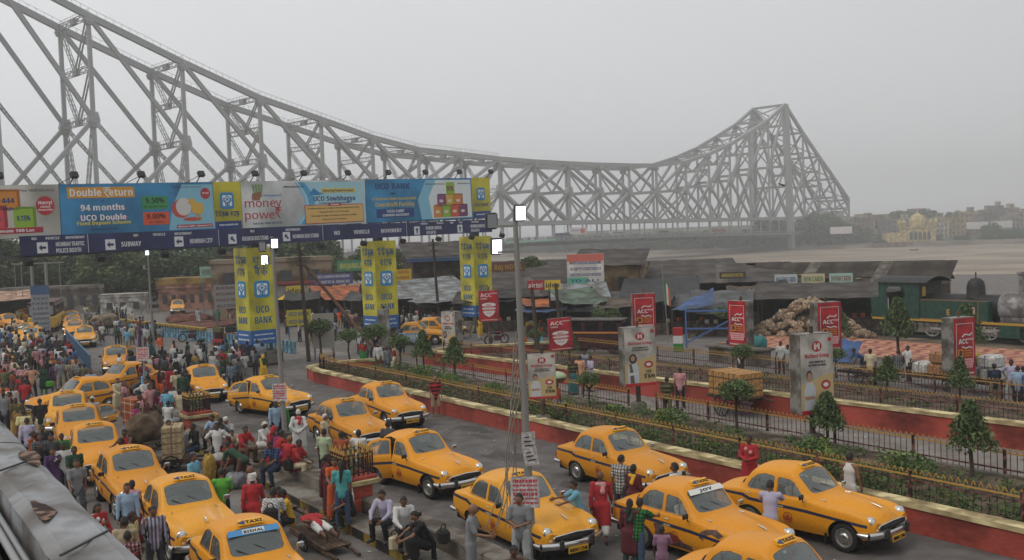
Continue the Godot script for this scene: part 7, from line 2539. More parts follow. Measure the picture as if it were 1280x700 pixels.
func build_riverside() -> void:
	var gr:=mt("engine_green","1f4a3c",0.5,0.0,"grime",0.6)
	var bk:=mt("engine_black","232325",0.6,0.0,"stain",0.7)
	var gy:=mt("smokebox_grey","8e9094",0.6,0.0,"stain",0.6)
	var yl:=mt("engine_yellow","b08a2e",0.6)
	var tr:=mt("engine_trim","7a5a3c",0.6)
	var o:=thing("steam_locomotive","green tank steam engine with a black dome and grey smokebox on display","locomotive",P(-9.6,36.4,0),RY)
	var b:=MB.new()
	b.box(Vector3(5.5,1.12,0),Vector3(11.2,0.2,2.4))
	part(o,"footplate",b,bk)
	for s in [1.0,-1.0]:
		b=MB.new()
		b.box(Vector3(5.5,1.2,1.215*s),Vector3(11.2,0.14,0.03))
		part(o,"yellow_edge",b,yl)
		b=MB.new()
		b.rbox(Vector3(5.5,1.86,0.93*s),Vector3(4.4,1.25,0.5),0.05)
		part(o,"side_tank",b,gr)
		b=MB.new()
		b.box(Vector3(5.5,2.47,1.19*s),Vector3(4.35,0.05,0.02))
		b.box(Vector3(5.5,1.3,1.19*s),Vector3(4.35,0.05,0.02))
		b.box(Vector3(7.1,1.88,1.19*s),Vector3(0.06,1.15,0.02))
		part(o,"tank_trim",b,tr)
	var cp:=pv([0.0,1.25,1.1,1.25,1.1,2.55,0.95,2.75,0.95,3.1,1.15,3.25,2.1,3.25,2.3,3.1,2.3,2.6,1.75,2.45,1.75,1.25,3.3,1.25,3.3,3.55,0.4,3.55,0.4,2.6,-0.2,2.5,-0.1,1.25])
	for s in [1.18,-1.22]:
		b=MB.new()
		b.prism(cp,0.05,Transform3D(Basis(),Vector3(0,0,s)))
		part(o,"cab_side",b,gr)
	b=MB.new()
	b.tube([Vector3(1.12,1.3,1.24),Vector3(1.12,2.5,1.24)],0.03,6)
	b.tube([Vector3(1.73,1.3,1.24),Vector3(1.73,2.4,1.24)],0.03,6)
	part(o,"handrail",b,mt("handrail_steel","b4b4b0",0.4,0.4))
	b=MB.new()
	b.box(Vector3(3.28,2.4,0),Vector3(0.06,2.3,2.3))
	b.box(Vector3(0.4,2.0,0),Vector3(0.06,1.6,2.3))
	part(o,"cab_front",b,bk)
	b=MB.new()
	b.rbox(Vector3(3.32,2.95,0.75),Vector3(0.05,0.6,0.35),0.02)
	part(o,"spectacle_window",b,yl)
	var g:=[]
	for i in 9:
		var a:=lerpf(-1.0,1.0,i/8.0)
		g.append([Vector3(0.1,3.88 - 0.36*a*a,a*1.4),Vector3(3.9,3.88 - 0.36*a*a,a*1.4)])
	b=MB.new()
	b.surf(g)
	part(o,"cab_roof",b,bk)
	var X:=Transform3D(Basis(Vector3(0,0,1),-PI/2),Vector3(0,2.1,0))
	b=MB.new()
	b.lathe([Vector2(0.72,3.3),Vector2(0.72,8.1)],26,X)
	part(o,"boiler",b,bk)
	b=MB.new()
	b.lathe([Vector2(0.86,8.1),Vector2(0.86,10.1),Vector2(0.8,10.12),Vector2(0.0,10.14)],28,X)
	b.box(Vector3(9.1,1.5,0),Vector3(1.9,0.8,1.3))
	part(o,"smokebox",b,gy)
	b=MB.new()
	b.lathe([Vector2(0.68,10.14),Vector2(0.6,10.26),Vector2(0.0,10.35)],24,X,true)
	part(o,"smokebox_door",b,bk)
	b=MB.new()
	b.lathe([Vector2(0.62,2.6),Vector2(0.54,2.75),Vector2(0.52,3.3),Vector2(0.44,3.6),Vector2(0.25,3.78),Vector2(0,3.82)],22,Transform3D(Basis(),Vector3(6.3,0,0)),true)
	b.tube([Vector3(6.3,3.8,0),Vector3(6.3,4.15,0)],0.04,6)
	part(o,"steam_dome",b,bk)
	b=MB.new()
	b.lathe([Vector2(0.42,2.85),Vector2(0.26,3.05),Vector2(0.26,4.0),Vector2(0.36,4.05),Vector2(0.36,4.18),Vector2(0.2,4.18)],20,Transform3D(Basis(),Vector3(9.2,0,0)))
	part(o,"chimney",b,gy)
	b=MB.new()
	b.lathe([Vector2(0.34,9.9),Vector2(0.36,10.4),Vector2(0.3,10.42),Vector2(0,10.44)],20,Transform3D(Basis(Vector3(0,0,1),-PI/2),Vector3(0,3.35,0)))
	part(o,"headlamp",b,bk)
	for q in [[1.4,0.42],[3.9,0.58],[5.9,0.58],[7.6,0.52],[9.7,0.4]]:
		for s in [0.82,-0.82]:
			b=MB.new()
			var ring:=[]
			for k in 21:
				ring.append(Vector3(q[0]+q[1]*cos(TAU*k/20),q[1]+0.2+q[1]*sin(TAU*k/20),s))
			b.tube(ring,0.06,6,false)
			for k in 8:
				b.bar(Vector3(q[0],q[1]+0.2,s),Vector3(q[0]+q[1]*cos(TAU*k/8),q[1]+0.2+q[1]*sin(TAU*k/8),s),0.05,0.06,Vector3(0,0,1))
			part(o,"wheel",b,mt("wheel_pale","8b8983",0.6,0.2))
	b=MB.new()
	b.box(Vector3(9.0,0.75,1.0),Vector3(1.2,0.7,0.5))
	part(o,"cylinder_casing",b,gr)
	b=MB.new()
	b.bar(Vector3(8.5,0.8,1.02),Vector3(5.9,0.72,1.02),0.06,0.12)
	b.bar(Vector3(3.9,0.7,1.0),Vector3(7.9,0.7,1.0),0.06,0.12)
	b.box(Vector3(8.0,1.0,1.05),Vector3(1.6,0.08,0.1))
	part(o,"connecting_rod",b,mt("handrail_steel","b4b4b0",0.4,0.4))
	for k in 3:
		b=MB.new()
		b.box(Vector3(1.42,0.4+0.28*k,1.2),Vector3(0.6,0.04,0.2))
		part(o,"step",b,mt("handrail_steel","b4b4b0",0.4,0.4))
	var f:=Node3D.new()
	f.name="tank_lettering"
	o.add_child(f,true)
	f.position=Vector3(5.2,1.75,1.185)
	text(f,"E",0,0,0.36,yl,0.0,true)
	plate(f,"pale_notice",rect2(0.9,-0.35,1.7,0.35),mt("notice_pink","c09a92",0.8),0,0.02)
	b=MB.new()
	for s in [0.8,-0.8]:
		b.box(Vector3(6.3,0.1,s),Vector3(18,0.18,0.08))
	part(o,"rail",b,bk)
	var roof:=mt("shed_roof","454039",0.95,0.0,"stain",0.22)
	o=thing("riverside_shed","long dark shed with a patched sheet roof and a rusty plank gable","shed",Vector3(28.4,0,-80.5),-0.62)
	b=MB.new()
	b.box(Vector3(-1,1.35,0),Vector3(14.6,2.7,6))
	part(o,"wall",b,mt("stall_dark","332d29",0.95,0.0,"stain",0.6))
	for i in 17:
		for s in [1.0,-1.0]:
			b=MB.new()
			var x:=-8.6+i*0.96
			var dz:=rng.randf_range(-0.12,0.12)
			b.quad(Vector3(x,2.65+0.02*(i % 2),(3.8+dz)*s),Vector3(x+1.0*s,2.65+0.02*(i % 2),(3.8+dz)*s),Vector3(x+1.0*s,4.3+0.02*(i % 2),0),Vector3(x,4.3+0.02*(i % 2),0))
			part(o,"roof_sheet",b,mt("roof_pale","69645d",0.85,0.0,"stain",0.6) if i in [5,11] and s>0 else roof)
	for i in 9:
		b=MB.new()
		var z:=-2.8+i*0.7
		var h:=4.2 - absf(z)*0.44
		b.box(Vector3(6.5+0.02*(i % 2),h/2,z),Vector3(0.06,h,0.68))
		part(o,"gable_plank",b,mt("plank_rust%d" % (i % 2),["6e5a3a","554530"][i % 2],0.95,0.0,"rust",0.7))
	for i in 22:
		b=MB.new()
		b.box(Vector3(rng.randf_range(-8.5,5.5),2.9+rng.randf()*0.5,3.3 - rng.randf()*1.2),Vector3(rng.randf_range(0.3,1.6),0.06,0.25),Basis(Vector3.UP,rng.randf()*3.0))
		part(o,"roof_scrap",b,cloth(["brown","grey","white","red","beige"][i % 5]))
	o=thing("rock_heap","tall heap of pale brown broken rocks beside the shed","rock heap",P(-13.0,33.0,0),RY)
	var rk:=[]
	for k in 5:
		b=MB.new()
		var rr:=[]
		for i in 5:
			var row:=[]
			var th:=-PI/2+PI*i/4.0
			for j in 8:
				var ph:=-TAU*j/7
				var w:=1.0+0.28*sin(k*3.0+(j % 7)*2.3+i*1.7)
				row.append(Vector3(cos(th)*cos(ph)*w,sin(th)*0.75*(1+0.2*sin(k+i)),cos(th)*sin(ph)*w))
			rr.append(row)
		for i in 4:
			for j in 7:
				b.quad(rr[i][j],rr[i][j+1],rr[i+1][j+1],rr[i+1][j])
		rk.append(b.mesh())
	for i in 290:
		var u:=rng.randf_range(-1,1)
		var w:=rng.randf_range(-1,1)
		var hh:=maxf(0.0,1.0 - sqrt(u*u*0.85+w*w))*2.6
		if hh<=0.02 and rng.randf()<0.5:
			continue
		var k:=rng.randf_range(0.16,0.36)
		part(o,"rock",rk[i % 5],mt("rock_%d" % (i % 4),["b09c84","9c8069","b8a58c","8f7d6c"][i % 4],0.95,0.0,"stain",1.2),Transform3D(Basis.from_euler(Vector3(rng.randf()*6,rng.randf()*6,rng.randf()*6)).scaled(Vector3(k,k,k)),Vector3(u*4.2,hh,-w*2.6)))
	var core:=MB.new()
	core.lathe([Vector2(3.0,0),Vector2(1.5,0.9),Vector2(0.2,1.8)],12,Transform3D(Basis.from_scale(Vector3(1.2,1,0.75)),Vector3.ZERO))
	part(o,"heap_core",core,mt("rock_dirt","5c4f42",1.0,0.0,"stain",0.6))
	var bc:=cart("long flat cart loaded with white bales before the footpath",P(6.1,19.0,0),RY,4.2,1.4,0.55,0.3)
	var bales:=[[-1.6,0,"c9c7c4"],[-0.9,0,"a5764e"],[-0.2,0,"c4c2c0"],[0.6,0,"c9c7c4"],[1.5,0,"c9c7c4"],[-0.8,1,"a5764e"],[0.5,1,"b08e3c"],[1.4,1,"cfcdca"]]
	for i in bales.size():
		var q:Array=bales[i]
		var bo:=thing("bale","%s bale on the long flat cart, %s of its %s row" % [{"c9c7c4": "white","a5764e": "brown","c4c2c0": "crumpled white","b08e3c": "yellow","cfcdca": "large white"}[q[2]],["first","second","third","fourth","fifth","first","second","third"][i],["lower","upper"][q[1]]],"bale",P(6.1+q[0],19.0,0.58+0.52*q[1]),RY,"bales on the long flat cart")
		b=MB.new()
		b.rbox(Vector3(0,0.26,0),Vector3(0.72,0.52,1.0),0.09)
		part(bo,"pack",b,mt("bale_"+q[2],q[2],0.7,0.0,"grime",1.6))
		b=MB.new()
		b.box(Vector3(0,0.26,0),Vector3(0.03,0.53,1.01))
		part(bo,"rope",b,mt("rope","6f5c44",0.9))
	var rw:=cart("cycle rickshaw van with large wheels behind the white box with the man's portrait",P(2.2,17.9,0),RY,2.2,1.1,0.6,0.4,true)
	o=thing("tricolour_block","low wall end painted red, white and green by the flag","wall",Vector3(9.9,0,-58.9),-0.3)
	for k in 3:
		b=MB.new()
		b.box(Vector3(0,0.25+0.48*k,0),Vector3(0.55,0.47,0.4))
		part(o,["green_band","white_band","red_band"][k],b,cloth(["green","white","red"][k]))
	o=thing("pipe_frame","blue steel pipe frame and gate beside the pale green tree","frame",Vector3(12.4,0,-60),-0.3)
	for q in [[-1.8,0,-1.8,2.4],[1.8,0,1.8,2.4],[-1.8,2.3,1.8,2.3],[-1.8,0.3,1.8,2.2],[-1.8,1.2,1.8,1.2]]:
		b=MB.new()
		b.bar(Vector3(q[0],q[1],0),Vector3(q[2],q[3],0),0.09,0.09)
		part(o,"pipe",b,mt("pipe_blue","3c5f96",0.6))
	o=thing("stone_counter","low grey concrete counter by the turned red sign","counter",P(-6.9,19.6,0),RY)
	b=MB.new()
	b.rbox(Vector3(0,0.4,0),Vector3(3.6,0.8,1.0),0.04)
	b.rbox(Vector3(0,0.85,0),Vector3(3.9,0.12,1.2),0.03)
	part(o,"block",b,mt("old_concrete","6f6a61",0.95,0.0,"stain",0.35))
	for q in [[-0.8,"purple"],[0.5,"teal"]]:
		sack("net_bundle","%s heap of fishing net on the concrete counter" % q[1],P(-6.9+q[0],20.4,0.6),Vector3(0.7,0.45,0.5),cloth(q[1]),"",3)
func shore_z(x:float) -> float:
	var sh:=[[-300,-960],[40,-720],[112,-640],[190,-646],[255,-621],[330,-596],[700,-520]]
	for i in 6:
		if x<=sh[i+1][0]:
			return lerpf(sh[i][1],sh[i+1][1],(x - sh[i][0])/float(sh[i+1][0] - sh[i][0]))
	return -520.0
func ordinal(i:int) -> String:
	var tens:=["","","twenty","thirty","forty","fifty","sixty","seventy"]
	var ones:=["","first","second","third","fourth","fifth","sixth","seventh","eighth","ninth","tenth","eleventh","twelfth","thirteenth","fourteenth","fifteenth","sixteenth","seventeenth","eighteenth","nineteenth"]
	if i<20:
		return ones[i]
	if i % 10==0:
		return ["twentieth","thirtieth","fortieth","fiftieth","sixtieth"][i/10 - 2]
	return tens[i/10]+"-"+ones[i % 10]
func far_tree_label(i:int,x:float) -> String:
	if x<156:
		return "hazy tree beneath the bridge deck on the far bank, %s from the shore side" % ordinal(i+1)
	if x<250:
		return "big hazy tree between the bridge tower and the yellow dome, %s from the tower" % ordinal(maxi(1,i - 42))
	return "hazy tree past the yellow dome on the far bank, %s from the dome" % ordinal(maxi(1,i - 61))
func far_house_label(c:String,i:int) -> String:
	if i<6:
		return "%s hazy house between the bridge's end and the yellow dome, %s from the bridge" % [c,ordinal(i+1)]
	return "%s hazy building on the skyline past the yellow dome, %s from the dome" % [c,ordinal(i - 5)]
# ---------------------------------------------------------------- people: a skeleton, a field round it, one skin
func dirv(a:float,b:float,s:float) -> Vector3:
	var ar:=deg_to_rad(a)
	var br:=deg_to_rad(b)
	return Vector3(sin(br)*s,-cos(ar)*cos(br),sin(ar)*cos(br))
func poses() -> Dictionary:
	return {
		"stand":[0.88,2,[4,9,6,9],[14,3,18,2],[2,4,0,4],[-2,2,-2,2],0,8],
		"stand_weight":[0.87,3,[-4,12,22,8],[6,4,62,-18],[4,7,-2,2],[-4,3,-3,3],10,-20],
		"hands_behind":[0.88,1,[-22,16,-22,16],[-14,-42,-10,-46],[0,5,2,5],[-2,3,-2,3],4,10],
		"arms_folded":[0.88,0,[14,12,10,12],[72,-48,66,-52],[3,5,0,5],[-2,3,-2,3],2,-12],
		"phone":[0.88,2,[2,10,40,24],[12,6,152,-14],[3,4,-2,5],[-3,3,-2,3],4,14],
		"walk":[0.86,5,[-20,8,22,8],[-8,4,42,2],[24,2,-16,2],[10,2,-38,2],4,4],
		"walk_bag":[0.86,5,[18,8,26,16],[34,2,118,-22],[-14,2,24,2],[-34,2,10,2],2,-8],
		"gesture":[0.88,4,[16,12,24,10],[74,-12,82,-4],[2,4,0,5],[-2,3,-2,3],8,6],
		"reach":[0.87,12,[56,10,62,8],[72,2,78,0],[6,4,-8,4],[-4,2,-10,2],6,0],
		"push":[0.80,52,[62,10,70,10],[48,2,58,2],[28,4,-10,4],[-16,2,-38,2],-24,0],
		"bend":[0.84,62,[20,8,24,8],[24,-4,30,-4],[14,6,6,6],[-14,4,-14,4],-10,0],
		"sit":[0.50,6,[18,10,22,10],[58,-12,62,-14],[84,8,88,7],[6,2,-2,2],10,6],
		"sit_read":[0.50,12,[28,8,30,8],[70,-14,74,-14],[84,6,86,6],[-8,2,-2,2],34,0],
		"sit_low":[0.40,14,[34,12,38,12],[62,-20,58,-22],[98,10,102,9],[-10,2,-4,2],12,-14],
		"squat":[0.24,20,[46,14,50,14],[66,-18,60,-18],[116,14,118,14],[-8,-4,-6,-4],12,8],
		"load":[0.87,0,[4,10,158,24],[16,4,172,-16],[18,3,-14,3],[6,2,-32,2],-4,0],
		"hips":[0.88,0,[-14,44,-14,44],[26,-40,26,-40],[0,7,2,7],[-2,4,-2,4],4,-16],
		"child":[0.88,4,[10,10,30,10],[20,4,74,-10],[6,4,-6,4],[-2,3,-6,3],8,0],
	}
func skeleton(pose:String) -> Dictionary:
	var p:Array=poses()[pose]
	var J:={}
	var lean:=deg_to_rad(p[1])
	var up:=Vector3(0,cos(lean),sin(lean))
	var fw:=Vector3(0,-sin(lean),cos(lean))
	J.up=up
	J.fw=fw
	var pel:=Vector3(0,p[0],0)
	J.pel=pel
	J.waist=pel+up*0.16
	J.chest=pel+up*0.36
	J.neck=pel+up*0.515
	var hp:=deg_to_rad(p[6])+lean*0.45
	J.head=J.neck+Vector3(0,cos(hp*0.7),sin(hp*0.7))*0.145+Vector3(0,0,0.015)
	J.headB=Basis(Vector3.UP,deg_to_rad(p[7]))*Basis(Vector3(1,0,0),hp)
	for i in 2:
		var s:=1.0 if i==0 else -1.0
		var k:="L" if i==0 else "R"
		var sh:Vector3=pel+up*0.47+Vector3(0.178*s,0,0)
		var el:=sh+dirv(p[2][i*2],p[2][i*2+1],s)*0.275
		var wr:=el+dirv(p[3][i*2],p[3][i*2+1],s)*0.245
		J["sh"+k]=sh
		J["el"+k]=el
		J["wr"+k]=wr
		J["hd"+k]=dirv(p[3][i*2],p[3][i*2+1],s)
		var hip:=pel+Vector3(0.092*s,-0.03,0)
		var kn:=hip+dirv(p[4][i*2],p[4][i*2+1],s)*0.41
		var an:=kn+dirv(p[5][i*2],p[5][i*2+1],s)*0.385
		J["hip"+k]=hip
		J["kn"+k]=kn
		J["an"+k]=an
		J["toe"+k]=an+Vector3(0.03*s,-0.045,0.155)
		if p[5][i*2]<-25:
			J["toe"+k]=an+Vector3(0.02*s,-0.13,0.09)
	return J
func net(bones:Array,h:float,k:float) -> MB:
	var lo:=Vector3(9,9,9)
	var hi:=-lo
	for b in bones:
		var r:=maxf(b[2],b[3])+h*1.6
		for q in [b[0],b[1]]:
			lo=lo.min(q - Vector3(r,r,r))
			hi=hi.max(q+Vector3(r,r,r))
	var nx:=int((hi.x - lo.x)/h)+2
	var ny:=int((hi.y - lo.y)/h)+2
	var nz:=int((hi.z - lo.z)/h)+2
	var f:=PackedFloat32Array()
	f.resize(nx*ny*nz)
	f.fill(1.0)
	for b in bones:
		var a:Vector3=b[0]
		var e:Vector3=b[1]
		var ra:float=b[2]
		var rb:float=b[3]
		var r:=maxf(ra,rb)+k*1.5+h*1.5
		var mn:=(a.min(e) - Vector3(r,r,r) - lo)/h
		var mx:=(a.max(e)+Vector3(r,r,r) - lo)/h
		var flat_k:float=b[4] if b.size()>4 else 1.0
		var zd:Vector3=b[5] if b.size()>5 else Vector3(0,0,1)
		var ab:=e - a
		var L:=maxf(ab.length_squared(),1e-8)
		for x in range(maxi(0,int(mn.x)),mini(nx,int(mx.x)+2)):
			for y in range(maxi(0,int(mn.y)),mini(ny,int(mx.y)+2)):
				var base:=(x*ny+y)*nz
				for z in range(maxi(0,int(mn.z)),mini(nz,int(mx.z)+2)):
					var d:=lo+Vector3(x,y,z)*h - a
					var t:=clampf(d.dot(ab)/L,0.0,1.0)
					d -=ab*t
					if flat_k<1.0:
						d+=zd*d.dot(zd)*(1.0/flat_k - 1.0)
					var g:=d.length() - lerpf(ra,rb,t)
					var o:=f[base+z]
					var m:=maxf(k - absf(g - o),0.0)/k
					f[base+z]=minf(g,o) - m*m*k*0.25
	var out:=MB.new()
	var id:=PackedInt32Array()
	id.resize(nx*ny*nz)
	id.fill(-1)
	var sy:=nz
	var sx:=ny*nz
	var offs:=[0,sx,sy,sx+sy,1,sx+1,sy+1,sx+sy+1]
	var edges:=[[0,1],[2,3],[4,5],[6,7],[0,2],[1,3],[4,6],[5,7],[0,4],[1,5],[2,6],[3,7]]
	var cs:=[Vector3(0,0,0),Vector3(1,0,0),Vector3(0,1,0),Vector3(1,1,0),Vector3(0,0,1),Vector3(1,0,1),Vector3(0,1,1),Vector3(1,1,1)]
	for x in nx - 1:
		for y in ny - 1:
			var base:=x*sx+y*sy
			for z in nz - 1:
				var i:=base+z
				var s0:=f[i]<0.0
				if (f[i+1]<0.0)==s0 and (f[i+sy]<0.0)==s0 and (f[i+sx]<0.0)==s0 and (f[i+sx+sy]<0.0)==s0 and (f[i+sx+1]<0.0)==s0 and (f[i+sy+1]<0.0)==s0 and (f[i+sx+sy+1]<0.0)==s0:
					continue
				var sum:=Vector3.ZERO
				var n:=0
				for e in edges:
					var fa:=f[i+offs[e[0]]]
					var fb:=f[i+offs[e[1]]]
					if (fa<0.0)!=(fb<0.0):
						sum+=cs[e[0]].lerp(cs[e[1]],fa/(fa - fb))
						n+=1
				id[i]=out.v.size()
				var g:=Vector3(f[i+sx] - f[i],f[i+sy] - f[i],f[i+1] - f[i])+Vector3(f[i+sx+sy+1] - f[i+sy+1],f[i+sx+sy+1] - f[i+sx+1],f[i+sx+sy+1] - f[i+sx+sy])
				out.vert(lo+(Vector3(x,y,z)+sum/n)*h,g.normalized())
	for x in range(1,nx - 1):
		for y in range(1,ny - 1):
			var base:=x*sx+y*sy
			for z in range(1,nz - 1):
				var i:=base+z
				if id[i]<0:
					continue
				var s0:=f[i]<0.0
				for ax in 3:
					var st:int=[sx,sy,1][ax]
					if (f[i+st]<0.0)==s0:
						continue
					var u:int=[sy,1,sx][ax]
					var w:int=[1,sx,sy][ax]
					var a:=id[i]
					var b:=id[i - u]
					var c:=id[i - u - w]
					var d:=id[i - w]
					if a<0 or b<0 or c<0 or d<0:
						continue
					if s0:
						for q in [a,c,b,a,d,c]:out.ix.append(q)
					else:
						for q in [a,b,c,a,c,d]:out.ix.append(q)
	return out
func hand(b:MB,wr:Vector3,d:Vector3,s:float,curl:float) -> void:
	var x:=Vector3(0,0,1) if absf(d.z)<0.8 else Vector3(0,1,0)
	x=(x - d*x.dot(d)).normalized()
	var pn:=d.cross(x)*s
	if pn.dot(Vector3(-s,0,0))<0:
		pn=-pn
	b.ball(wr+d*0.045,Vector3(0.040,0.055,0.017),8,5,Basis(x,d,x.cross(d)))
	for i in 4:
		var o:=wr+d*0.085+x*(0.030 - 0.020*i)
		var L:float=[0.072,0.082,0.078,0.060][i]
		var c:=curl*(0.8+0.15*i)
		var d1:=(d*cos(c*0.5)+pn*sin(c*0.5))
		var d2:=(d*cos(c*1.3)+pn*sin(c*1.3))
		var d3:=(d*cos(c*1.9)+pn*sin(c*1.9))
		b.tube([o,o+d1*L*0.45,o+d1*L*0.45+d2*L*0.32,o+d1*L*0.45+d2*L*0.32+d3*L*0.25],[0.0098,0.009,0.008,0.006],5)
	var tb:=wr+d*0.03+x*0.036
	var td:=(d*0.7+x*0.6+pn*0.35).normalized()
	b.tube([tb,tb+td*0.04,tb+(td*0.6+d*0.5).normalized()*0.07],[0.014,0.011,0.008],5)
func head_mesh(b:MB,J:Dictionary,fine:bool) -> void:
	var B:Basis=J.headB
	var o:Vector3=J.head
	var seg:=16 if fine else 9
	var rings:=12 if fine else 7
	var g:=[]
	for i in rings+1:
		var row:=[]
		var th:=-PI/2+PI*i/rings
		for j in seg+1:
			var ph:=-TAU*j/seg
			var p:=Vector3(cos(th)*sin(ph),sin(th),cos(th)*cos(ph))
			var jaw:=1.0 - 0.26*smoothstep(0.0,-1.0,p.y)
			var q:=Vector3(p.x*0.076*jaw,p.y*0.118,p.z*0.097*(1.0 - 0.12*smoothstep(0.1,-0.9,p.y)))
			if p.z>0.6 and p.y<0.0 and p.y>-0.5:
				q.z+=0.006
			row.append(o+B*q)
		g.append(row)
	b.surf(g,true)
	if not fine:
		return
	b.tube([o+B*Vector3(0,0.012,0.094),o+B*Vector3(0,-0.028,0.116),o+B*Vector3(0,-0.036,0.096)],[0.006,0.014,0.012],6)
	for s in [-1.0,1.0]:
		b.ball(o+B*Vector3(0.077*s,-0.01,-0.005),Vector3(0.009,0.028,0.018),6,5,B)
		b.col=Color(0.75,0.72,0.7)
		b.ball(o+B*Vector3(0.031*s,0.006,0.083),Vector3(0.013,0.007,0.009),6,4,B)
		b.col=Color(0.03,0.02,0.02)
		b.ball(o+B*Vector3(0.031*s,0.006,0.089),Vector3(0.006,0.006,0.005),6,4,B)
		b.ball(o+B*Vector3(0.032*s,0.027,0.085),Vector3(0.019,0.004,0.008),6,4,B)
		b.col=Color(1,1,1)
	b.col=Color(0.55,0.32,0.3)
	b.ball(o+B*Vector3(0,-0.062,0.085),Vector3(0.023,0.006,0.009),8,4,B)
	b.col=Color(1,1,1)
func hair_mesh(J:Dictionary,style:String) -> MB:
	var b:=MB.new()
	var B:Basis=J.headB
	var o:Vector3=J.head
	var k:=1.09
	var lowest:=-0.35 if style!="cap" else 0.12
	var g:=[]
	for i in 8:
		var row:=[]
		for j in 15:
			var ph:=-TAU*j/14
			var back:=0.5 - 0.5*cos(ph)
			var th:=lerpf(lerpf(0.62,lowest,smoothstep(0.15,0.75,back)),PI/2,i/7.0)
			if style=="cap":
				th=lerpf(0.3,PI/2,i/7.0)
			var wob:=1.0+0.02*sin(7*ph+i*2)
			row.append(o+B*Vector3(0,0.004,-0.004)+B*Vector3(cos(th)*sin(ph)*0.078*k*wob,sin(th)*0.12*1.06,cos(th)*cos(ph)*0.1*k*wob))
		g.append(row)
	b.surf(g,true)
	if style=="long":
		b.tube([o+B*Vector3(0,0.02,-0.09),o+B*Vector3(0,-0.10,-0.115),J.neck+Vector3(0,-0.1,-0.13),J.neck+Vector3(0.02,-0.28,-0.13)],[0.055,0.06,0.04,0.02],8)
	elif style=="bun":
		b.ball(o+B*Vector3(0,-0.01,-0.12),Vector3(0.05,0.05,0.045),10,7)
	elif style=="turban":
		for i in 4:
			var pts:=[]
			for j in 13:
				var a:=TAU*j/12
				pts.append(o+B*Vector3(0.083*sin(a),0.045+0.022*i+0.012*sin(a*2+i),0.1*cos(a)))
			b.tube(pts,0.024,6,false)
	elif style=="cap":
		b.lathe([Vector2(0.088,0.035),Vector2(0.086,0.09),Vector2(0.07,0.125),Vector2(0.0,0.13)],14,Transform3D(B,o))
	elif style=="scarf":
		b.tube([o+B*Vector3(0,0.09,-0.02),o+B*Vector3(0,0.02,-0.075),o+B*Vector3(0,-0.1,-0.07)],[0.085,0.085,0.09],10)
	return b
var kit:={}
func body_mesh(pose:String,fine:bool) -> ArrayMesh:
	var key:="body|%s|%s" % [pose,fine]
	if kit.has(key):
		return kit[key]
	var J:=skeleton(pose)
	var bn:=[
		[J.pel,J.waist,0.12,0.115,0.7,J.fw],[J.waist,J.chest,0.115,0.14,0.7,J.fw],[J.chest,J.neck,0.12,0.055,0.8,J.fw],[J.neck,J.head,0.052,0.05],
		[J.shL,J.shR,0.05,0.05],
	]
	for k in ["L","R"]:
		bn.append_array([[J["sh"+k],J["el"+k],0.048,0.037],[J["el"+k],J["wr"+k],0.038,0.026],[J["wr"+k],J["wr"+k]+J["hd"+k]*0.05,0.026,0.024],
			[J["hip"+k],J["kn"+k],0.08,0.052],[J["kn"+k],J["an"+k],0.052,0.034],[J["an"+k]+Vector3(0,-0.02,-0.03),J["toe"+k],0.037,0.027]])
	var b:=net(bn,0.024 if fine else 0.045,0.02)
	head_mesh(b,J,fine)
	if fine:
		hand(b,J.wrL,J.hdL,1.0,0.5)
		hand(b,J.wrR,J.hdR,-1.0,0.55)
	kit[key]=b.mesh(true)
	return kit[key]
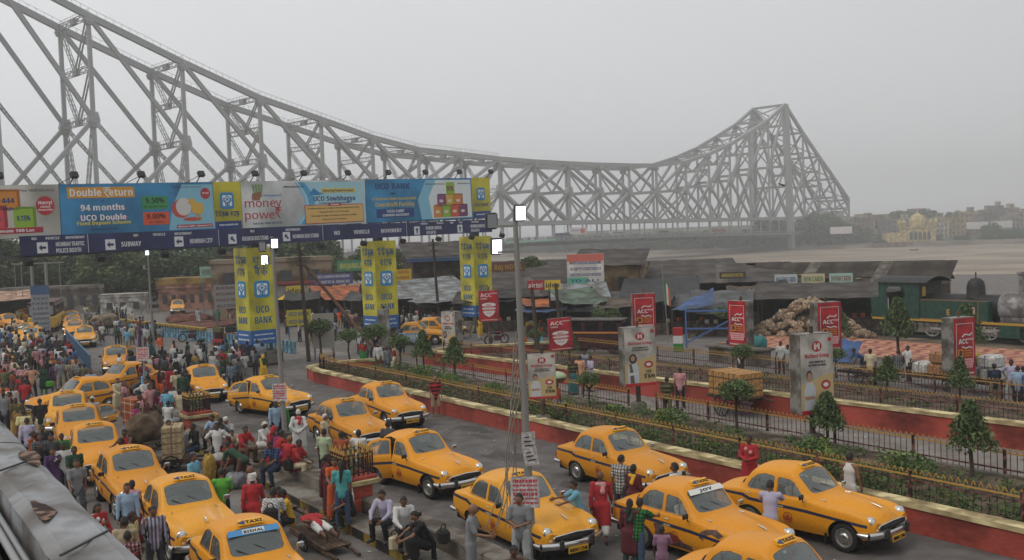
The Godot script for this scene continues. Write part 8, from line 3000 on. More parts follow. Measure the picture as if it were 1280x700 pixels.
func garment(pose:String,kind:String,fine:bool) -> ArrayMesh:
	var key:="%s|%s|%s" % [kind,pose,fine]
	if kit.has(key):
		return kit[key]
	var J:=skeleton(pose)
	var bn:=[]
	var torso:=[[J.pel+J.up*0.0,J.waist,0.150,0.138,0.72,J.fw],[J.waist,J.chest,0.138,0.16,0.72,J.fw],[J.chest,J.pel+J.up*0.455,0.155,0.10,0.74,J.fw],[J.shL,J.shR,0.062,0.062]]
	var hem:Vector3=J.pel - J.up*0.07
	var pelv:=[J.pel,(J.kneeMid if J.has("kneeMid") else J.pel),0.15,0.15]
	match kind:
		"shirt","tshirt","long_shirt":
			bn.append_array(torso)
			bn.append([J.pel,hem,0.152,0.158,0.74,J.fw])
			for k in ["L","R"]:
				if kind=="long_shirt":
					bn.append([J["sh"+k],J["el"+k],0.066,0.053])
					bn.append([J["el"+k],J["wr"+k] - J["hd"+k]*0.01,0.053,0.038])
				else:
					bn.append([J["sh"+k],J["sh"+k].lerp(J["el"+k],0.8),0.066,0.062])
		"vest":
			bn.append_array(torso.slice(0,3))
			bn.append([J.pel,hem,0.15,0.15,0.74,J.fw])
		"blouse":
			bn.append_array([torso[1],torso[2],torso[3]])
			for k in ["L","R"]:
				bn.append([J["sh"+k],J["sh"+k].lerp(J["el"+k],0.55),0.062,0.056])
		"trousers","shorts":
			bn.append([J.pel+J.up*0.06,J.pel - Vector3(0,0.03,0),0.138,0.145,0.74,J.fw])
			for k in ["L","R"]:
				bn.append([J["hip"+k],J["kn"+k],0.094,0.075])
				if kind=="trousers":
					bn.append([J["kn"+k],J["an"+k]+(J["kn"+k] - J["an"+k])*0.05,0.074,0.064])
		"kurta":
			bn.append_array(torso)
			for k in ["L","R"]:
				bn.append([J["sh"+k],J["el"+k],0.066,0.054])
				bn.append([J["el"+k],J["wr"+k],0.054,0.042])
				bn.append([J["hip"+k]+Vector3(0,0.02,0),J["kn"+k],0.125,0.128])
			bn.append([J.pel,J.knL.lerp(J.knR,0.5),0.15,0.14])
		"skirt":
			bn.append([J.pel+J.up*0.09,J.pel,0.135,0.152,0.78,J.fw])
			for k in ["L","R"]:
				bn.append([J["hip"+k],J["kn"+k],0.115,0.12])
				bn.append([J["kn"+k],J["an"+k]+Vector3(0,0.06,0),0.12,0.12])
			bn.append([J.pel,J.knL.lerp(J.knR,0.5),0.14,0.12])
			bn.append([J.knL.lerp(J.knR,0.5),J.anL.lerp(J.anR,0.5)+Vector3(0,0.07,0),0.12,0.13])
		"dhoti":
			bn.append([J.pel+J.up*0.09,J.pel,0.135,0.152,0.78,J.fw])
			for k in ["L","R"]:
				bn.append([J["hip"+k],J["kn"+k],0.118,0.112])
				bn.append([J["kn"+k],J["kn"+k].lerp(J["an"+k],0.55),0.11,0.085])
			bn.append([J.pel,J.knL.lerp(J.knR,0.5),0.13,0.09])
		"drape":
			bn.append([J.pel+J.up*0.12+Vector3(-0.11,0,0.06),J.shL+Vector3(-0.05,0.035,0.06),0.075,0.06,0.6,J.fw])
			bn.append([J.shL+Vector3(-0.05,0.035,0.06),J.shL+Vector3(-0.04,0.01,-0.08),0.06,0.06])
			bn.append([J.shL+Vector3(-0.04,0.01,-0.08),J.pel+J.up*0.02+Vector3(0.06,0,-0.15),0.07,0.09,0.6,J.fw])
			bn.append([J.pel+J.up*0.02+Vector3(0.06,0,-0.15),J.pel+Vector3(0.06,-0.32,-0.15),0.09,0.11,0.5,J.fw])
		"scarf":
			bn.append([J.neck+Vector3(0.075,-0.03,-0.02),J.chest+J.fw*0.115+Vector3(0.06,-0.03,0),0.05,0.05,0.6,J.fw])
			bn.append([J.neck+Vector3(-0.075,-0.03,-0.02),J.chest+J.fw*0.115+Vector3(-0.06,0.05,0),0.05,0.05,0.6,J.fw])
			bn.append([J.neck+Vector3(0.08,-0.03,-0.05),J.neck+Vector3(-0.08,-0.03,-0.05),0.05,0.05])
			bn.append([J.neck+Vector3(-0.07,-0.04,-0.06),J.chest - J.fw*0.14+Vector3(-0.05,-0.04,0),0.055,0.06,0.6,J.fw])
		"shoes":
			for k in ["L","R"]:
				bn.append([J["an"+k]+Vector3(0,-0.035,-0.04),J["toe"+k],0.047,0.04])
	var b:=net(bn,0.025 if fine else 0.045,0.035)
	if fine:
		for i in b.v.size():
			var q:=b.v[i]
			b.v[i]=q+b.n[i]*(0.006*sin(q.y*46+q.x*21+sin(q.z*30)*2.0)+0.004*sin(q.x*70 - q.y*25))
	kit[key]=b.mesh()
	return kit[key]
func hue(n:String) -> String:
	var h:={"white": "c9c9c6","cream": "c4b798","grey": "7b7d80","dark grey": "3f4145","black": "1d1d1f","light blue": "8fa6bd","blue": "3c5a86","navy": "232c44","sky blue": "6aa5bd",
		"turquoise": "4d9c9c","red": "a3262b","maroon": "571f26","pink": "c08a8e","magenta": "a03072","orange": "c6592a","yellow": "cfa52c","pale yellow": "c9c08a","green": "2f7d3a","light green": "a4b392",
		"dark green": "274534","brown": "5b4030","beige": "a7977c","lavender": "aaa6bd","purple": "4c3159","rust": "93482c","olive": "5c5a3a","khaki": "8a7c5a","teal": "2e6b6b","lime": "5aa83c","gold": "a8874a","pale grey": "a3a5a6","peach": "c99678","denim": "3c4c66","mauve": "87657c"}
	return h.get(n,"808080")
func cloth(n:String,pat:="") -> StandardMaterial3D:
	var key:="cloth_%s_%s" % [n,pat]
	if mats.has(key):
		return mats[key]
	var m:=mt(key,hue(n),0.92,0.0,"fine",6.0)
	if pat:
		if not tex.has(pat):
			var im:=Image.create(64,64,false,Image.FORMAT_RGB8)
			for y in 64:
				for x in 64:
					var q:=1.0
					if pat=="striped":
						q=0.45 if (x/8) % 2==0 else 1.0
					elif pat=="hooped":
						q=0.35 if (y/16) % 2==0 else 1.0
					elif pat=="checked":
						q=(0.55 if (x/8) % 2==0 else 1.0)*(0.6 if (y/8) % 2==0 else 1.0)
					else:
						q=0.45 if sin(x*0.9)*sin(y*0.8)+sin(x*0.31+y*0.5)>0.35 else 1.0
					im.set_pixel(x,y,Color(q,q,q))
			tex[pat]=ImageTexture.create_from_image(im)
		m.albedo_texture=tex[pat]
		m.uv1_scale=Vector3(3.2,3.2,3.2)
	return m
func skin_mat(i:int) -> StandardMaterial3D:
	var m:=mt("skin_%d" % i,["6e4a35","5a3b2a","805a41","482f23"][i],0.6)
	m.vertex_color_use_as_albedo=true
	return m
func person(at:Vector3,yaw:float,pose:String,outfit:String,c1:String,c2:String,label:String,group:String,fine:=true,hair:="short",k := 1.0,skin := 0) -> Node3D:
	var o:=thing("person",label,"person",at,yaw,group)
	var pat:=""
	if ":" in c1:
		pat=c1.split(":")[1]
		c1=c1.split(":")[0]
	var pat2:=""
	if ":" in c2:
		pat2=c2.split(":")[1]
		c2=c2.split(":")[0]
	var S:=Transform3D(Basis.from_scale(Vector3(k,k,k)),Vector3.ZERO)
	part(o,"body",body_mesh(pose,fine),skin_mat(skin),S)
	var put:=func(called:String,kind:String,col:String,p:String):
		part(o,called,garment(pose,kind,fine),cloth(col,p),S)
	match outfit:
		"shirt","tshirt","long_shirt","vest":
			put.call({"shirt": "shirt","tshirt": "shirt","long_shirt": "shirt","vest": "vest"}[outfit],outfit,c1,pat)
			put.call("trousers","trousers",c2,pat2)
			put.call("shoe","shoes",["black","brown","dark grey"][skin % 3],"")
		"lungi":
			put.call("shirt","shirt",c1,pat)
			put.call("lungi","skirt",c2,pat2)
		"shorts":
			put.call("shirt","tshirt",c1,pat)
			put.call("shorts","shorts",c2,pat2)
		"kurta_dhoti":
			put.call("kurta","kurta",c1,pat)
			put.call("dhoti","dhoti",c2,pat2)
		"shirt_dhoti":
			put.call("shirt","long_shirt",c1,pat)
			put.call("dhoti","dhoti",c2,pat2)
		"kurta":
			put.call("kurta","kurta",c1,pat)
			put.call("trousers","trousers",c2,pat2)
		"salwar":
			put.call("kurta","kurta",c1,pat)
			put.call("trousers","trousers",c2,pat2)
			put.call("scarf","scarf",c2,pat2)
		"kurta_scarf":
			put.call("kurta","kurta",c1,pat)
			put.call("dhoti","dhoti","white","")
			put.call("scarf","scarf",c2,pat2)
		"sari":
			put.call("blouse","blouse",c2,pat2)
			put.call("sari","skirt",c1,pat)
			put.call("sari_end","drape",c1,pat)
	if hair!="bald":
		var hk:="hair|%s|%s" % [pose,hair]
		if not kit.has(hk):
			kit[hk]=hair_mesh(skeleton(pose),hair).mesh()
		var hm:StandardMaterial3D=mt("hair_black","17120f",0.7,0.0,"fine",8.0)
		if hair=="cap" or hair=="grey":
			hm=mt("hair_white","b5b3ad",0.85)
		elif hair=="turban":
			hm=cloth(c2)
		elif hair=="scarf":
			hm=cloth(c1,pat)
		part(o,{"cap": "cap","turban": "headcloth","scarf": "headscarf"}.get(hair,"hair"),kit[hk],hm,S)
	return o
func people_rows() -> Array:
	return [
		[-11.87,-26.05,0.0,34,"walk","shirt","grey","dark grey","man in grey shirt and dark trousers walking between the parapet and the queue",10,1,"short",1.0,2],
		[-9.29,-22.99,0.0,12,"stand","long_shirt","light blue","black","man in light blue shirt standing before the bonnet of a queueing taxi",10,1,"short",1.0,2],
		[-9.48,-21.68,0.0,64,"walk_bag","salwar","red","white","woman in red kurta with a white shawl carrying a brown bag",10,1,"long",0.94,0],
		[-9.48,-23.72,0.0,172,"stand","sari","red","pink","woman in red sari just behind the man in the light blue shirt",10,1,"bun",0.93,3],
		[-8.19,-20.38,0.0,92,"stand","shirt","pale yellow:printed","grey","man in pale yellow printed shirt behind the boy with the red backpack",10,1,"short",1.0,1],
		[-8.2,-20.02,0.0,-168,"walk","long_shirt","beige","grey","man in beige shirt walking away below the man in light blue",10,1,"short",1.0,0],
		[-7.83,-19.26,0.0,-160,"walk","shirt","pink:checked","navy","youth in checked pink shirt wearing a red and black backpack",10,1,"short",0.95,1],
		[-7.89,-20.84,0.0,26,"phone","long_shirt","lavender:striped","dark grey","man in striped lavender shirt with a black shoulder bag by the queue",10,1,"short",1.0,0],
		[-13.56,-28.31,0.0,26,"walk","salwar","purple","purple","woman in purple kurta by the parapet",10,1,"long",0.93,2],
		[-13.33,-28.5,0.0,30,"walk_bag","tshirt","white","black","man in white T-shirt with a yellow print walking beside the queue",10,1,"short",1.0,3],
		[-12.73,-27.84,0.0,40,"walk","tshirt","dark green","black","man in dark green T-shirt between the white T-shirt and a taxi bonnet",10,1,"short",1.0,1],
		[-14.34,-30.59,0.0,25,"walk","tshirt","green","black","youth in bright green top coming past the queue",10,1,"short",0.93,3],
		[-14.34,-29.88,0.0,26,"walk","long_shirt","dark grey","black","man in dark grey shirt walking behind the woman in purple",10,1,"short",1.0,0],
		[-14.34,-29.21,0.0,36,"walk","salwar","black:printed","black","woman in black printed kurta nearest the bend of the parapet",10,1,"bun",0.92,1],
		[-14.78,-30.08,0.0,31,"walk","long_shirt","grey:checked","navy","man in grey checked shirt by the parapet behind the woman in black",10,1,"short",1.0,0],
		[-12.2,-30.38,0.0,-8,"reach","vest","red","brown","man in red vest leaning with one arm on a queueing taxi",10,1,"short",1.0,1],
		[-11.99,-30.43,0.0,-49,"push","long_shirt","pink","brown","man in pale pink shirt bent over pushing the big sack cart",12,1,"short",1.0,3],
		[-21.91,-43.47,0.0,-173,"walk","tshirt","red","denim","man in red T-shirt and jeans walking away alone",10,0,"short",1.0,2],
		[-18.25,-37.3,0.0,-156,"stand_weight","tshirt","black","cream","man in black T-shirt and cream trousers seen from behind with a briefcase",10,1,"short",1.0,1],
		[-19.82,-38.54,0.0,47,"stand","sari","gold","olive","woman in gold sari by the parapet",10,1,"bun",0.93,3],
		[-17.66,-34.85,0.0,-163,"walk","shirt","pale yellow","brown","man in pale yellow shirt with his back turned, next to the parapet",10,1,"short",1.0,1],
		[-16.62,-32.99,0.0,-158,"walk","long_shirt","lavender","black","man in pale lavender shirt walking away along the parapet",10,1,"short",1.0,0],
		[-21.58,-41.67,0.0,27,"walk","long_shirt","white","black","man in white shirt and black trousers beside the gold sari",10,1,"short",1.0,1],
		[-21.5,-40.84,0.0,38,"walk_bag","long_shirt","white:striped","denim","man in striped white shirt with a bag strap at the end of the parapet",10,1,"short",1.0,3],
		[-24.28,-48.94,0.0,31,"hips","shirt","peach","black","man in salmon shirt and black trousers facing the queue",10,0,"short",1.0,1],
		[-24.95,-49.35,0.0,27,"arms_folded","shirt","pink","dark grey","man in pale pink shirt with folded arms",10,0,"short",1.0,1],
		[-24.74,-47.98,0.0,87,"stand","sari","brown:printed","rust","woman in brown sari standing beside the man in the pink shirt",10,0,"bun",0.93,0],
		[-25.07,-52.3,0.0,-164,"stand","sari","black","black","woman in black robe standing by the goods on the ground",10,0,"scarf",0.95,0],
		[-24.19,-49.96,0.0,56,"stand","salwar","dark green","green","woman in dark kurta holding a bright green bag",10,0,"long",0.93,1],
		[-16.32,-37.56,0.0,3,"stand_weight","shirt","pale grey","grey","grey haired man in a pale shirt at an open taxi door",10,1,"grey",1.0,1],
		[-15.67,-31.35,0.0,87,"walk","salwar","rust","beige","woman in rust kurta whose head shows over the parapet",10,1,"bun",0.9,1],
		[-15.41,-31.59,0.0,16,"walk","long_shirt","dark grey:checked","black","man in dark checked shirt following the man with the briefcase",10,1,"short",1.0,1],
		[-17.53,-42.84,0.0,62,"stand_weight","kurta_dhoti","cream","white","man in cream kurta and long white dhoti standing alone in the road",1,1,"short",1.0,2],
		[-16.98,-42.27,0.0,82,"stand","sari","mauve:checked","pink","woman in checked mauve sari beside the man in the cream kurta",1,1,"scarf",0.93,2],
		[-14.15,-36.26,0.0,71,"stand_weight","sari","green","magenta","woman in green and magenta sari in front of the orange cartons",1,1,"long",0.93,1],
		[-14.47,-37.4,0.0,91,"stand","shirt","pink","brown","man in dusty pink shirt touching the orange cartons",1,1,"short",1.0,1],
		[-14.55,-40.72,0.0,-40,"bend","tshirt","magenta","black","woman in magenta top and black trousers leaning over the goods",1,1,"bun",1.0,1],
		[-16.49,-46.59,0.0,49,"stand","kurta_dhoti","red","red","man in long red kurta behind the cargo pavement",1,0,"bald",1.0,1],
		[-15.66,-44.92,0.0,39,"stand","shirt","cream","brown","man in cream shirt next to the red kurta",1,1,"grey",1.0,3],
		[-15.02,-43.98,0.0,-171,"stand","long_shirt","dark green","black","man in dark green shirt with his back turned beside a taxi",1,1,"short",1.0,2],
		[-15.16,-44.95,0.0,-131,"stand_weight","long_shirt","black","dark grey","man in black shirt leaning to a taxi window",1,1,"short",1.0,0],
		[-18.91,-52.39,0.0,180,"walk","long_shirt","mauve:checked","denim","man in checked shirt walking away with a black backpack",1,0,"short",1.0,2],
		[-18.09,-52.14,0.0,-166,"walk","long_shirt","white","black","man in white shirt walking away with a black backpack",1,0,"short",1.0,3],
		[-19.56,-52.26,0.0,-164,"stand","vest","white","navy","man in white sleeveless top seen from behind",1,0,"short",1.0,1],
		[-19.93,-52.08,0.0,-9,"stand","shirt","olive","black","man in olive shirt at the open door of a taxi",1,0,"short",1.0,1],
		[-19.93,-52.3,0.0,-19,"bend","long_shirt","black","black","man in black bending into the open taxi door",1,0,"short",1.0,2],
		[-17.89,-45.65,0.0,111,"bend","long_shirt","dark grey","brown","man in dark shirt bending over a hand cart of parcels",1,0,"short",1.0,0],
		[-17.24,-44.46,0.0,81,"bend","shirt","pale grey","dark grey","man in pale grey shirt stooping over the parcels",1,1,"short",1.0,2],
		[-16.1,-42.26,0.0,61,"stand_weight","shirt","white","grey","man in loose white shirt behind the parcels",1,1,"short",1.0,2],
		[-15.16,-40.28,0.0,51,"stand","shirt","pink","brown","man in pink shirt behind the white bundles",1,1,"short",1.0,0],
		[-15.24,-41.61,0.0,0,"sit","shirt","brown","black","man in brown shirt seated among the bundles",1,1,"short",1.0,2],
		[-14.82,-40.85,0.0,80,"sit","shirt","beige:checked","grey","man in checked beige shirt seated among the bundles",1,1,"short",1.0,0],
		[-13.98,-38.99,0.0,180,"stand","shirt","sky blue","navy","man in sky blue shirt standing over the seated men",1,1,"short",1.0,2],
		[-13.35,-35.98,0.0,-140,"sit_low","shirt","navy","black","man in navy shirt crouching by the cartons",1,1,"short",1.0,2],
		[-11.37,-31.58,0.0,80,"stand_weight","long_shirt","dark grey:checked","black","man in dark checked shirt standing beside the jute sack load",1,1,"short",1.0,2],
		[-11.51,-32.75,0.0,-11,"sit","shirt","white","black","man in white shirt seated on a bale near the small planter",1,1,"short",1.0,3],
		[-11.15,-32.68,0.0,-61,"sit","shirt","grey","khaki","man in grey shirt seated with a bag on his lap near the small planter",1,1,"short",1.0,2],
		[-10.89,-32.92,0.0,-42,"sit","long_shirt","black:striped","denim","man in black and white striped shirt seated on a cart",1,1,"short",1.0,1],
		[-13.63,-38.0,0.0,170,"sit","shirt_dhoti","white","white","man in white dhoti seated behind the magenta top",1,1,"short",1.0,3],
		[-14.24,-41.15,0.0,-163,"sit","long_shirt","cream","cream","broad man in cream shirt seated with his back to us on a yellow carton",1,1,"short",1.0,3],
		[-9.49,-30.72,0.0,7,"hips","shirt","white","black","man in white shirt with hands on hips before the divider",9,1,"short",1.0,1],
		[-9.08,-30.62,0.0,-43,"sit","sari","maroon:printed","red","woman in printed red sari seated on a yellow crate",9,1,"scarf",0.95,0],
		[-8.25,-29.04,0.0,-104,"bend","tshirt","dark green","brown","man in dark green T-shirt stooping by the bundles",9,1,"short",1.0,2],
		[-8.78,-26.16,0.0,79,"stand","shirt","sky blue","navy","man in sky blue waistcoat over a navy shirt by the stacked cartons",9,1,"short",1.0,0],
		[-7.41,-24.15,0.0,-168,"stand_weight","tshirt","lime","black","man in bright green T-shirt with his back turned between taxi and divider",9,1,"short",1.0,2],
		[-6.46,-23.47,0.0,-173,"walk","kurta_dhoti","red","white","man in red kurta, white dhoti and pink headcloth walking away",9,1,"turban",1.0,3],
		[-6.7,-24.36,0.0,-65,"stand","long_shirt","pink","pink","man in pink shirt facing the red kurta",9,1,"bald",1.0,0],
		[-5.68,-23.95,0.0,-67,"sit_low","tshirt","yellow","black","man in bright yellow T-shirt squatting by the handcart",9,1,"short",1.0,3],
		[-6.08,-25.08,0.0,-26,"squat","tshirt","red","brown","man in red top squatting beside the yellow T-shirt",9,1,"short",1.0,2],
		[-5.62,-22.06,0.0,179,"walk","shirt","white:printed","denim","youth in patterned white shirt and jeans with a black backpack",9,1,"short",1.0,3],
		[-7.11,-28.41,0.25,-26,"sit_read","shirt","blue:checked","navy","man in checked blue shirt reading on the divider by the lamp pole",9,1,"short",1.0,0],
		[-8.25,-31.19,0.4,75,"sit_low","kurta_dhoti","white","white","old man in white kurta seated on the divider",9,1,"grey",1.0,3],
		[-8.66,-30.59,0.4,56,"sit_low","shirt","red","brown","man in red shirt seated on the divider next to the old man in white",9,1,"short",1.0,0],
		[-7.67,-30.38,0.4,164,"sit_low","sari","red","maroon","woman in plain red sari seated on the divider",9,1,"scarf",0.95,1],
		[-7.36,-29.74,0.4,134,"sit_low","sari","magenta:printed","red","woman in magenta printed shawl seated on the divider",9,1,"bun",0.95,1],
		[-6.8,-28.51,0.4,153,"sit_low","kurta_dhoti","red","red","bald man in red kurta seated behind the lamp pole",9,1,"bald",1.0,0],
		[-6.58,-28.56,0.3,73,"sit_low","shirt","red","cream","man in red shirt and cream trousers seated right behind the lamp pole base",9,1,"short",1.0,1],
		[-8.59,-34.69,0.0,24,"stand","long_shirt","light blue","black","man in blue-grey shirt standing on the road behind the divider sitters",9,1,"short",1.0,3],
		[-8.42,-34.94,0.0,14,"stand","salwar","green","red","woman in green kurta and red trousers beside the paper notice",9,1,"long",0.93,2],
		[-7.34,-32.68,0.0,-177,"hands_behind","kurta_scarf","white","red","old man in white kurta and red shawl with hands behind his back",9,1,"grey",1.0,2],
		[-9.8,-32.97,0.3,-3,"sit_low","kurta_dhoti","pale grey","white","bearded man in white skullcap seated by the small planter",9,1,"cap",1.0,2],
		[-10.02,-32.94,0.3,7,"sit_low","shirt","dark grey","brown","man in dark shirt seated next to the white skullcap",9,1,"short",1.0,3],
		[-10.4,-33.55,0.3,-23,"sit_low","shirt","light blue","navy","man in light blue shirt seated closest to the small planter",9,1,"short",1.0,0],
		[-9.48,-32.43,0.3,6,"squat","shirt","beige","brown","child in beige shirt seated in front of the white skullcap",9,1,"short",0.85,2],
		[-6.36,-32.1,0.0,71,"stand","sari","beige","cream","woman in beige sari and red scarf at a taxi door",8,1,"grey",0.95,2],
		[-5.78,-28.97,0.0,161,"stand","shirt","light green","black","man in pale green shirt seen from behind on the divider side",8,1,"short",1.0,0],
		[-5.19,-28.54,0.0,175,"stand_weight","kurta","rust","black","person in rust kurta with a pink shoulder cloth seen from behind",8,1,"short",1.0,3],
		[-4.69,-28.62,0.0,169,"stand","shirt","white","beige","man in white shirt and beige trousers with his back turned",8,1,"short",1.0,0],
		[-4.91,-24.76,0.25,111,"stand","sari","maroon:printed","maroon","woman in maroon and cream sari facing the orange sari",8,1,"bun",0.93,1],
		[-4.64,-24.4,0.25,21,"stand_weight","sari","orange","orange","woman in orange sari holding a white carrier bag",8,1,"bun",0.93,2],
		[-4.35,-23.75,0.25,-175,"stand","tshirt","turquoise","denim","woman in turquoise top and jeans with a long dark plait",8,1,"long",0.95,2],
		[-4.0,-29.96,0.0,158,"stand_weight","long_shirt","dark grey","black","man in dark grey shirt between two taxis",8,1,"short",1.0,1],
		[-4.18,-24.02,0.2,-60,"sit_low","tshirt","black","black","boy in black seated against the red planter",8,1,"short",0.92,2],
		[-3.13,-22.62,0.25,-22,"sit_low","long_shirt","lavender","black","man in lavender shirt and sunglasses seated beside the red planter",8,1,"short",1.0,2],
		[-2.68,-21.98,0.25,22,"sit_low","long_shirt","white","black","man in white shirt and white trainers seated on the divider with a striped bag",8,1,"short",1.0,0],
		[-2.06,-20.98,0.35,-74,"squat","sari","black:printed","black","woman in black and cream printed sari squatting on the divider edge",8,1,"bun",0.98,2],
		[-1.0,-19.16,0.25,83,"gesture","shirt","grey","grey","older man in grey shirt and trousers gesturing with both hands",8,1,"bald",1.0,2],
		[-0.01,-19.99,0.2,-20,"arms_folded","shirt","grey","pale grey","man in grey shirt and pale trousers leaning by the concrete pole",8,1,"short",1.0,2],
		[-0.23,-18.29,0.2,31,"sit_low","vest","brown","brown","man in dark vest seated at the foot of the concrete pole",8,1,"short",1.0,1],
		[1.37,-22.28,0.0,-84,"reach","tshirt","sky blue","navy","boy in pale blue T-shirt with hands on a taxi bonnet",8,1,"short",0.93,0],
		[1.88,-22.51,0.0,170,"walk","kurta_scarf","red","pink","bald man in red jacket and cream dhoti walking away",8,1,"bald",1.0,1],
		[2.52,-24.1,0.0,144,"stand_weight","shirt","white:checked","dark grey","man in checked white shirt next to the yellow and maroon dress",8,1,"short",1.0,2],
		[2.76,-23.52,0.0,133,"stand","salwar","maroon","yellow","woman in maroon dress with yellow sleeves",8,1,"bun",0.93,3],
		[3.73,-23.05,0.0,-129,"stand","shirt","white","grey","man in white shirt half hidden between two taxis",8,1,"short",1.0,1],
		[2.47,-20.49,0.0,143,"reach","shirt","green:checked","denim","boy in green checked shirt with one hand on the patched taxi",8,1,"short",0.92,0],
		[2.32,-20.58,0.0,154,"stand","salwar","maroon","dark green","woman in maroon and dark green beside the boy in green checks",8,1,"long",0.9,0],
		[2.84,-19.54,0.0,167,"child","tshirt","mauve","mauve","small boy in plum clothes before the patched taxi",8,1,"short",0.72,3],
		[5.43,-21.06,0.0,158,"reach","long_shirt","lavender","beige","man in pale lavender shirt at the rear door of the taxi by the wall",8,1,"short",1.0,0],
		[6.17,-25.91,0.0,-33,"arms_folded","kurta_scarf","red","pink","man in red kurta and pink scarf standing by the median hedge",8,1,"short",1.0,1],
		[7.99,-23.45,0.0,121,"stand","vest","white","white","man in white vest with a pink towel on the shoulder beyond the taxi",8,1,"short",1.0,2],
		[-3.29,-39.73,0.0,15,"stand","shorts","red:hooped","beige","man in red striped shirt and beige shorts against the red median wall",8,1,"bald",1.0,2],
		[2.59,-43.93,0.0,17,"stand","lungi","olive:hooped","teal","man in hooped olive shirt and teal checked lungi",6,1,"short",1.0,3],
		[2.99,-44.91,0.0,166,"stand","shirt","peach","khaki","man in peach shirt seen from behind by the far wall",6,1,"short",1.0,3],
		[3.59,-50.44,0.0,6,"sit","shirt","light blue","navy","man in blue shirt behind the peach shirt on the far wall",6,0,"short",1.0,1],
		[3.47,-44.77,0.0,-64,"arms_folded","shirt","lavender","beige","man in lavender shirt and beige trousers leaning on the far wall",6,1,"short",1.0,0],
		[1.55,-37.42,0.0,58,"load","lungi","orange","blue","woman in orange carrying a loaded basket on her head",6,1,"bun",0.95,0],
		[5.78,-37.29,0.0,166,"walk","tshirt","olive:hooped","olive","man in striped green T-shirt walking behind the white advertisement box",6,1,"short",1.0,3],
		[6.69,-39.66,0.0,162,"stand","shirt","pink","black","man in pink shirt and black trousers walking away in the lane",6,1,"short",1.0,2],
		[8.93,-37.88,0.0,-73,"push","lungi","lavender","mauve","man in pale shirt and checked lungi hauling the carton cart",6,1,"short",1.0,1],
		[10.94,-47.22,0.0,-43,"stand","tshirt","white","dark grey","man in white T-shirt behind the folded red sign",6,0,"short",1.0,1],
		[13.08,-47.87,0.0,-45,"stand","shirt","white","brown","man in white shirt by the heap of rocks",6,0,"short",1.0,1],
		[13.09,-46.6,0.0,-46,"walk","long_shirt","pale grey","grey","man in grey walking past the heap of rocks",6,0,"short",1.0,3],
		[13.7,-47.65,0.0,-6,"stand","shirt","white","black","man in white shirt with a red bag by the heap of rocks",6,0,"short",1.0,0],
		[16.7,-46.7,0.0,-80,"bend","shirt","blue","navy","man in blue bending beside the blue tarpaulin",6,0,"short",1.0,1],
		[15.88,-43.56,0.0,150,"stand","shirt","cream","khaki","man in cream shirt standing by the blue tarpaulin",6,1,"short",1.0,3],
		[16.77,-42.64,0.4,154,"sit","shirt","grey:checked","grey","man in grey checked shirt seated on a cycle rickshaw",6,1,"short",1.0,2],
		[17.87,-44.23,0.0,-82,"phone","shirt","white","black","man in white shirt on the telephone beside the salmon footpath",6,1,"short",1.0,1],
		[18.49,-37.59,0.0,174,"stand","tshirt","navy","khaki","man in navy T-shirt by the white bales",6,1,"short",1.0,0],
		[19.62,-38.52,0.0,-47,"hips","shirt","lavender","pale grey","man in pale lavender shirt facing the navy T-shirt",6,1,"short",1.0,3],
		[18.95,-36.74,0.0,148,"stand","shirt","light blue","black","man in light blue shirt seen from behind near the bales",6,1,"short",1.0,2],
		[19.13,-36.69,0.0,147,"stand","shirt","blue","navy","man in blue shirt at the very edge near the bales",6,1,"short",1.0,1],
		[6.31,-22.61,0.14,40,"sit","shirt","pale grey","dark grey","driver in a pale shirt inside the taxi by the red median wall",15,1,"short",0.97,0],
		[3.56,-21.42,0.14,36,"sit","shirt","white","dark grey","driver in a white shirt inside the taxi with primer patches",15,1,"short",0.97,1],
		[2.49,-27.73,0.14,34,"sit","shirt","grey","dark grey","driver in grey inside the taxi behind the man in the red jacket",15,1,"short",0.97,2],
		[-3.23,-28.32,0.14,40,"sit","shirt","brown","dark grey","driver in brown inside the open-doored taxi beyond the planter",15,1,"short",0.97,3],
		[-8.54,-23.59,0.14,33,"sit","shirt","khaki","dark grey","driver in khaki inside the taxi behind the blue windscreen banner",15,1,"short",0.97,0],
	]
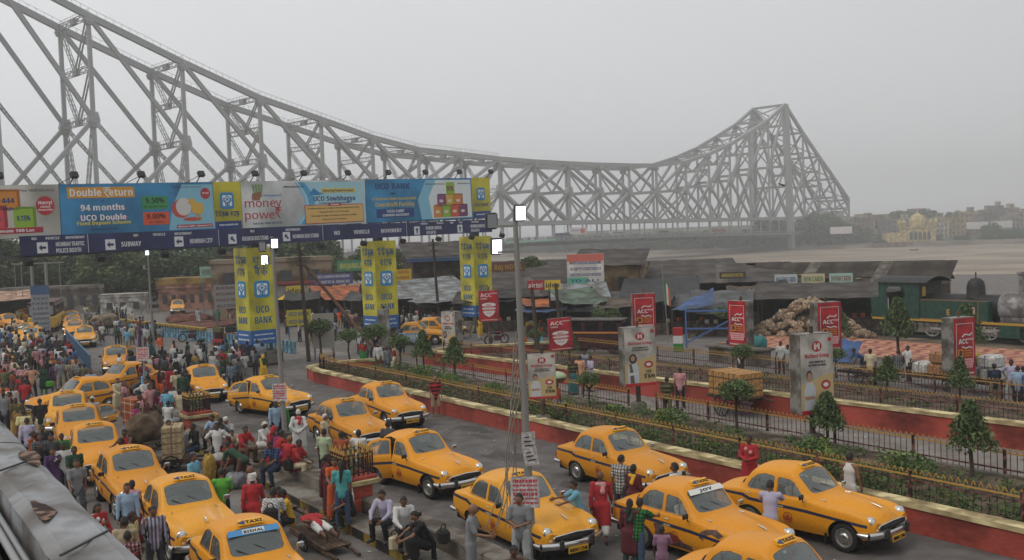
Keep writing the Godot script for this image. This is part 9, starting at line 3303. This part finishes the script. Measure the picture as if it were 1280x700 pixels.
func crowd_rows() -> Array:
	return [
		["m",-23.59,-51.65,45,0,0,0,0,7,4,0,7,6,0.96,2],
		["m",-22.02,-42.13,-152,3,0,0,0,5,1,20,2,6,1.03,2],
		["m",-30.95,-62.54,46,0,1,0,0,1,1,19,2,6,0.92,2],
		["m",-25.1,-54.24,-155,3,0,0,0,6,4,16,1,6,1.02,0],
		["w",-33.95,-68.55,116,2,2,0,0,4,2,5,11,1,0.99,2],
		["m",-30.51,-61.34,46,0,0,0,0,2,4,32,8,0,0.95,0],
		["m",-29.12,-59.46,-64,2,0,0,0,7,1,18,0,6,0.94,3],
		["m",-24.38,-52.04,25,0,0,0,0,3,1,21,5,6,0.94,0],
		["m",-27.69,-57.46,-64,2,0,0,0,6,4,20,1,6,0.96,2],
		["m",-27.06,-52.69,-33,1,1,0,0,2,0,7,13,6,1.01,0],
		["w",-23.5,-46.37,7,0,0,0,0,6,2,23,12,5,0.95,0],
		["m",-29.04,-56.34,117,2,0,0,0,3,4,34,0,6,1.02,1],
		["m",-23.67,-50.75,25,0,0,0,0,4,3,12,0,6,1.03,0],
		["w",-29.8,-64.73,-155,3,2,0,0,4,2,5,9,1,0.99,3],
		["w",-31.9,-64.84,46,0,0,0,0,4,2,20,12,4,1.02,3],
		["w",-26.7,-57.68,115,2,2,0,0,6,2,11,6,4,0.91,1],
		["m",-20.83,-39.59,-152,3,0,0,0,5,3,12,1,6,0.99,3],
		["m",-26.64,-53.17,117,2,0,0,0,0,1,30,1,6,0.93,3],
		["m",-27.52,-53.09,7,0,0,0,0,4,3,31,8,6,0.94,0],
		["m",-39.57,-77.63,87,1,1,0,0,6,3,19,10,6,1.0,2],
		["m",-31.51,-62.13,-63,2,0,0,0,6,4,30,1,6,0.95,1],
		["w",-30.06,-60.67,26,0,0,0,0,4,2,5,1,4,1.01,0],
		["m",-27.61,-54.7,-33,1,0,0,0,5,3,12,7,6,0.98,1],
		["w",-26.07,-54.03,-154,3,0,0,0,4,2,23,11,4,0.98,0],
		["m",-22.49,-44.49,7,0,0,0,0,5,1,17,10,6,1.0,1],
		["m",-27.78,-58.0,176,3,0,0,0,2,3,25,2,6,0.94,0],
		["m",-22.49,-42.75,-152,3,1,0,0,2,1,34,8,6,0.97,2],
		["w",-33.05,-67.99,46,0,2,0,0,4,2,28,12,5,1.0,2],
		["m",-20.05,-46.03,24,0,0,0,0,4,1,15,2,6,1.03,0],
		["m",-28.7,-58.58,-124,3,1,0,0,4,3,23,1,3,1.02,3],
		["m",-28.58,-54.86,28,0,0,0,0,0,3,14,8,6,0.99,3],
		["m",-24.37,-53.96,24,0,0,0,0,4,3,22,4,6,0.95,1],
		["w",-26.18,-51.05,27,0,0,0,0,4,2,29,11,4,0.94,3],
		["w",-25.36,-53.46,5,0,2,0,0,4,2,20,6,5,0.98,2],
		["m",-27.11,-51.93,-32,1,0,0,0,4,4,24,5,6,1.02,2],
		["m",-29.15,-61.83,115,2,0,0,0,6,1,31,5,6,0.95,3],
		["m",-26.11,-49.51,-152,3,0,0,0,7,3,26,0,6,1.02,2],
		["m",-25.45,-48.57,178,3,1,0,0,4,3,19,10,6,0.98,0],
		["m",-27.92,-53.61,-122,3,0,0,0,2,4,17,4,6,0.94,0],
		["m",-24.69,-52.74,25,0,1,0,0,6,4,27,0,6,0.96,3],
		["m",-24.12,-50.99,-155,3,0,0,0,6,1,25,5,6,0.93,2],
		["m",-22.29,-50.0,-156,3,0,0,0,0,1,12,4,6,0.94,1],
		["w",-28.44,-62.32,25,0,0,0,0,4,2,26,12,5,1.02,3],
		["m",-28.71,-55.53,7,0,0,0,0,1,3,6,4,6,0.95,0],
		["m",-33.7,-70.99,5,0,0,0,0,4,3,18,7,6,0.96,1],
		["m",-23.13,-51.41,44,0,0,0,0,4,4,31,10,6,0.98,1],
		["m",-33.01,-65.19,-63,2,1,0,0,3,3,30,5,6,0.9,1],
		["m",-20.82,-46.56,24,0,0,0,0,2,0,2,13,6,0.92,3],
		["m",-29.43,-57.06,177,3,0,0,0,4,4,4,4,6,0.94,0],
		["m",-27.56,-59.49,115,2,0,0,0,4,3,34,2,6,0.92,0],
		["w",-29.9,-57.51,-33,1,1,0,0,4,2,10,12,4,1.01,2],
		["w",-20.97,-40.35,-63,2,1,0,0,4,2,5,12,5,0.93,2],
		["m",-21.89,-49.56,174,3,1,0,0,2,3,19,8,6,0.96,1],
		["w",-31.42,-60.36,27,0,1,0,0,6,2,7,3,1,0.91,0],
		["m",-29.54,-60.96,176,3,1,0,0,5,4,14,0,6,0.96,2],
		["m",-30.15,-62.28,86,1,0,0,0,2,3,9,8,6,0.93,1],
		["m",-29.67,-61.48,6,0,1,0,0,4,4,14,10,6,0.9,0],
		["m",-25.33,-50.55,-123,3,0,0,0,0,1,18,2,6,0.9,0],
		["m",-30.38,-64.67,25,0,0,0,0,4,4,18,10,6,0.94,1],
		["m",-35.71,-68.89,-153,3,0,0,0,0,4,16,2,0,0.94,1],
		["m",-33.24,-63.51,88,1,0,0,0,6,1,16,2,6,0.9,1],
		["m",-31.08,-66.37,-155,3,0,0,0,7,3,4,8,6,0.99,1],
		["m",-27.96,-70.64,2,0,3,5,0,4,3,28,0,6,1.02,3],
		["m",-36.31,-93.28,-129,3,4,5,0,6,3,7,4,6,0.97,0],
		["m",-30.89,-76.74,22,0,4,5,0,6,3,27,0,6,0.94,3],
		["m",-29.78,-74.7,42,0,3,5,0,5,0,31,13,7,0.9,0],
		["m",-34.34,-80.38,83,1,4,5,0,7,3,18,0,6,0.96,2],
		["w",-39.05,-95.67,22,0,4,5,0,4,2,20,1,4,1.0,2],
		["w",-34.2,-80.89,-157,3,4,5,0,6,2,17,11,4,1.0,1],
		["w",-27.46,-71.75,81,1,5,5,0,4,2,25,9,5,1.02,1],
		["m",-31.27,-80.42,-159,3,5,5,0,1,3,21,2,6,0.92,3],
		["m",-31.88,-78.9,82,1,4,5,0,5,4,2,0,6,0.98,2],
		["m",-31.64,-81.96,21,0,4,5,0,4,3,27,7,6,1.0,3],
		["m",-36.43,-84.93,43,0,3,5,0,0,4,12,2,6,0.91,3],
		["w",-24.4,-65.52,80,1,5,5,0,6,2,29,1,4,0.99,0],
		["m",-32.65,-85.99,111,2,5,5,0,6,1,25,2,6,0.93,1],
		["m",-42.99,-98.6,-156,3,3,5,0,1,3,12,8,6,0.97,3],
		["m",-23.49,-64.82,-40,1,3,5,0,5,1,20,0,6,1.02,0],
		["m",-39.2,-90.81,43,0,3,5,0,0,4,1,8,6,0.98,0],
		["m",-27.22,-72.37,41,0,5,5,0,6,1,30,2,6,1.01,2],
		["m",-27.76,-73.18,1,0,5,5,0,5,3,14,7,6,1.03,3],
		["m",-37.99,-90.16,-67,2,5,5,0,7,1,24,10,6,0.91,0],
		["w",-13.27,-51.4,-166,3,6,2,0,4,2,34,3,5,0.93,1],
		["m",-15.39,-51.18,-133,3,7,2,0,4,3,8,5,6,0.93,0],
		["m",-18.51,-57.56,-162,3,6,2,0,4,3,30,5,6,0.93,1],
		["m",-16.19,-52.31,167,3,6,2,0,4,0,32,13,6,1.01,2],
		["m",-20.8,-59.71,-41,1,8,2,0,4,4,22,0,6,1.01,3],
		["m",-14.08,-49.69,-134,3,7,2,0,1,3,13,1,6,0.96,1],
		["w",-17.66,-54.01,18,0,7,2,0,4,2,29,6,1,0.91,3],
		["m",-14.71,-53.1,35,0,8,2,0,3,3,32,7,6,0.91,0],
		["m",-14.18,-48.66,-164,3,7,2,0,4,1,16,1,6,0.91,0],
		["m",-17.02,-55.69,-133,3,7,2,0,0,0,0,13,6,0.93,2],
		["m",-18.21,-54.49,-2,0,7,2,0,3,3,1,7,6,0.98,0],
		["m",-15.92,-54.86,16,0,7,2,0,3,3,30,8,7,0.92,0],
		["m",-15.37,-50.28,107,2,8,2,0,5,3,12,0,6,1.03,2],
		["m",-19.05,-58.78,-2,0,8,2,0,0,4,21,10,6,1.01,2],
		["m",-16.49,-55.96,16,0,6,2,0,1,3,11,8,6,0.9,3],
		["m",-14.52,-50.9,-164,3,8,2,0,5,4,12,2,6,1.0,0],
		["m",-16.33,-54.58,-3,0,6,2,0,3,3,26,1,6,0.95,2],
		["m",-15.38,-54.86,-134,3,8,2,0,3,3,17,8,6,1.02,3],
		["m",-29.88,-107.42,-4,0,9,7,0,3,4,18,5,6,1.01,3],
		["w",-31.21,-102.01,-43,1,10,7,0,4,2,29,11,1,0.99,3],
		["m",-27.76,-91.89,17,0,9,7,0,4,3,11,2,6,0.97,2],
		["m",-28.5,-97.87,36,0,11,7,0,6,4,27,0,2,1.02,0],
		["m",-29.8,-105.44,16,0,11,7,0,5,3,15,8,6,0.99,1],
		["m",-23.41,-83.55,-164,3,10,7,0,0,4,30,10,6,0.95,3],
		["m",-30.6,-94.93,-162,3,9,7,0,6,0,21,13,6,0.94,1],
		["m",-31.11,-107.88,-164,3,9,7,0,7,4,30,0,6,0.97,3],
		["m",-16.16,-73.63,-48,1,12,13,0,1,3,33,10,6,1.03,2],
		["m",-15.36,-81.38,71,1,13,13,0,7,1,8,5,6,0.95,0],
		["m",-15.43,-73.63,72,1,14,13,0,1,1,30,2,6,1.03,3],
		["m",-14.87,-83.52,-10,0,13,13,0,1,3,20,0,6,0.99,1],
		["m",-14.5,-79.14,10,0,13,13,0,1,1,1,5,6,0.93,0],
		["m",-13.51,-73.35,160,3,12,13,0,5,3,14,1,6,0.96,0],
		["w",-20.98,-93.35,-167,3,13,13,0,4,2,10,11,5,0.98,2],
		["m",-14.74,-70.88,12,0,14,13,0,7,1,1,8,6,0.92,0],
		["m",-9.72,-86.72,96,2,15,14,0,2,3,30,0,7,0.93,1],
		["m",-8.1,-74.7,-84,2,15,14,0,3,3,31,7,6,0.98,1],
		["m",-2.41,-69.7,62,1,16,14,0,3,0,34,13,6,1.03,2],
		["m",-6.51,-77.68,-85,2,15,14,0,7,3,30,1,6,0.96,2],
		["m",-3.96,-83.17,-57,1,16,14,0,6,3,14,0,6,0.92,2],
		["m",-4.96,-78.21,-176,3,16,14,0,1,3,22,5,6,0.91,1],
		["m",-5.42,-77.76,-176,3,16,14,0,7,1,30,2,6,0.92,2],
		["m",-9.87,-89.26,26,0,15,14,0,6,3,12,1,6,0.95,2],
		["m",-7.8,-86.14,-55,1,15,14,0,6,3,8,4,6,0.92,3],
		["m",-2.91,-72.66,62,1,15,14,0,6,4,19,0,6,0.97,2],
		["m",-6.88,-83.83,-175,3,15,14,0,5,4,3,5,6,1.02,1],
		["m",-8.45,-88.5,-15,0,15,14,0,1,4,34,7,6,0.93,0],
		["m",-4.94,-75.28,4,0,15,14,0,0,1,31,10,0,0.93,1],
		["m",-7.45,-87.01,-175,3,16,14,0,0,3,1,5,6,0.98,3],
		["m",-2.81,-75.81,-178,3,16,14,0,3,4,27,1,6,1.0,2],
		["m",-6.89,-76.58,-175,3,15,14,0,5,3,30,7,7,0.91,0],
		["m",-5.26,-73.74,4,0,15,14,0,4,1,9,5,6,1.02,3],
		["m",-6.32,-81.38,64,1,15,14,0,7,3,30,8,6,0.92,0],
		["m",-7.61,-54.39,8,0,17,4,0,4,1,30,2,6,0.97,0],
		["w",-8.62,-55.59,9,0,17,4,0,4,2,11,12,1,1.03,1],
		["w",-6.58,-53.53,-83,2,17,4,0,6,2,7,12,5,0.96,1],
		["m",-6.85,-52.39,27,0,17,4,0,4,1,12,5,6,0.99,1],
		["w",0.64,-63.38,-151,3,18,3,0,6,2,20,12,4,0.9,2],
		["w",1.49,-61.9,-91,2,18,3,0,4,2,11,6,5,0.91,1],
		["w",1.64,-62.85,179,3,18,3,0,6,2,28,12,4,0.99,0],
		["w",2.31,-59.82,-92,2,18,3,0,6,2,25,3,5,1.01,1],
		["w",-17.26,-45.47,171,3,19,11,0,4,2,28,1,5,0.95,2],
		["w",-18.62,-48.8,-159,3,19,11,0,4,2,17,12,4,0.98,3],
		["w",-17.68,-46.44,21,0,19,11,0,6,2,25,9,4,0.97,3],
		["w",-20.22,-53.46,21,0,19,11,0,6,2,28,6,1,0.96,2],
		["w",-17.04,-47.27,-70,2,19,11,0,6,2,23,3,4,0.96,3],
		["w",-21.24,-53.92,-69,2,19,11,0,6,2,29,1,1,0.97,2],
		["w",-16.8,-45.97,170,3,19,11,0,4,2,20,9,4,0.91,0],
		["w",-18.98,-53.42,40,0,19,11,0,4,2,29,11,1,0.95,2],
	]
func people_groups() -> Array:
	return ["dense crowd left of the blue railing","people around the cargo pavement","people around the luggage heap","people at the dark stalls","people at the second pillar","people behind the low barrier","people in the lane between the red walls","people in the open square","people in the road between the taxis","people on the concrete divider","people passing the taxi queue","people past the cargo pavement","porters pushing loads","shoppers by the orange awning","shoppers by the tarpaulin stalls","taxi drivers at the wheel"]
func mass_spots() -> Array:
	return [[-28.4,-60.4],[-43.5,-85.2],[-37.5,-72.1],[-31.4,-64.5],[-26.5,-58.7],[-26.1,-56.1],[-41.3,-78.8],[-25.7,-54.7],[-34.8,-66.8],[-28.2,-54.5],[-34.5,-72.4],[-28.2,-54.0],[-30.0,-58.7],[-30.8,-58.9],[-32.2,-67.8],[-31.9,-61.6],[-36.5,-73.9],[-32.7,-66.2],[-25.7,-56.4],[-35.6,-71.1],[-34.2,-66.0],[-28.9,-60.9],[-35.2,-69.4],[-27.0,-59.4],[-27.2,-53.7],[-29.7,-60.2],[-27.2,-56.8],[-39.5,-80.6],[-30.3,-59.5],[-33.6,-66.9],[-32.7,-69.1],[-36.4,-69.7],[-39.4,-74.9],[-36.6,-75.4],[-31.5,-67.3],[-31.5,-65.9],[-33.7,-64.9],[-33.4,-64.4],[-35.2,-67.8],[-32.6,-63.2],[-26.3,-54.9],[-27.4,-58.8],[-31.8,-62.8],[-36.9,-72.4],[-33.8,-70.5],[-28.3,-61.2],[-38.4,-74.5],[-35.0,-72.8],[-39.6,-81.2],[-30.2,-65.6],[-31.3,-64.1],[-28.3,-59.3],[-27.9,-60.0],[-31.6,-66.5],[-45.5,-88.7],[-41.3,-103.6],[-44.8,-110.1],[-46.8,-107.1],[-26.3,-72.6],[-28.9,-77.8],[-29.0,-76.0],[-37.4,-87.4],[-33.1,-78.5],[-38.8,-97.1],[-32.1,-84.1],[-37.0,-88.7],[-43.5,-109.2],[-30.6,-75.3],[-41.7,-104.1],[-39.0,-91.5],[-42.5,-106.9],[-29.6,-75.7],[-42.9,-108.0],[-30.5,-76.2],[-34.3,-84.9],[-38.9,-95.0],[-42.9,-105.3],[-44.0,-103.9],[-32.6,-82.3],[-30.2,-81.8],[-29.5,-78.7],[-28.8,-78.4],[-40.9,-100.9],[-33.6,-82.7],[-29.0,-73.5],[-8.3,-75.8],[-9.1,-92.1],[-3.1,-76.9],[-2.9,-79.5],[-4.9,-82.6],[-10.6,-88.9],[-8.4,-76.8],[-4.1,-79.3],[-6.6,-79.8],[-7.2,-77.2],[-7.3,-88.3],[-6.6,-88.0],[-7.6,-76.2],[-8.3,-79.0],[-2.8,-81.7],[-9.0,-78.9],[-9.6,-78.7],[-5.9,-76.4],[-10.6,-90.4],[-8.8,-90.2],[-7.5,-89.8],[-4.5,-77.9],[-8.0,-81.8],[-5.5,-79.2],[-6.0,-86.6],[-5.0,-80.8],[-6.1,-82.7],[-6.7,-78.3],[-8.8,-87.1],[-11.3,-91.2],[-16.3,-90.0],[-16.2,-80.3],[-19.3,-88.7],[-14.7,-86.8],[-15.2,-88.6],[-20.7,-92.8],[-18.9,-81.7],[-19.3,-96.1],[-17.4,-91.5],[-14.1,-83.0],[-21.9,-98.0],[-17.0,-82.0],[-17.4,-84.6],[-14.4,-83.5],[-18.6,-95.5],[-16.6,-87.4],[-18.0,-91.5],[-15.6,-78.8],[-20.3,-99.8],[-18.4,-79.3],[-13.3,-80.0],[-17.9,-92.4],[-17.9,-60.6],[-19.4,-56.1],[-16.8,-54.6],[-18.7,-54.8],[-17.3,-61.2],[-17.6,-55.3],[-15.4,-58.4],[-17.1,-59.5],[-14.5,-54.4],[-16.2,-56.6],[-16.0,-58.5],[-19.7,-60.9],[-15.5,-54.4],[-19.1,-59.5],[-20.1,-60.1],[-14.2,-53.6],[-17.8,-58.2],[-20.0,-57.4],[-17.1,-60.6],[-19.3,-60.6],[-17.8,-58.8],[-17.4,-58.4],[-14.7,-56.8],[-16.5,-57.5],[-15.5,-53.9],[-16.8,-54.1],[-22.2,-56.2],[-20.6,-57.1],[-19.5,-53.8],[-18.6,-51.7],[-21.7,-57.1],[-21.9,-54.1],[-20.1,-54.5],[-20.3,-55.7],[-21.3,-55.8],[-20.2,-51.3],[-21.7,-55.2],[-21.1,-55.3],[-20.9,-53.4],[-17.6,-50.0],[-19.4,-52.8],[-19.7,-53.4],[-8.6,-64.9],[-10.5,-67.5],[-9.0,-65.8],[-10.0,-63.1],[-8.9,-57.7],[-7.4,-59.3],[-7.2,-62.8],[-7.7,-65.6],[-8.8,-59.1],[-9.2,-70.9],[-9.5,-69.8],[-8.0,-62.8],[-9.0,-64.0],[-10.7,-70.3]]
func worded(c:String) -> String:
	return c.split(":")[1]+" "+c.split(":")[0] if ":" in c else c
func build_people() -> void:
	var groups:=people_groups()
	for r in people_rows():
		person(Vector3(r[0],r[2],r[1]),deg_to_rad(r[3]),r[4],r[5],r[6],r[7],r[8],groups[r[9]],r[10]==1,r[11],r[12],r[13])
	var wh:=["in the dense crowd","in the crowd before the bus","in the crowd by the blue railing","beside the goods carts","behind the yellow-topped barrier","on the far pavement","before the first yellow pillar","by the luggage heap","by the parked motorcycles","across the open square","by the mounds of red earth","before the grey notice box","under the market awnings","near the striped umbrella","by the orange awning stalls","among the market shoppers","in front of the tarpaulin stalls","by the second yellow pillar","by the dark stalls behind the fences","in the road past the cargo pavement"]
	var fc:=["facing us","half turned","side on","back turned"]
	var ps:=["arms_folded","hands_behind","hips","phone","stand","stand_weight","walk","walk_bag"]
	var ou:=["kurta_dhoti","long_shirt","sari","shirt","tshirt"]
	var c1:=["beige","black","blue","blue:checked","brown","brown:printed","brown:striped","cream","dark green","dark grey","gold","green","grey","grey:checked","lavender","light blue","light blue:checked","maroon","navy","olive","orange","pale grey","peach","pink","pink:striped","purple","red","rust","sky blue","teal:printed","white","white:checked","white:printed","white:striped","yellow"]
	var c2:=["beige","black","brown","dark green","dark grey","denim","gold","grey","khaki","maroon","navy","pink","red","white"]
	var ha:=["bald","bun","cap","grey","long","scarf","short","turban"]
	for r in crowd_rows():
		var pose:String=ps[r[8]]
		var outfit:String=ou[r[9]]
		var label:=""
		if r[0]=="w":
			label="woman in %s sari, %s, %s" % [worded(c1[r[10]]),fc[r[4]],wh[r[5]]]
		else:
			label="man in %s %s and %s %s, %s %s, %s" % [worded(c1[r[10]]),{"tshirt": "T-shirt","kurta_dhoti": "kurta"}.get(outfit,"shirt"),c2[r[11]],"dhoti" if outfit=="kurta_dhoti" else "trousers","walking" if pose.begins_with("walk") else "standing",fc[r[4]],wh[r[5]]]
		person(Vector3(r[1],0,r[2]),deg_to_rad(r[3]),pose,outfit,c1[r[10]],c2[r[11]],label,groups[r[6]],r[7]==1,ha[r[12]],r[13],r[14])
	people_extras()
